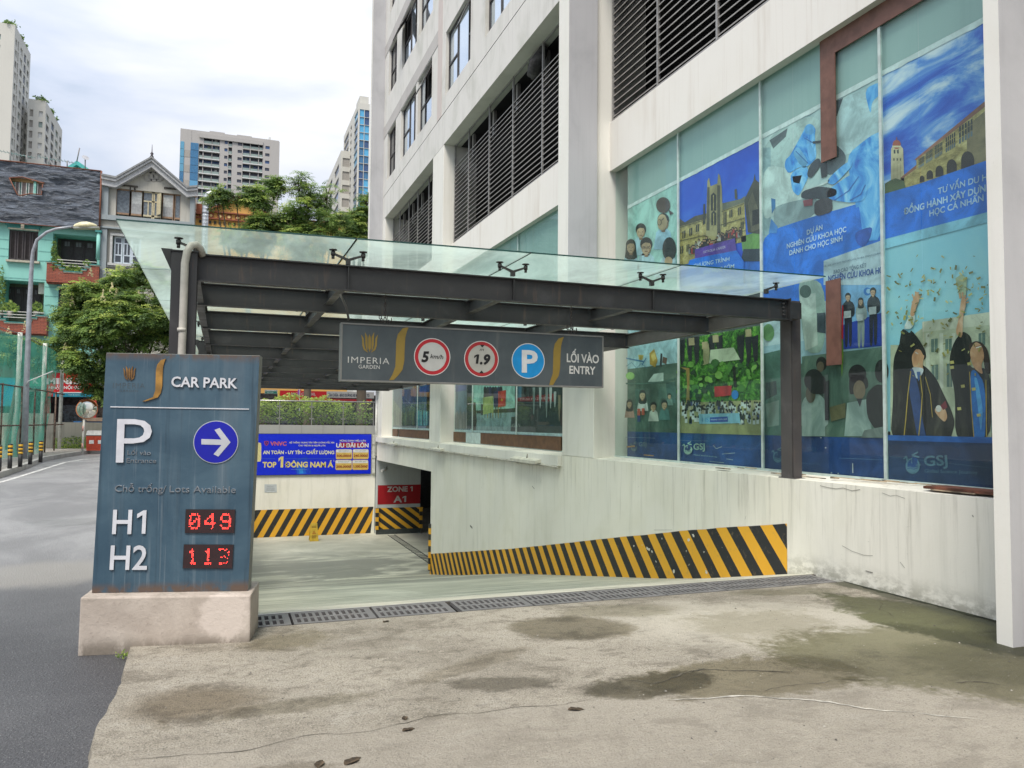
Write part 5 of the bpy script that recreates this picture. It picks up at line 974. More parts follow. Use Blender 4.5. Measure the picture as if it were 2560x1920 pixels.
HP = Plane((0, HYF - .001, 0), (1, 0, 0), (0, 0, 1), (0, -1, 0)); cs = lambda x, y: (820 + x / 3.0722, 780 + y / 3.0722)
GOLD, WHT = '9c8236', 'dcdcd8'
def swoosh(P, x0, y0, x1, y1, wd, col, lay=2, depth=0, bend=1.0):
    """the curved gold band: starts top right at a point, swells, ends bottom left"""
    h = y1 - y0; L = [(x1, y0), (x1 - wd * .75, y0 + h * .035), (x1 - wd * 1.3, y0 + h * .14), (x1 - wd * 1.5, y0 + h * .27), (x1 - wd * 1.55, y0 + h * .55), (x1 - wd * 1.6, y0 + h * .75), (x1 - wd * 1.95, y0 + h * .9), (x0, y1)]
    Rr = [(x0 + wd * .55, y1 - h * .005), (x1 - wd * 1.25, y1 - h * .09), (x1 - wd * .75, y1 - h * .2), (x1 - wd * .55, y1 - h * .36), (x1 - wd * .5, y0 + h * .4), (x1 - wd * .42, y0 + h * .2), (x1 - wd * .22, y0 + h * .08)]
    n = len(L)
    pts = L + Rr; P.poly(pts, col, lay, depth)
def crest(P, cx, cy, w_, h_, col, lay=3, depth=0):
    """the five-petal gold emblem"""
    def petal(outer, inner, s):
        for a, b, c_, d in zip(outer[:-1], outer[1:], inner[1:], inner[:-1]): P.poly([(cx + s * w_ * q[0], cy + h_ * q[1]) for q in ((a, b, c_, d) if s > 0 else (a, d, c_, b))], col, lay, depth)
    for s in (-1, 1):
        petal([(.52, -.40), (.47, -.18), (.45, .14), (.36, .36), (.10, .50)], [(.50, -.40), (.36, -.22), (.33, .12), (.27, .30), (.09, .48)], s)
        petal([(.29, -.52), (.27, -.28), (.26, .10), (.20, .34)], [(.27, -.52), (.13, -.30), (.12, .10), (.13, .38)], s)
    petal([(.01, -.42), (.085, -.22), (.085, .25), (.01, .46)], [(-.01, -.42), (-.085, -.22), (-.085, .25), (-.01, .46)], 1)
P = Paint(HP, conv=cs, step=.0008); crest(P, 319, 236, 124, 152, GOLD); P.build('crest', hs); P = Paint(HP, conv=cs, step=.0008); P.text('IMPERIA', (152, 390), (470, 402), 48, WHT, 3, sp=1.15, bold=-.006); P.text('GARDEN', (234, 433), (397, 438), 28, WHT, 3, sp=1.05)
for (x0, x1, y) in [(152, 168, 0), ]: pass
P.build('name_lettering', hs); P = Paint(HP, conv=cs, step=.0008); swoosh(P, 468, 112, 622, 524, 66, GOLD); P.build('gold_band', hs); P = Paint(HP, conv=cs, step=.0008); swoosh(P, 1697, 190, 1812, 566, 54, GOLD); P.build('gold_band', hs)
def disc(name, cx, cy, edge, ring, face, draw):
    P = Paint(HP, conv=cs, step=.0008); P.disc(cx, cy, edge, 'e4e2df', 2); P.disc(cx, cy, edge, ring, 3, k=.955)
    if face: P.disc(cx, cy, edge, face, 4, k=.77)
    draw(P); return P.build(name, hs)
def d1(P): P.text('5', (716, 381), (778, 381), 74, '111111', 6, bold=.045, shear=.2); P.text('km/h', (784, 354), (884, 362), 31, '161616', 6, shear=.2, bold=.012)
def d2(P): P.text('1.9', (1120, 396), (1245, 402), 72, '111111', 6, bold=.045, shear=.2); P.text('m', (1164, 299), (1196, 300), 24, '161616', 6, shear=.2); P.poly([(1166, 252), (1202, 254), (1183, 273)], '151515', 6); P.poly([(1160, 470), (1196, 470), (1178, 449)], '151515', 6)
def d3(P): P.text('P', (1487, 458), (1610, 461), 160, 'e4e6e8', 6, bold=.03)
disc('speed_disc', 801, 344, (660, 344), 'c4202e', 'cfcfcb', d1); disc('height_disc', 1179, 361, (1045, 361), 'b82a30', 'bdbbb2', d2); disc('parking_disc', 1538, 376, (1410, 376), '0b96dc', None, d3)
P = Paint(HP, conv=cs, step=.0008); P.text('LỐI VÀO', (1833, 383), (2080, 393), 62, WHT, 3, bold=.022); P.text('ENTRY', (1853, 472), (2053, 480), 58, WHT, 3, bold=.022); P.build('lettering', hs)
CH = steel('chain_iron', (.07, .055, .05), .6)
for px in (963, 1428):
    x = at(px, 770, 'y', HYF + .05)[0]; mb = MB(); zz = hz1
    for j, (ox_, oz_) in enumerate([(0, i * .034) for i in range(9)] + [(.035, .01), (.06, .03), (-.03, .02), (.02, .05), (-.045, .055)]):
        cx, cz_ = x + ox_, hz1 + .008 + oz_; pts = []; r_ = .011
        for k in range(9):
            t_ = 2 * math.pi * k / 8; a_, b2 = r_ * math.cos(t_), (.021) * math.sin(t_); pts.append((cx + (a_ if j % 2 else a_ * .2), HYF + .05 + (a_ * .2 if j % 2 else a_), cz_ + b2 + .014))
        mb.tube(pts, .0042, 5, cap=False)
    mb.build('chain', CH, hs)

# ------------------------------------------------------------------ car park totem sign
A0 = at(194, 1622, 'z', 0); B0 = at(625, 1605, 'z', 0); U = (B0 - A0) / np.linalg.norm(B0 - A0); NN = np.array([-U[1], U[0], 0]); WL = np.linalg.norm(B0 - A0)
tot = empty('car_park_sign', tuple((A0 + B0) / 2), 'leaning slate blue car park sign on a pinkish concrete plinth, with red counters', 'sign')
g = G('plinth_concrete'); big = g.noise(2.6, 7, .62, .4); f = g.noise((24, 24, 24), 6, .7); S = g.sep()
c = g.mix(g.mr(big, .35, .68), (.43, .37, .32), (.54, .475, .415)); c = g.mix(g.mth('MULTIPLY', g.mr(f, .55, .75), .5), c, (.24, .19, .16)); edg = g.noise((5, 5, 2.5), 6, .7)
low = g.mth('MULTIPLY', g.mr(S[2], .10, -.02), g.mr(edg, .35, .55)); c = g.mix(g.mth('MULTIPLY', low, .75), c, (.12, .10, .075)); hi = g.mth('MULTIPLY', g.mr(S[2], .30, .37), g.mr(edg, .45, .62)); c = g.mix(g.mth('MULTIPLY', hi, .6), c, (.17, .15, .11))
vv = g.n('ShaderNodeVectorMath', operation='DISTANCE'); g.L(g.pos, vv.inputs[0]); vv.inputs[1].default_value = (.38, -.07, .2)
bl = g.mth('MULTIPLY', g.mr(g.mth('ADD', vv.outputs['Value'], g.mth('MULTIPLY', g.noise(9, 6, .7), .22)), .31, .25), .75); c = g.mix(bl, c, (.66, .58, .52))
PLN = g.out(c, .88, bump=g.mth('ADD', f, big), bs=.5, bd=.012)
def PT(a, d, z): q = A0 + U * a + NN * d; return (q[0], q[1], z)
mb = MB(); nseg = 12; H1, H2 = .352, .335; D = .42
mb.hexa([PT(0, 0, -.06), PT(WL, 0, -.06), PT(WL, D, -.06), PT(0, D, -.06)], [PT(.003, .003, H1), PT(WL - .003, .003, H2), PT(WL, D, H2 + .02), PT(0, D, H1 + .02)])
mb.build('plinth', PLN, tot, bevel=.012)
S0 = at(229.6, 1482, 'z', .36); NC = -NN; SPn = Plane(S0, U, (0, 0, 1), NC)
q = {k: SPn.ab(*v) for k, v in dict(BL=(229.6, 1482), BR=(620, 1477), TR=(649, 889.5), TL=(265.8, 882.8)).items()}
g = G('slate_paint'); S = g.sep(); st = g.noise((16, 16, .55), 6, .62); s2 = g.noise((5, 5, .35), 5, .6); p2 = g.noise(1.8, 6, .65, .6); f = g.noise(45, 4, .7)
c = g.mix(g.mr(p2, .33, .7), (.040, .082, .122), (.068, .125, .170)); c = g.mix(g.mth('MULTIPLY', g.mr(st, .52, .70), .75), c, (.022, .042, .062)); s3 = g.noise((30, 30, .7), 5, .7, .1, (4, 4, 4)); c = g.mix(g.mth('MULTIPLY', g.mr(s3, .55, .68), .45), c, (.19, .24, .28)); c = g.mix(g.mth('MULTIPLY', g.mr(s2, .55, .75), .35), c, (.16, .20, .23))
rn = g.noise((7, 7, 5), 6, .7, .5); zt_l = g.mr(S[2], 2.02, 2.09); zb_l = g.mr(S[2], .44, .37); rust = g.mth('MULTIPLY', g.mth('MAXIMUM', zt_l, zb_l), g.mr(rn, .36, .54)); c = g.mix(g.mth('MULTIPLY', rust, .9), c, (.12, .075, .05))
sp_ = g.noise((13, 13, 9), 4, .8, 1.2); c = g.mix(g.mth('MULTIPLY', g.mr(sp_, .73, .76), .7), c, (.22, .16, .10))
SLATE = g.out(c, g.mr(p2, .3, .7, .34, .5), bump=g.mth('ADD', g.mth('MULTIPLY', f, .3), p2), bs=.1, bd=.02)
SIDE = wallpaint('sign_side_paint', (.23, .24, .22), (.10, .11, .10), (.16, .13, .09), .5, .6)
th = .145
def prism(mb, pts, d0, d1): n = len(pts); mb.hexa([SPn.P(a, b, -d1) for a, b in pts], [SPn.P(a, b, -d0) for a, b in pts])
mb = MB(); ee = .006; front = [q['BL'], q['BR'], q['TR'], q['TL']]; prism(mb, front, 0, .004); mb.build('front_panel', SLATE, tot)
mb = MB(); fr2 = [q['BL'] + np.array([-.002, 0]), q['BR'] + np.array([.002, 0]), q['TR'] + np.array([.002, .003]), q['TL'] + np.array([-.002, .003])]; prism(mb, fr2, .005, th); mb.build('body', SIDE, tot, bevel=.003)
mb = MB(); prism(mb, [q['BL'] + np.array([-.012, -.028]), q['BR'] + np.array([.014, -.022]), q['BR'] + np.array([.014, -.006]), q['BL'] + np.array([-.012, -.010])], -.012, th + .01); mb.build('foot_plate', steel('rusty_foot', (.07, .05, .04), .7), tot)
cp_ = lambda x, y: (150 + x / 2.0735, 850 + y / 2.0735)
LW, LS = plain((.66, .67, .72), .4, var=.08), plain((.10, .12, .14), .5)
def tp(**k): return Paint(SPn, conv=cp_, **k)
P = tp(); P.text('CAR PARK', (578, 241), (920, 250), 50, LW, 0, bold=.022, depth=.012, side=LS); P.build('lettering', tot)
P = tp(); P.text('P', (292, 636), (474, 636), 228, LW, 0, bold=-.004, depth=.014, side=LS); P.build('letter_p', tot)
P = tp(); P.text('H1', (272, 1003), (445, 1003), 122, LW, 0, bold=.012, depth=.012, side=LS); P.text('H2', (259, 1188), (452, 1188), 122, LW, 0, bold=.012, depth=.012, side=LS); P.build('level_lettering', tot)
LG = plain((.17, .19, .21), .5); P = tp(); P.text('Chỗ trống/', (285, 786), (548, 789), 34, LG, 0, depth=.008, side=LW, bold=-.008); P.build('lots_lettering', tot); P = tp(); P.text('Lots Available', (568, 789), (910, 793), 34, LG, 0, depth=.008, side=LW, bold=-.008); P.build('lots_lettering', tot)
P = tp(); P.text('Lối vào', (350, 594), (470, 596), 22, LG, 0, depth=.006, bold=-.008, side=LW); P.text('Entrance', (345, 636), (498, 638), 24, LG, 0, depth=.006, bold=-.008, side=LW); P.build('entrance_lettering', tot)
P = tp(); P.poly([(262, 344), (980, 356), (980, 361), (262, 349)], LW, 0, depth=.006); P.build('divider', tot)
OG = plain((.44, .23, .045), .5, var=.3)
P = tp(); swoosh(P, 430, 97, 550, 318, 34, OG, 0, depth=.01); P.build('gold_band', tot)
P = tp(); crest(P, 361, 174, 62, 72, plain((.30, .15, .04), .5, var=.4), 0, depth=.008); P.build('crest', tot)
GH = plain((.065, .085, .10), .6); P = tp(); P.text('IMPERIA', (275, 250), (440, 252), 28, GH, 1, bold=-.012, sp=1.1); P.text('GARDEN', (308, 268), (404, 270), 11, GH, 1, sp=1.2); P.build('ghost_lettering', tot)
P = tp(); P.disc(809, 529, (925, 529), 'c9cdd6', 0, depth=.006); P.build('disc_rim', tot)
P = tp(base=.0065); P.disc(809, 529, (925, 529), '0a14b4', 1, k=.965); P.build('arrow_disc', tot)
P = tp(base=.0075); P.poly([(734, 513), (838, 516), (802, 466), (829, 456), (885, 530), (822, 604), (797, 592), (838, 544), (734, 541)], 'd4d6de', 1, depth=.001); P.build('arrow', tot)
# dot-matrix counters
F5 = {'0': ['01110', '10001', '10011', '10101', '11001', '10001', '01110'], '1': ['00100', '01100', '00100', '00100', '00100', '00100', '01110'], '4': ['00010', '00110', '01010', '10010', '11111', '00010', '00010'], '9': ['01110', '10001', '10001', '01111', '00001', '10001', '01110'], '3': ['11110', '00001', '00001', '01110', '00001', '00001', '11110'], '7': ['11111', '00001', '00010', '00100', '00100', '00100', '00100']}
LIT = plain('ff2a20', .4, var=0, emis=(1, .05, .04), es=2.6); DIM = plain((.12, .012, .014), .6); PAN = plain((.020, .012, .014), .7)
def led(corners, digits, drop, seed):
    TL, TR, BR, BL = [SPn.ab(*c) for c in corners]; P = Paint(SPn); P.polyab([BL, BR, TR, TL], plain((.015, .014, .016), .6), 0, depth=.010); f = P.build('display', tot)
    P = Paint(SPn, base=.0102); ins = lambda u, v: (TL * (1 - u) + TR * u) * (1 - v) + (BL * (1 - u) + BR * u) * v; P.polyab([ins(.02, .98), ins(.98, .98), ins(.98, .02), ins(.02, .02)], PAN, 0); P.build('display_face', f)
    NX, NY = 44, 20; lit = set(); w0 = 5; r = random.Random(seed)
    for k, ch_ in enumerate(digits):
        for ry, row in enumerate(F5[ch_]):
            for rx, b_ in enumerate(row):
                if b_ == '1':
                    for dx in (0, 1):
                        for dy in (0, 1):
                            if r.random() > drop + (.35 if digits == '113' and k == 2 and ry > 1 else 0): lit.add((w0 - 2 + k * 14 + rx * 2 + dx, 3 + ry * 2 + dy))
    for isl, mat_, nm, s_ in ((False, DIM, 'dim_dots', .25), (True, LIT, 'lit_dots', .40)):
        P = Paint(SPn, base=.0108 if not isl else .0118)
        for i in range(NX):
            for j in range(NY):
                if ((i, j) in lit) != isl: continue
                u, v = (i + .9) / (NX + .8), (j + .9) / (NY + .8); c_ = ins(u, v); rx_ = abs(TR[0] - TL[0]) / NX * s_; P.polyab([(c_[0] + rx_, c_[1]), (c_[0], c_[1] + rx_), (c_[0] - rx_, c_[1]), (c_[0], c_[1] - rx_)][::-1], mat_, 0)
        o = P.build(nm, f); o['kind'] = 'stuff'
led([cp_(653, 877), cp_(910, 878), cp_(905, 1000), cp_(648, 1000)], '049', .12, 1)
led([cp_(643, 1059), cp_(901, 1060), cp_(895, 1184), cp_(637, 1183)], '113', .28, 2)
# ------------------------------------------------------------------ ramp walls, railing, billboard
lw = empty('ramp_wall', (-.37, 20, 0), 'low white wall on the street side of the ramp carrying the canopy posts', 'wall')
MB().box(-.44, -.3, 6.43, 33.2, -3.3, .98).build('wall', BASEW, lw)
ew = empty('ramp_end_wall', (0, 33, 0), 'white wall across the bottom of the ramp with hazard stripes and grey tile band', 'wall')
MB().box(-.44, 6.10, 33.0, 33.25, -3.3, 1.10).build('wall', BASEW, ew)
HZ2 = stripemat('end_wall_stripes', lambda g, S: g.mth('SUBTRACT', S[0], g.mth('MULTIPLY', S[2], .539)), .452, 1.9 + 1.958 * .539 + .11, wear=.45)
mb = MB(); mb.quad((-.3, 32.994, -3.05), (5.95, 32.994, -3.05), (6.05, 32.994, -1.955), (-.3, 32.994, -1.955)); mb.build('hazard_stripe_band', HZ2, ew)
TILE = wallpaint('grey_wall_tile', (.36, .365, .35), (.24, .24, .23), (.44, .43, .41), .3, .6)
t0 = MB().box(-.43, .43, 32.975, 33.2, 1.105, 1.455).build('tile', TILE, ew)
for i in range(1, 8): o = inst(t0, ew, (.868 * i, 0, 0)); o.location.y += [0, .004, -.003, .002, 0][i % 5]
o = MB().box(-.44, 6.1, 32.99, 33.2, 1.10, 1.45).build('tile_backing', plain((.12, .12, .11), .9), ew)
for (x, z0, z1) in [(5.94, -.55, .05), (5.945, .08, .62), (5.94, .66, 1.06)]: MB().box(x, x + .13, 32.90, 32.995, z0, z1).build('junction_box', plain((.62, .62, .56), .5), ew)
rl = empty('glass_railing', (2.8, 33.06, 1.46), 'glass railing with steel rail and clamps on the tiled wall top', 'railing')
RX = [at(px, 1040, 'y', 33.06)[0] for px in (698.6, 779, 857.8, 933.7)]; RX = [RX[0] - 2 * 1.36, RX[0] - 1.36] + RX
INOX = plain((.42, .42, .40), .3, .7, var=.05)
for x in RX: MB().box(x - .022, x + .022, 33.05, 33.07, 1.46, 2.42).build('post', INOX, rl)
MB().tube([(-.8, 33.06, 2.435), (6.05, 33.06, 2.435)], .03, 10).build('top_rail', INOX, rl)
for a, b in zip(RX[:-1], RX[1:]):
    MB().quad((a + .04, 33.06, 1.53), (b - .04, 33.06, 1.53), (b - .04, 33.06, 2.37), (a + .04, 33.06, 2.37)).build('glass_pane', RAILG, rl)
    for z in (1.72, 2.2):
        for xx in (a + .045, b - .045): MB().box(xx - .05, xx + .05, 33.045, 33.075, z - .03, z + .03).build('clamp', INOX, rl)
pl = empty('planter', (2.8, 33.8, 0), 'long raised planter behind the glass railing', 'planter'); MB().box(-.44, 6.1, 33.26, 34.6, -.06, 1.40).build('planter_wall', plain((.30, .29, .26), .9), pl)
MB().box(-.40, 6.06, 33.3, 34.56, 1.40, 1.46).build('soil', plain((.06, .045, .03), 1.0), pl)
bb = empty('billboard', (2.8, 32.93, -.56), 'bright blue vaccination centre billboard on the ramp end wall', 'billboard')
MB().box(-.30, 5.90, 32.93, 32.995, -.56, 1.085).build('panel', plain('0a28d2', .35, var=.04), bb)
MB().box(-.31, 5.905, 32.935, 32.99, -.575, 1.10).build('edge_trim', plain((.03, .04, .12), .4), bb)
BP = Plane((0, 32.929, 0), (1, 0, 0), (0, 0, 1), (0, -1, 0)); cv = lambda x, y: (640 + x / 6.9125, 1060 + y / 6.9125); CRM, YLW = 'f0ead0', 'f2df86'
P = Paint(BP, conv=cv, step=.0015); P.rough = .35
P.poly([(620, 640), (880, 560), (960, 860), (700, 868)], '1446d8', 0); P.poly([(690, 720), (830, 690), (870, 860), (720, 864)], '1f6ae6', .3); P.poly([(740, 780), (805, 770), (820, 858), (750, 860)], '2e94f0', .5)
P.poly([(50, 320), (85, 330), (92, 380), (90, 600), (80, 645), (50, 650), (-60, 650), (-60, 320)], 'eee2a2', 1)
P.poly([(140, 300), (180, 292), (220, 300), (215, 345), (180, 380), (145, 345)], 'c8505a', 2); P.poly([(150, 308), (180, 302), (210, 308), (205, 342), (180, 368), (155, 342)], '14209a', 3); P.line([(165, 330), (196, 330)], 10, 'c8505a', 4); P.line([(180, 314), (180, 346)], 10, 'c8505a', 4)
P.text('VNVC', (245, 372), (528, 372), 66, 'e0706a', 3, bold=.03); P.text('HỆ THỐNG TRUNG TÂM TIÊM CHỦNG VẮC XIN', (575, 334), (1350, 334), 25, CRM, 3, bold=.02); P.text('CHO TRẺ EM & NGƯỜI LỚN', (733, 384), (1197, 386), 25, CRM, 3, bold=.02)
P.text('AN TOÀN - UY TÍN - CHẤT LƯỢNG', (120, 518), (1350, 518), 56, 'f3f0c8', 3, bold=.035); P.line([(110, 600), (330, 600)], 5, '5b7fd0', 3); P.line([(500, 600), (1350, 600)], 5, '5b7fd0', 3); P.line([(605, 786), (880, 786)], 5, '7fa0e0', 3)
P.text('TOP', (112, 748), (350, 748), 88, YLW, 3, bold=.04); P.text('1', (385, 752), (468, 752), 190, YLW, 3, bold=.05); P.text('ĐÔNG NAM Á', (500, 746), (1335, 744), 88, YLW, 3, bold=.04); P.text('*', (1338, 680), (1352, 680), 60, CRM, 3)
P.text('MỪNG DANH HIỆU LỚN', (1448, 302), (1895, 302), 26, CRM, 5, bold=.02); P.poly([(1440, 320), (1910, 318), (1900, 405), (1430, 410)], 'b02838', 2); P.text('ƯU ĐÃI LỚN', (1385, 404), (1945, 402), 66, 'f2f0f2', 5, bold=.035)
for (x0, y0, x1, y1, tx, hd) in [(1380, 437, 1660, 608, '500.000đ', 'VẮC XIN PHẾ CẦU'), (1672, 435, 1945, 606, '240.000đ', 'VẮC XIN HPV'), (1372, 622, 1655, 795, '200.000đ', 'VẮC XIN SỐT XUẤT HUYẾT'), (1664, 620, 1940, 792, '1.500.000đ', 'GÓI VẮC XIN')]:
    r_ = 16; P.poly([(x0 + r_, y0), (x1 - r_, y0), (x1, y0 + r_), (x1, y1 - r_), (x1 - r_, y1), (x0 + r_, y1), (x0, y1 - r_), (x0, y0 + r_)][::-1], 'e8c46a', 4); P.poly([(x0 + r_, y0 + 5), (x1 - r_, y0 + 5), (x1 - 6, y0 + r_), (x1 - 6, y0 + 56), (x0 + 6, y0 + 56), (x0 + 6, y0 + r_)][::-1], 'e9ecec', 5)
    P.text(tx, (x0 + 14, y1 - 40), (x1 - 14, y1 - 40), 38, '8f2a1a', 6, bold=.03); P.text(hd, (x0 + 45, y0 + 36), (x1 - 45, y0 + 36), 13, '4d4a5a', 6); P.text('ưu đãi', (x0 + 110, y0 + 80), (x1 - 110, y0 + 80), 10, '8a6a2a', 6)
P.build('print', bb)
nt_ = empty('notice', (1.9, 32.99, -1.1), 'small white paper notice taped below the billboard', 'notice')
P = Paint(Plane((0, 32.99, 0), (1, 0, 0), (0, 0, 1), (0, -1, 0)), conv=lambda x, y: (600 + x / 3.456, 880 + y / 3.456), step=.001); P.poly([(212, 1143), (316, 1143), (318, 1213), (212, 1213)], 'd6dcdf', 0); P.text('THÔNG BÁO', (235, 1163), (290, 1163), 6, '6a7078', 2)
for y in (1176, 1186, 1196): P.line([(228, y), (300, y)], 2.5, '8a9298', 2)
P.build('paper', nt_)
# wet floor board
wf = empty('wet_floor_sign', (3.47, 31.6, -3.06), 'yellow folding wet floor warning board on the ramp floor', 'floor sign'); YEL = plain((.72, .46, .05), .45)
for s, nm in ((-1, 'front_board'), (1, 'rear_board')):
    mb = MB(); yb, yt = 31.6 + s * .17, 31.6 + s * .02; mb.hexa([(3.30, yb - .01, -3.06), (3.64, yb - .01, -3.06), (3.64, yb + .01, -3.06), (3.30, yb + .01, -3.06)], [(3.345, yt - .01, -2.38), (3.595, yt - .01, -2.38), (3.595, yt + .01, -2.38), (3.345, yt + .01, -2.38)]); mb.build(nm, YEL, wf)
WPn = Plane((0, 31.42, -3.06), (1, 0, 0), (0, .215, .977), (0, -.977, .215)); P = Paint(WPn, step=.002)
pq = lambda x, z: (x, z); P.polyab([(3.40, .28), (3.54, .28), (3.47, .42)], 'c8502a', 1); P.polyab([(3.43, .30), (3.51, .30), (3.47, .385)], 'e0b030', 2); P.build('warning_triangle', wf); P = Paint(WPn, step=.002)
for z in (.52, .57, .20, .16): P = Paint(WPn, step=.002); P.polyab([(3.38, z), (3.56, z), (3.56, z + .022), (3.38, z + .022)], '8a5a1a', 1); P.build('print_line', wf)
P = Paint(WPn, step=.002); P.polyab([(3.40, .12), (3.54, .12), (3.54, .14), (3.40, .14)], '8a5a1a', 1)
P.build('print', wf)

# ------------------------------------------------------------------ foliage helpers
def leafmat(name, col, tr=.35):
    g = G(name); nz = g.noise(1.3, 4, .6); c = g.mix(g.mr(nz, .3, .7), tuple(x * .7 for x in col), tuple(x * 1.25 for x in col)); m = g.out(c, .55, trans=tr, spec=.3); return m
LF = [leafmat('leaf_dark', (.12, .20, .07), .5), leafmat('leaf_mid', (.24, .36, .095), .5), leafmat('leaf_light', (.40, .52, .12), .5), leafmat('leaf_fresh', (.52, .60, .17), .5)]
FLW = leafmat('cream_flower', (.62, .56, .34)); BARK = wallpaint('bark', (.12, .095, .07), (.05, .04, .03), None, .7, .6, streakf=14); TWIG = plain((.10, .075, .05), .9)
def leafquads(mb, r, c, d, L, kind):
    """one compound leaf: paired leaflets along a drooping rachis"""
    d = d.normalized(); side = d.cross(Vector((0, 0, 1))); side = side.normalized() if side.length > .05 else Vector((1, 0, 0)); n = 5 if kind == 'frond' else 1
    p = Vector(c); dd = d.copy()
    for i in range(n):
        p = p + dd * L / n; dd = (dd + Vector((0, 0, -.22))).normalized(); ll = L * .36 * (1 - .35 * abs(i - 1.5) / n)
        for s in (-1, 1):
            q = (side * s + dd * .45 + Vector((0, 0, r.uniform(-.5, .15)))).normalized(); up = q.cross(dd).normalized(); wv = (dd * ll * .20); t = p + q * ll; m_ = p + q * ll * .5
            mb.add([p, m_ - wv, t, m_ + wv], [(0, 1, 2, 3)])
def tree(label, base, clusters, spray, L, group=None, seed=1, trunk_r=.14, kind='frond', bright=.3, limbs=True, flowers=0, cat='tree', trunkz=None, name='tree'):
    """clusters: (x, y, z, radius, weight); limbs run from the trunk to every cluster"""
    r = random.Random(seed); t = empty(name, base, label, cat, group); B = Vector(base); mb = MB(); mid = Vector((sum(c[0] for c in clusters), sum(c[1] for c in clusters), 0)) / len(clusters); zmin = min(c[2] - c[3] * .4 for c in clusters)
    fork = Vector((B.x + (mid.x - B.x) * .4, B.y + (mid.y - B.y) * .4, trunkz if trunkz else B.z + (zmin - B.z) * .75)); path = [B + (fork - B) * k / 4 + Vector((r.uniform(-1, 1), r.uniform(-1, 1), 0)) * trunk_r * .5 * (k > 0) for k in range(5)]
    mb.tube(path, [trunk_r * (1.25 - .12 * k) for k in range(5)], 9); mb.build('trunk', BARK, t)
    m2 = MB()
    for c in clusters:
        C_ = Vector(c[:3]); a = path[-1]; q = a + (C_ - a) * .5 + Vector((r.uniform(-.3, .3), r.uniform(-.3, .3), -.15 * (C_ - a).length)); m2.tube([a, q, C_], [trunk_r * .5, trunk_r * .32, trunk_r * .1], 6)
        for k in range(5):
            v = Vector((r.gauss(0, 1), r.gauss(0, 1), r.gauss(.3, .8))).normalized() * c[3] * .9; m2.tube([C_ + (a - C_) * .1, C_ + v * .5, C_ + v], [trunk_r * .14, trunk_r * .09, .008], 4)
    m2.build('limb', TWIG, t)
    tot_w = sum(c[3] ** 2 * c[4] for c in clusters); m3 = MB(); zt_ = max(c[2] + c[3] for c in clusters); zb_ = min(c[2] - c[3] for c in clusters)
    sub_ = []
    for c in clusters:                                # every bough carries several smaller sprays of leaves
        for q_ in range(13):
            v = Vector((r.gauss(0, 1), r.gauss(0, 1), r.gauss(0, 1))).normalized() * c[3] * r.uniform(.2, 1.05); sub_.append((c[0] + v.x, c[1] + v.y, c[2] + v.z * .8, c[3] * r.uniform(.2, .5), c[4]))
    tot_w = sum(c[3] ** 2 * c[4] for c in sub_)
    for c in sub_:
        n = int(spray * c[3] ** 2 * c[4] / tot_w); C_ = Vector(c[:3])
        for i in range(n):
            v = Vector((r.gauss(0, 1), r.gauss(0, 1), r.gauss(0, 1))).normalized(); rad = c[3] * (r.random() ** .45) * r.uniform(.75, 1.12); nb = mnoise.noise(Vector((v.x * 1.7 + c[0], v.y * 1.7, v.z * 1.7 + c[2])) ) ; p = C_ + Vector((v.x, v.y, v.z * .8)) * rad * (1 + nb * .5)
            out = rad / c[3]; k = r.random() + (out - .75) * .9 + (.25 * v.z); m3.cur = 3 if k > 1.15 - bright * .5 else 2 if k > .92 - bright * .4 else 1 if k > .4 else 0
            for j in range(4 if kind == 'frond' else 3):
                a = r.uniform(0, 6.28); d = Vector((math.cos(a), math.sin(a), r.uniform(-.1, .55))) + v * .7; leafquads(m3, r, p, d, L * r.uniform(.7, 1.2), kind)
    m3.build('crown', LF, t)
    if flowers:
        m4 = MB()
        for i in range(flowers):
            c = r.choice(clusters); v = Vector((r.gauss(0, .6), -abs(r.gauss(0, .8)), abs(r.gauss(.6, .6)) + .2)).normalized(); p = Vector(c[:3]) + v * c[3] * 1.0; h = r.uniform(.35, .6)
            for k in range(26):
                f_ = r.random(); a = r.uniform(0, 6.28); q = p + Vector((math.cos(a) * .12 * (1 - f_), math.sin(a) * .12 * (1 - f_), f_ * h)); s = r.uniform(.02, .045); m4.add([q + Vector((-s, 0, 0)), q + Vector((0, 0, s)), q + Vector((s, 0, 0)), q + Vector((0, -s, -s))], [(0, 1, 2, 3)])
        m4.build('flowers', FLW, t)['kind'] = 'stuff'
    return t
def C(px, py, Y, rpx, wgt=1.0):
    if px < 450: py += 18
    p = at(px, py, 'y', Y); dpt = (p[1] * .9366 + p[0] * .3469); return (p[0], p[1], p[2], rpx * dpt / FPX, wgt)

# hedge behind the railing
hd = MB(); r = random.Random(8)
for i in range(5200):
    x = r.uniform(-.4, 6.05); z = 1.45 + r.random() ** .7 * (1.05 + .25 * mnoise.noise(Vector((x * 1.3, 0, 0))) + (.18 if 2 < x < 4.2 else 0)); y = r.uniform(33.3, 34.3); s = r.uniform(.035, .075)
    if 5.2 < x and z > 2.0 and r.random() < .8: continue
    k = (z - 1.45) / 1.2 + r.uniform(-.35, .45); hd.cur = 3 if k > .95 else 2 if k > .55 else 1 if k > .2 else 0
    d = Vector((r.gauss(0, 1), r.gauss(0, 1), r.gauss(0, .6))).normalized(); q = d.cross(Vector((r.gauss(0, 1), r.gauss(0, 1), r.gauss(0, 1)))).normalized(); p = Vector((x, y, z)); hd.add([p - d * s, p + q * s * .55, p + d * s, p - q * s * .55], [(0, 1, 2, 3)])
tag(hd.build('hedge', LF), 'bright green leafy hedge behind the glass railing', 'hedge', kind='stuff')

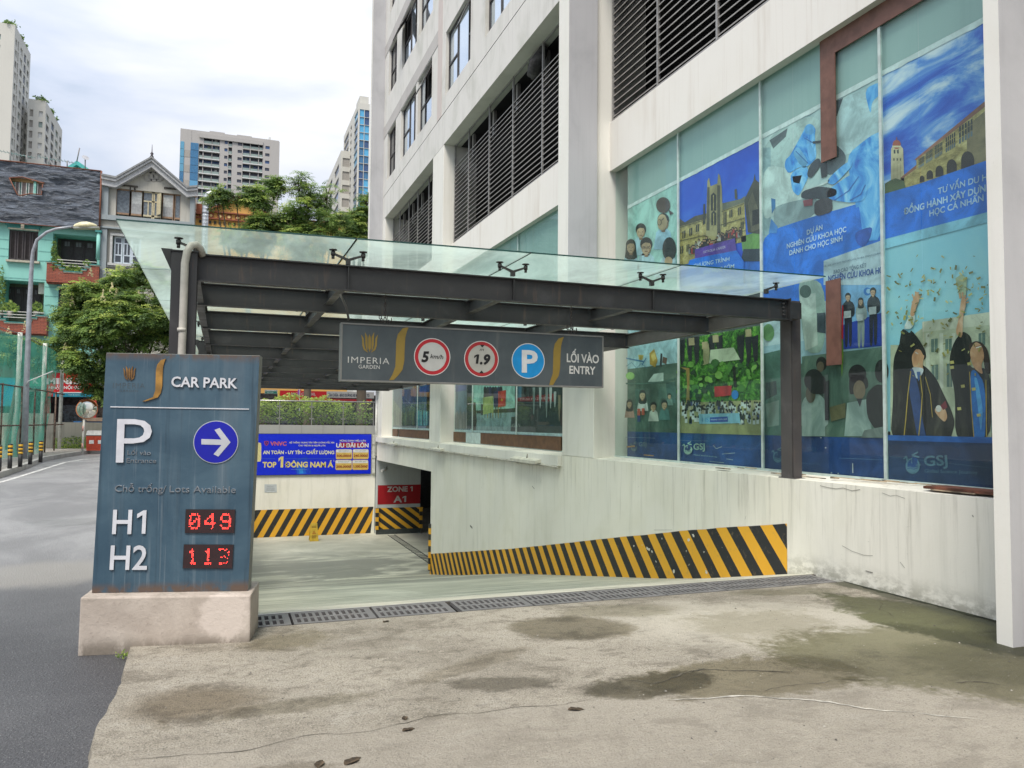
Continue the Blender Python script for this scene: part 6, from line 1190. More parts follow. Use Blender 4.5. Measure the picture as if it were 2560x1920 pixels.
# ------------------------------------------------------------------ trees
YT = 43.0
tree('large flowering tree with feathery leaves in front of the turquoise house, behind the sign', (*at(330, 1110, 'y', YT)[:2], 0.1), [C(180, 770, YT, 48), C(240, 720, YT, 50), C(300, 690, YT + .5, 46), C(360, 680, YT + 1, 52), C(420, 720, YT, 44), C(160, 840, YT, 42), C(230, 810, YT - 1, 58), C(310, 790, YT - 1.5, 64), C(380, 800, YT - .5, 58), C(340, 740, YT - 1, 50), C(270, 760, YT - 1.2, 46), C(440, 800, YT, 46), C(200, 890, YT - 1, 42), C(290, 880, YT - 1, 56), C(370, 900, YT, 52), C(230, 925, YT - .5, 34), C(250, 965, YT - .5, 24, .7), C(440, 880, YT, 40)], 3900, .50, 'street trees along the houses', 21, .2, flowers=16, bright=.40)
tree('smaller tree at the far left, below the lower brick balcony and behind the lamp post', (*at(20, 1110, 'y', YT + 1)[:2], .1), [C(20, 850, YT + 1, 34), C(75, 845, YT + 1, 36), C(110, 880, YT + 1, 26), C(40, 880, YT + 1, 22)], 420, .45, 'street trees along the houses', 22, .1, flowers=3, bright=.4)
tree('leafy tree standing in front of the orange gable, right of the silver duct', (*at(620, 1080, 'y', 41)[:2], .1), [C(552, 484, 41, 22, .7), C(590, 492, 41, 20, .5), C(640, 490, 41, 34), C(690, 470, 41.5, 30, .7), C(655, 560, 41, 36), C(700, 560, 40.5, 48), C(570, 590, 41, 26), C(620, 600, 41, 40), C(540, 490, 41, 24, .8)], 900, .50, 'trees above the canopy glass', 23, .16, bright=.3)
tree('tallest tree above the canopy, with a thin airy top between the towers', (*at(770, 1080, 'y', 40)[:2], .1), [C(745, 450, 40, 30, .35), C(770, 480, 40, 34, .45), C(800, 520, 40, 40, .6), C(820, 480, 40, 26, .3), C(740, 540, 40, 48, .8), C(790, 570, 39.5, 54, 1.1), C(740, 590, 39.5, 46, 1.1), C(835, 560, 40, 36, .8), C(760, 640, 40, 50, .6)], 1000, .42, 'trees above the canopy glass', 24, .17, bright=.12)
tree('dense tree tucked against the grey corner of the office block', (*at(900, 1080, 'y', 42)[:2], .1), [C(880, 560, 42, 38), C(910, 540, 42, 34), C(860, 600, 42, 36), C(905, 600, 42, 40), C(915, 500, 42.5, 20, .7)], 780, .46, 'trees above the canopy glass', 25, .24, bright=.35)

# ------------------------------------------------------------------ street furniture on the left
def flat(px, py, z=.112): p = at(px, py, 'z', z); return (p[0], p[1], z)
bpos = [(-3, 1181, 'cut by the photo edge'), (24, 1174, 'leftmost of those fully in view'), (50, 1169, 'just left of the lamp post foot'), (75, 1163, 'just right of the lamp post foot'), (101, 1158, 'nearest the bend of the kerb')]
b0 = None; YB = plain((.70, .40, .03), .5); BB = plain((.02, .02, .022), .55)
for px, py, lb in bpos:
    loc = flat(px, py - 2)
    if b0 is None:
        b0 = empty('bollard', loc, '', 'bollard'); x, y, z = loc; mb = MB(); mb.tube([(x, y, z), (x, y, z + .40)], .062, 12); mb.lathe((x, y, z + .70), [(0, .066), (.03, .06), (.05, .03)], 12); mb.lathe((x, y, z + .40), [(0, .062), (.3, .062)], 12); mb.build('post', BB, b0)
        for k in range(3): mb = MB(); mb.lathe((x, y, z + .40 + k * .115), [(0, .067), (.065, .067)], 12); mb.build('yellow_band', YB, b0)
        o = b0
    else: o = copy_tree(b0); o.location = loc
    tag(o, 'black bollard with yellow bands by the left kerb, ' + lb, 'bollard', 'striped bollards along the kerb')
lp_ = flat(60, 1147); YL = lp_[1]; sl = empty('street_lamp', lp_, 'tall grey street lamp with curved arm and pale yellow head', 'street lamp'); GALV = plain((.36, .38, .42), .45, .3)
pts = [tuple(at(*q, 'y', YL)) for q in [(60, 1147), (66.5, 950), (74, 760), (79.5, 660), (84, 631), (95.5, 603), (121, 585), (145, 578), (190, 573.5)]]; pts = [(p[0], p[1] - max(0, i - 3) * .1, p[2]) for i, p in enumerate(pts)]
MB().tube(pts, [.12, .10, .085, .07, .065, .06, .052, .047, .042], 12).build('pole', GALV, sl); a = Vector(pts[-1]); b = Vector(tuple(at(249, 574, 'y', YL))) - Vector((0, .6, 0)); dx = (b - a)
mb = MB(); n = 9; rings = [(0, .06, .05), (.1, .13, .11), (.3, .20, .17), (.55, .22, .18), (.8, .18, .12), (.95, .10, .06), (1, .02, .02)]; sd_ = Vector((0, 1, 0)); base_i = []
for f_, wy, hz in rings:
    c_ = a + dx * f_; base_i.append(len(mb.v)); mb.v += [tuple(c_ + sd_ * wy * math.cos(t) + Vector((0, 0, hz * max(-.35, math.sin(t))))) for t in [2 * math.pi * k / 12 for k in range(12)]]
for i in range(len(rings) - 1):
    for k in range(12): mb.f.append([base_i[i] + k, base_i[i] + (k + 1) % 12, base_i[i + 1] + (k + 1) % 12, base_i[i + 1] + k]); mb.mi.append(0); mb.sm.append(True)
mb.build('lamp_head', plain((.72, .66, .42), .4), sl)
mb = MB(); c_ = a + dx * .55; mb.obox(c_ - Vector((0, 0, .075)), dx.normalized(), (0, 1, 0), (0, 0, 1), .45, .15, .03); mb.build('lens', plain((.35, .36, .34), .2), sl); p = Vector(pts[1]); MB().tube([p + Vector((0, -.12, -.2)), p + Vector((.1, -.2, -.05)), p + Vector((.9, -.2, .35))], .02, 6).build('cable_hook', plain((.6, .6, .6), .5), sl)
# curved chain fence with green net
fn_ = empty('net_fence', (-7.6, 38, .1), 'rusty rail fence with white poles and torn green shade net', 'fence'); FP_ = [(-7.9, 26), (-7.75, 30.5), (-7.55, 35.4), (-7.55, 40), (-7.66, 44.8)]; WP = plain((.58, .60, .54), .5); RST = plain((.15, .10, .075), .8, var=.4)
for i, (x, y) in enumerate(FP_):
    MB().tube([(x, y, .1), (x, y, 5.0)], .085, 10).build('pole', WP, fn_)
    for k in range(2 if i < 4 else 0):
        f_ = k / 2; xx, yy = x + (FP_[i + 1][0] - x) * f_, y + (FP_[i + 1][1] - y) * f_; MB().tube([(xx + .14, yy, .1), (xx + .14, yy, 2.9)], .035, 6).build('rail_post', RST, fn_)
for z in (1.35, 2.85):
    MB().tube([(x + .14, y, z) for x, y in FP_], .028, 6).build('rail', RST, fn_)
MB().tube([(x, y, 4.95 - .06 * (i % 2)) for i, (x, y) in enumerate(FP_)], .015, 5).build('rope', plain((.2, .2, .2), .7), fn_)
g = G('green_net'); tr = g.n('ShaderNodeBsdfTransparent'); df = g.n('ShaderNodeBsdfDiffuse'); df.inputs[0].default_value = (.10, .36, .27, 1); tl = g.n('ShaderNodeBsdfTranslucent'); tl.inputs[0].default_value = (.10, .40, .30, 1); a1 = g.n('ShaderNodeMixShader'); a1.inputs[0].default_value = .45; g.L(df.outputs[0], a1.inputs[1]); g.L(tl.outputs[0], a1.inputs[2]); m1 = g.n('ShaderNodeMixShader'); g.L(g.mr(g.noise(1.1, 5, .6), .3, .7, .42, .78), m1.inputs[0]); g.L(tr.outputs[0], m1.inputs[1]); g.L(a1.outputs[0], m1.inputs[2]); o_ = g.n('ShaderNodeOutputMaterial'); g.L(m1.outputs[0], o_.inputs[0]); NET = g.m
mb = MB(); mb.smooth = True; NU, NV = 60, 14; gp = {}
for i in range(NU + 1):
    y = 26 + i * (44.6 - 26) / NU; x = np.interp(y, [q[1] for q in FP_], [q[0] for q in FP_]) + .1
    zb = .12 if y < 40 else .12 + 4.6 * ((y - 40) / 4.6) ** .55
    for j in range(NV + 1): z = 4.9 + (zb - 4.9) * j / NV; gp[i, j] = (x + .07 * mnoise.noise(Vector((y * .9, z * .8, 0))) * 2, y, z - .12 * abs(math.sin(y * .7)) * (j == 0))
for i in range(NU):
    for j in range(NV): mb.quad(gp[i, j], gp[i, j + 1], gp[i + 1, j + 1], gp[i + 1, j])
mb.build('net', NET, fn_)
# low retaining wall, weeds, bins, mirror
cw_ = empty('retaining_wall', (-6, 45.9, .1), 'stained low concrete wall behind the mirror and the red bins', 'wall'); CST = wallpaint('stained_concrete', (.46, .44, .37), (.16, .15, .12), (.28, .26, .20), .6, .8)
mb = MB(); mb.box(-12, -4.0, 46.2, 46.5, .1, 1.45); mb.box(-12, -8.2, 46.15, 46.2, .1, 1.9); mb.build('wall', CST, cw_); MB().box(-4.0, 1.5, 46.2, 46.45, .1, 1.35).build('wall', CST, cw_)
m0 = flat(206, 1135); mr_ = empty('traffic_mirror', m0, 'round convex traffic mirror with orange rim on a white pole', 'mirror'); x, y, z = m0
MB().tube([(x, y, z), (x + .02, y, 2.0)], .045, 10).build('pole', plain((.62, .60, .55), .5), mr_)
for zz in (.35, 1.1, 1.75): MB().tube([(x, y, zz), (x, y, zz + .22)], .047, 10).build('faded_band', plain((.50, .25, .22), .6), mr_)
cen = at(217, 1023, 'y', y - .08); mb = MB(); mb.lathe((cen[0], cen[1] + .06, cen[2]), [(0, .40), (-.03, .43), (-.05, .43)], 28, (0, 1, 0)); mb.build('rim', plain((.62, .20, .08), .5), mr_)
mb = MB(); mb.smooth = True; mb.lathe((cen[0], cen[1] + .005, cen[2]), [(-k * .012, .40 * math.sqrt(max(0, 1 - (k / 8) ** 2))) for k in range(9)], 28, (0, 1, 0)); g = G('mirror_face'); g.out((.75, .72, .62), .04, 1.0); mb.build('mirror', g.m, mr_)
mb = MB(); pts = [(cen[0] + .45 * math.cos(t), cen[2] + .45 * math.sin(t)) for t in [math.radians(20 + 12 * k) for k in range(10)]]
for p_, q_ in zip(pts[:-1], pts[1:]): mb.quad((p_[0], cen[1] - .2, p_[1]), (q_[0], cen[1] - .2, q_[1]), (q_[0], cen[1] + .05, q_[1]), (p_[0], cen[1] + .05, p_[1]))
mb.build('hood', plain((.70, .24, .08), .5), mr_)
for i, (px, lb) in enumerate([(214, 'left red bin with white lid against the low concrete wall'), (236, 'right red bin with white lid, half hidden behind the sign')]):
    x, y, z = flat(px, 1126.5); w_ = .47; t = empty('waste_bin', (x + w_ / 2, y, z), lb, 'bin', 'red recycling bins'); mb = MB(); mb.hexa([(x + .03, y, z), (x + w_ - .03, y, z), (x + w_ - .03, y + .5, z), (x + .03, y + .5, z)], [(x, y, z + .70), (x + w_, y, z + .70), (x + w_, y + .5, z + .70), (x, y + .5, z + .70)])
    mb.build('body', plain((.50, .07, .03), .5), t)
    for k in range(8): xx = x + .045 + k * .053; MB().box(xx, xx + .02, y - .012, y + .006, z + .08, z + .64).build('rib', plain((.42, .055, .025), .5), t)
    mb = MB(); mb.hexa([(x - .01, y - .02, z + .74), (x + w_ + .01, y - .02, z + .74), (x + w_ + .01, y + .5, z + .74), (x - .01, y + .5, z + .74)], [(x + .03, y + .03, z + .95), (x + w_ - .03, y + .03, z + .95), (x + w_ - .03, y + .45, z + .97), (x + .03, y + .45, z + .97)]); mb.build('lid', plain((.72, .72, .70), .4), t); MB().box(x + .14, x + .34, y - .02, y - .012, z + .33, z + .50).build('sticker', plain((.66, .66, .66), .5), t); MB().box(x, x + w_, y - .01, y + .48, z + .70, z + .74).build('rim', plain((.10, .02, .02), .5), t)
r = random.Random(4); mb = MB()
for i in range(900):
    x = r.uniform(-8.0, -5.2); y = r.uniform(45.3, 46.1); z = .12 + r.random() ** 2 * (.55 + .4 * mnoise.noise(Vector((x * 2, 3, 0)))); mb.cur = r.choice([0, 1, 2, 2]); s = r.uniform(.04, .09); d = Vector((r.gauss(0, 1), r.gauss(0, .5), r.gauss(.6, .6))).normalized(); q = d.cross(Vector((0, 1, 0))).normalized(); p = Vector((x, y, z)); mb.add([p - d * s, p + q * s * .4, p + d * s, p - q * s * .4], [(0, 1, 2, 3)])
tag(mb.build('weeds', LF), 'weeds sprouting along the foot of the low wall', 'weeds', kind='stuff')
mb = MB(); pc = flat(322, 1630, 0)
for i in range(60):
    x = pc[0] + r.gauss(-.02, .03); y = pc[1] + r.gauss(0, .02); z = abs(r.gauss(0, .015)) - .03; mb.cur = r.choice([1, 2]); s = r.uniform(.006, .014); d = Vector((r.gauss(0, 1), r.gauss(0, 1), r.gauss(.7, .6))).normalized(); q = d.cross(Vector((0, 1, 0))).normalized(); p = Vector((x, y, z)); mb.add([p - d * s, p + q * s * .4, p + d * s, p - q * s * .4], [(0, 1, 2, 3)])
tag(mb.build('tiny_weeds', LF), 'tiny weeds in the corner between plinth, slab and asphalt', 'weeds', kind='stuff')
# ------------------------------------------------------------------ houses across the street (fronts near Y = 50)
YH = 50.0
def H(px, py, Y=YH): p = at(px, py, 'y', Y); return p[0], p[2]
def hbox(mb, px0, py0, px1, py1, y0, y1, Y=YH): x0, z0 = H(px0, (py0 + py1) / 2, Y); x1, _ = H(px1, (py0 + py1) / 2, Y); _, za = H((px0 + px1) / 2, py0, Y); _, zb = H((px0 + px1) / 2, py1, Y); return mb.box(x0, x1, y0, y1, zb, za)
TURQ = wallpaint('turquoise_render', (.25, .57, .51), (.15, .36, .33), (.31, .62, .56), .35, .4); TEAL = plain((.05, .26, .25), .6); CREAM = plain((.66, .64, .52), .7); SHUT = plain((.048, .040, .044), .6); BRICKM = None
g = G('thin_brick'); S = g.sep(); br = g.n('ShaderNodeTexBrick'); cmb = g.n('ShaderNodeCombineXYZ'); g.L(S[0], cmb.inputs[0]); g.L(S[2], cmb.inputs[1]); g.L(cmb.outputs[0], br.inputs[0]); br.inputs['Scale'].default_value = 1; br.inputs['Brick Width'].default_value = .32; br.inputs['Row Height'].default_value = .085; br.inputs['Mortar Size'].default_value = .012; br.inputs['Color1'].default_value = (.26, .07, .045, 1); br.inputs['Color2'].default_value = (.34, .10, .06, 1); br.inputs['Mortar'].default_value = (.13, .05, .04, 1); BRICKM = g.out(g.mix(g.mth('MULTIPLY', g.mr(g.noise(2, 5, .6), .6, .72), .5), br.outputs[0], (.5, .38, .33)), .85, bump=br.outputs['Fac'], bs=-.4, bd=.01)
th_ = empty('turquoise_house', (-12, YH, 0), 'turquoise four-storey house with brick balconies, its top floor wrapped in grey tarpaulin', 'house')
mb = MB(); xw0, xw1 = H(22, 610)[0], H(95, 610)[0]; zw1, zw0 = H(58, 576)[1], H(58, 651)[1]; xr0, xr1 = H(131, 640)[0], H(243, 640)[0]; zr1, zr0 = H(190, 588)[1], H(190, 690)[1]
xl0, xl1 = H(8, 740)[0], H(110, 740)[0]; zl1, zl0 = H(58, 702)[1], H(58, 810)[1]; xs0, xs1 = H(146, 740)[0], H(210, 740)[0]; zs1, zs0 = H(180, 718)[1], H(180, 800)[1]
holes_wall(mb, 'y', YH, -22, -6.87, 0, 15.6, [(xw0, xw1, zw0, zw1), (xr0, xr1, zr0, zr1), (xl0, xl1, zl0, zl1), (xs0, xs1, zs0, zs1), (-21, -15, 6.5, 9), (-21, -15, 10, 12)], 1.3)
mb.quad((-6.87, YH, 0), (-6.87, 62, 0), (-6.87, 62, 15.6), (-6.87, YH, 15.6)); mb.quad((-22, YH, 15.6), (-6.87, YH, 15.6), (-6.87, 62, 15.6), (-22, 62, 15.6)); mb.quad((-22, YH, 0), (-22, 62, 0), (-22, 62, 15.6), (-22, YH, 15.6)); mb.build('wall', TURQ, th_)
def groove(pts_, parent):
    for (a_, b_, c_) in pts_: x0, z = H(a_, c_); x1, _ = H(b_, c_); MB().box(x0, x1, YH - .008, YH - .001, z - .03, z + .03).build('render_groove', plain((.16, .40, .37), .8), parent)
groove([(0, 22, 598), (0, 22, 621), (0, 22, 640), (96, 130, 598), (96, 130, 628), (96, 130, 652), (112, 145, 717), (112, 145, 740), (112, 145, 763), (0, 117, 693)], th_)
def louv_shutter(x0, x1, z0, z1, y, n, parent, mt):
    mb = MB(); w_ = (x1 - x0) / n
    for i in range(n):
        a_, b_ = x0 + i * w_ + .02, x0 + (i + 1) * w_ - .02; mb.box(a_, a_ + .07, y, y + .05, z0, z1); mb.box(b_ - .07, b_, y, y + .05, z0, z1); mb.box(a_ + .07, b_ - .07, y, y + .05, z0, z0 + .1); mb.box(a_ + .07, b_ - .07, y, y + .05, z1 - .1, z1); k = int((z1 - z0 - .2) / .085)
        for j in range(k): zz = z0 + .1 + j * .085; mb.quad((a_ + .07, y + .045, zz), (b_ - .07, y + .045, zz), (b_ - .07, y + .01, zz + .07), (a_ + .07, y + .01, zz + .07))
    mb.quad((x0, y + .06, z0), (x1, y + .06, z0), (x1, y + .06, z1), (x0, y + .06, z1)); return mb.build('shutter', mt, parent)
louv_shutter(xw0, xw1, zw0, zw1, YH + .08, 4, th_, SHUT)
louv_shutter(xs0, xs1, zs0, zs1, YH + .08, 3, th_, SHUT)
mb = MB(); hbox(mb, 16, 652, 100, 657, YH - .18, YH - .002); mb.build('sill', plain((.46, .44, .36), .8), th_)
for (a_, b_, y0, y1) in [(15, 104, 563, 572), (139, 215, 710, 718)]:
    mb = MB(); hbox(mb, a_, y0, b_, y0 + 3.5, YH - .25, YH - .003); hbox(mb, a_ + 4, y0 + 3.5, b_ - 4, y1, YH - .16, YH - .003); mb.build('window_cornice', TEAL, th_); mb = MB(); hbox(mb, a_ + 6, y1, b_ - 6, y1 + 3.5, YH - .10, YH - .003); mb.build('cornice_fillet', CREAM, th_); mid_ = (a_ + b_) / 2; mb = MB(); hbox(mb, mid_ - 4, y0, mid_ + 4, y1 + 2, YH - .32, YH - .26); mb.build('keystone', plain((.5, .46, .36), .8), th_)
def door(px0, px1, py0, py1, Y, parent, n=3):
    x0, z1 = H(px0, py0, Y); x1, z0 = H(px1, py1, Y); mb = MB(); mb.box(x0, x1, Y, Y + .06, z0, z1); w_ = (x1 - x0) / n
    for i in range(n):
        a_ = x0 + i * w_; mb.box(a_ + .08, a_ + w_ - .08, Y - .03, Y - .001, z0 + .1, z0 + (z1 - z0) * .68); mb.box(a_ - .02, a_ + .02, Y - .05, Y - .031, z0, z1)
    o = mb.build('balcony_door', SHUT, parent); m2 = MB()
    for i in range(n):
        a_ = x0 + i * w_
        for j in range(2): m2.box(a_ + .15 + j * (w_ - .3) / 2, a_ + .12 + (j + 1) * (w_ - .3) / 2, Y - .035, Y - .02, z0 + (z1 - z0) * .76, z1 - .12)
    m2.build('door_lights', plain((.16, .16, .18), .3), o)
MB().box(xr0, xr1, YH + 1.3, YH + 1.36, zr0, zr1).build('recess_back', plain((.14, .15, .11), .9), th_); MB().box(xl0, xl1, YH + 1.3, YH + 1.36, zl0, zl1).build('recess_back', plain((.16, .16, .11), .9), th_)
door(155, 238, 598, 672, YH + 1.2, th_, 3); door(14, 100, 716, 785, YH + 1.2, th_, 4)
def brickbalcony(px0, px1, py0, py1, st, parent):
    """parapet with a stepped notch in the middle, edged in cream and teal"""
    x0, _ = H(px0, py0, YH - .5); x1, _ = H(px1, py0, YH - .5); z1, z0 = H((px0 + px1) / 2, py0, YH - .5)[1], H((px0 + px1) / 2, py1, YH - .5)[1]; W_ = x1 - x0; hh = z1 - z0; y = YH - .5
    prof_ = [(0, 0), (.17, 0), (.17, .14), (.25, .14), (.25, .28), (.33, .28), (.33, .42)]; L_ = prof_ + [(1 - a_, b_) for a_, b_ in prof_[::-1]]
    xs_ = sorted({p[0] for p in L_}); mb = MB(); m2 = MB(); m3 = MB()
    for a_, b_ in zip(xs_[:-1], xs_[1:]):
        m_ = (a_ + b_) / 2; d = max(q[1] for q in prof_ if q[0] <= min(m_, 1 - m_)); zt2 = z1 - d * hh; mb.box(x0 + a_ * W_, x0 + b_ * W_, y, y + .12, z0, zt2 - .1); m2.box(x0 + a_ * W_ - .03, x0 + b_ * W_ + .03, y - .03, y + .15, zt2 - .1, zt2 - .045); m3.box(x0 + a_ * W_ - .05, x0 + b_ * W_ + .05, y - .06, y + .18, zt2 - .044, zt2)
    mb.box(x0, x0 + .12, y + .12, YH - .002, z0, z1 - .1); mb.box(x1 - .12, x1, y + .12, YH - .002, z0, z1 - .1); mb.box(x0, x1, y + .12, YH + .9, z0 - .06, z0 - .002)
    o = mb.build('brick_balcony', BRICKM, parent); m2.build('cream_edge', CREAM, o); m3.build('teal_coping', TEAL, o); mr2 = MB()
    for k, (f0, f1) in enumerate(((.19, .95), (.22, .9), (.3, .7), (.34, .66))[:3]): mr2.box(x0 + f0 * W_, x0 + f1 * W_, y + .03, y + .07, z1 + .12 - k * .16, z1 + .155 - k * .16)
    mr2.build('white_rail', plain((.66, .66, .62), .5), o)
brickbalcony(117, 248, 657, 708, 0, th_); brickbalcony(-40, 118, 785, 832, 0, th_)
mb = MB(); x, z = H(247, 640); mb.tube([(x, YH - .35, H(247, 652)[1]), (x, YH - .35, H(247, 585)[1])], .10, 12); mb.build('balcony_column', TURQ, th_); mb = MB(); mb.box(x - .16, x + .16, YH - .5, YH - .2, H(247, 585)[1], H(247, 580)[1]); mb.build('column_cap', TEAL, th_)
mb = MB(); hbox(mb, 92, 705, 110, 732, YH + .4, YH + .6); mb.build('air_conditioner', plain((.55, .55, .48), .5), th_)
# plants on the balconies
def bush(label, px, py, Y, wpx, hpx, n, seed, kindmats=(0, 1, 2), cat='plant', name='balcony_plant', group='balcony plants'):
    r = random.Random(seed); x0, z0 = H(px - wpx / 2, py, Y); x1, z1 = H(px + wpx / 2, py - hpx, Y); mb = MB()
    for i in range(n):
        x = r.uniform(x0, x1); z = z0 + (z1 - z0) * r.random() * (1 - .5 * abs((x - (x0 + x1) / 2) / (x1 - x0) * 2)); p = Vector((x, Y + r.uniform(-.25, .2), z)); mb.cur = r.choice(kindmats); s = r.uniform(.06, .14); d = Vector((r.gauss(0, 1), r.gauss(0, .5), r.gauss(.2, .8))).normalized(); q = d.cross(Vector((0, 1, 0))).normalized(); mb.add([p - d * s, p + q * s * .35, p + d * s, p - q * s * .35], [(0, 1, 2, 3)])
    t = empty(name, ((x0 + x1) / 2, Y, z0), label, cat, group); mb.build('leaves', LF, t); xm = (x0 + x1) / 2; MB().lathe((xm, Y, z0 - .28), [(0, .13), (.28, .18)], 10).build('pot', plain((.35, .33, .30), .8), t)
bush('trailing plant at the left end of the upper brick balcony', 146, 676, YH - .3, 34, 36, 150, 1); bush('plants filling the middle notch of the upper brick balcony', 185, 678, YH - .3, 44, 18, 150, 2); bush('small plant at the right end of the upper brick balcony', 218, 664, YH - .3, 16, 14, 60, 3); bush('broad-leaved plant on the left of the lower brick balcony', 26, 778, YH - .3, 44, 26, 150, 4); bush('plant on the right of the lower brick balcony, by the lamp post', 92, 778, YH - .3, 32, 24, 120, 5)
bush('climber hanging down the left edge of the upper balcony recess', 136, 660, YH - .1, 14, 70, 170, 6, (0, 1), 'climber', 'climbing_plant', 'climbing plants on the turquoise house'); bush('dry climber at the far left edge of the turquoise house', 4, 780, YH - .1, 22, 120, 260, 7, (0, 1), 'climber', 'climbing_plant', 'climbing plants on the turquoise house')
# tarpaulin with the torn opening
g = G('tarpaulin'); wv = g.noise((1.0, 1, 4.2), 8, .62, 1.4); w2 = g.noise((2.5, 1, 8), 6, .7, .6); c = g.mix(g.mr(wv, .35, .68), (.085, .10, .13), (.17, .20, .25)); c = g.mix(g.mth('MULTIPLY', g.mr(w2, .60, .72), .6), c, (.44, .46, .50)); TARP = g.out(c, .42, bump=g.mth('ADD', wv, g.mth('MULTIPLY', w2, .5)), bs=1.0, bd=.25)
tz0, tz1 = 12.42, 15.86; tx0, tx1 = -22, -6.88; hole = [H(*q) for q in [(28, 450), (60, 448), (115, 463), (171 - 60, 466), (108, 492), (80, 489), (55, 494), (48, 492)]]
def inpoly(x, z, P_):
    c_ = False
    for (a_, b_), (d, e_) in zip(P_, P_[1:] + P_[:1]):
        if (b_ > z) != (e_ > z) and x < (d - a_) * (z - b_) / (e_ - b_) + a_: c_ = not c_
    return c_
mb = MB(); mb.smooth = True; NX_, NZ_ = 170, 44
def tp_(i, j):
    x = tx0 + (tx1 - tx0) * i / NX_; z = tz0 + (tz1 - tz0) * j / NZ_; n_ = mnoise.noise(Vector((x * .5, z * 1.9, 0))) + .5 * mnoise.noise(Vector((x * 1.4, z * 4.1, 3))) + .3 * mnoise.noise(Vector((x * 3, z * 8, 6)))
    return (x, YH - .32 + .16 * n_, z + (.06 * mnoise.noise(Vector((x, 0, 9))) if j in (0, NZ_) else 0))
for i in range(NX_):
    for j in range(NZ_):
        x = tx0 + (tx1 - tx0) * (i + .5) / NX_; z = tz0 + (tz1 - tz0) * (j + .5) / NZ_
        if inpoly(x, z, hole): continue
        mb.quad(tp_(i, j), tp_(i + 1, j), tp_(i + 1, j + 1), tp_(i, j + 1))
tpo = empty('tarpaulin', (-12, YH - .3, tz0), 'creased grey tarpaulin wrapped round the top storey with a torn window gap', 'tarpaulin'); mb.build('sheet', TARP, tpo)
mb = MB(); pp_ = [(a_, YH - .42, b_) for a_, b_ in hole]; mb.tube(pp_ + pp_[:1], .035, 5); mb.tube([(tx0, YH - .40, tz1), (tx1, YH - .40, tz1)], .04, 6); mb.tube([(tx1, YH - .40, tz1), (tx1, YH - .40, tz0)], .05, 6); mb.tube([(tx0, YH - .4, tz0), (tx1, YH - .4, tz0)], .03, 6); mb.build('rusty_edge_tube', plain((.20, .08, .05), .8), tpo)
for (a_, b_) in [(36, 50), (52, 68), (70, 86), (92, 110)]:
    fr = MB(); x0, z0 = H(a_, 492, YH - .1); x1, z1 = H(b_, 456, YH - .1); fr.box(x0, x1, YH - .12, YH - .02, z0 - .2, z0 - .12); fr.box(x0, x0 + .05, YH - .12, YH - .02, z0 - .12, z1); fr.box(x1 - .05, x1, YH - .12, YH - .02, z0 - .12, z1); o = fr.build('window', plain((.6, .62, .6), .5), th_); MB().box(x0 + .05, x1 - .05, YH - .06, YH - .04, z0 - .12, z1).build('pane', plain((.22, .17, .16), .4), o)
mb = MB(); hbox(mb, 28, 447, 112, 458, YH - .13, YH - .02); mb.build('timber_lintel', plain((.40, .26, .12), .8), th_); mb = MB(); hbox(mb, 86, 455, 92, 496, YH - .2, YH - .02); mb.build('pilaster', TURQ, th_)
# grey gabled house
gh = empty('grey_house', (-4.3, YH, 0), 'pale grey house with triangular gable, spike finial and upper window band', 'house'); GW = wallpaint('grey_render', (.46, .45, .41), (.20, .19, .17), (.38, .37, .33), .4, .6); GB = wallpaint('blue_grey_trim', (.30, .345, .37), (.2, .22, .24), None, .35, .3); GT = plain((.50, .51, .53), .6, var=.1)
X0, X1 = -6.86, -1.86; apx = -4.28; mb = MB(); wz1, wz0 = H(370, 478)[1], H(370, 549)[1]; wa, wb = H(290, 515)[0], H(451, 515)[0]; va, vb = H(281, 620)[0], H(352, 620)[0]; vz1, vz0 = H(315, 592)[1], H(315, 661)[1]
holes_wall(mb, 'y', YH, X0, X1, 0, 15.3, [(wa, wb, wz0, wz1), (va, vb, vz0, vz1), (va, vb, vz0 - 3.9, vz1 - 3.9)], .35); mb.add([(X0, YH, 15.3), (X1, YH, 15.3), (apx, YH, 16.75)], [(0, 1, 2)]); mb.quad((X1, YH, 0), (X1, 62, 0), (X1, 62, 15.3), (X1, YH, 15.3)); mb.quad((X0, YH, 15.3), (X1, YH, 15.3), (X1, 62, 15.3), (X0, 62, 15.3)); mb.build('wall', GW, gh)
def bandseg(a_, b_, h0, y0, y1, mt, nm): mb = MB(); mb.hexa([(a_[0], y0, a_[1] - h0), (b_[0], y0, b_[1] - h0), (b_[0], y1, b_[1] - h0), (a_[0], y1, a_[1] - h0)], [(a_[0], y0, a_[1]), (b_[0], y0, b_[1]), (b_[0], y1, b_[1]), (a_[0], y1, a_[1])]); return mb.build(nm, mt, gh)
e0, e1, ap = H(292, 448), H(468, 472), H(381, 398); el, er = H(257, 441), H(494, 470)
for k, (off, h0, yy, mt) in enumerate([(0, .12, .62, plain((.26, .27, .28), .7)), (.12, .16, .55, GT), (.28, .32, .42, GT)]):
    for a_, b_ in ((el, e0), (e0, ap), (ap, e1), (e1, er)): bandseg((a_[0], a_[1] - off), (b_[0], b_[1] - off), h0 - .004, YH - yy, YH - .002, mt, 'cornice')
mb = MB()
for p_, q_ in ((e0, ap), (ap, e1)): mb.hexa([(p_[0], YH - .5, p_[1] - .2), (q_[0], YH - .5, q_[1] - .2), (q_[0], 60, q_[1] - .2), (p_[0], 60, p_[1] - .2)], [(p_[0], YH - .5, p_[1] - .08), (q_[0], YH - .5, q_[1] - .08), (q_[0], 60, q_[1] - .08), (p_[0], 60, p_[1] - .08)])
mb.v = mb.v; mb.build('roof', plain((.22, .20, .19), .8), gh)
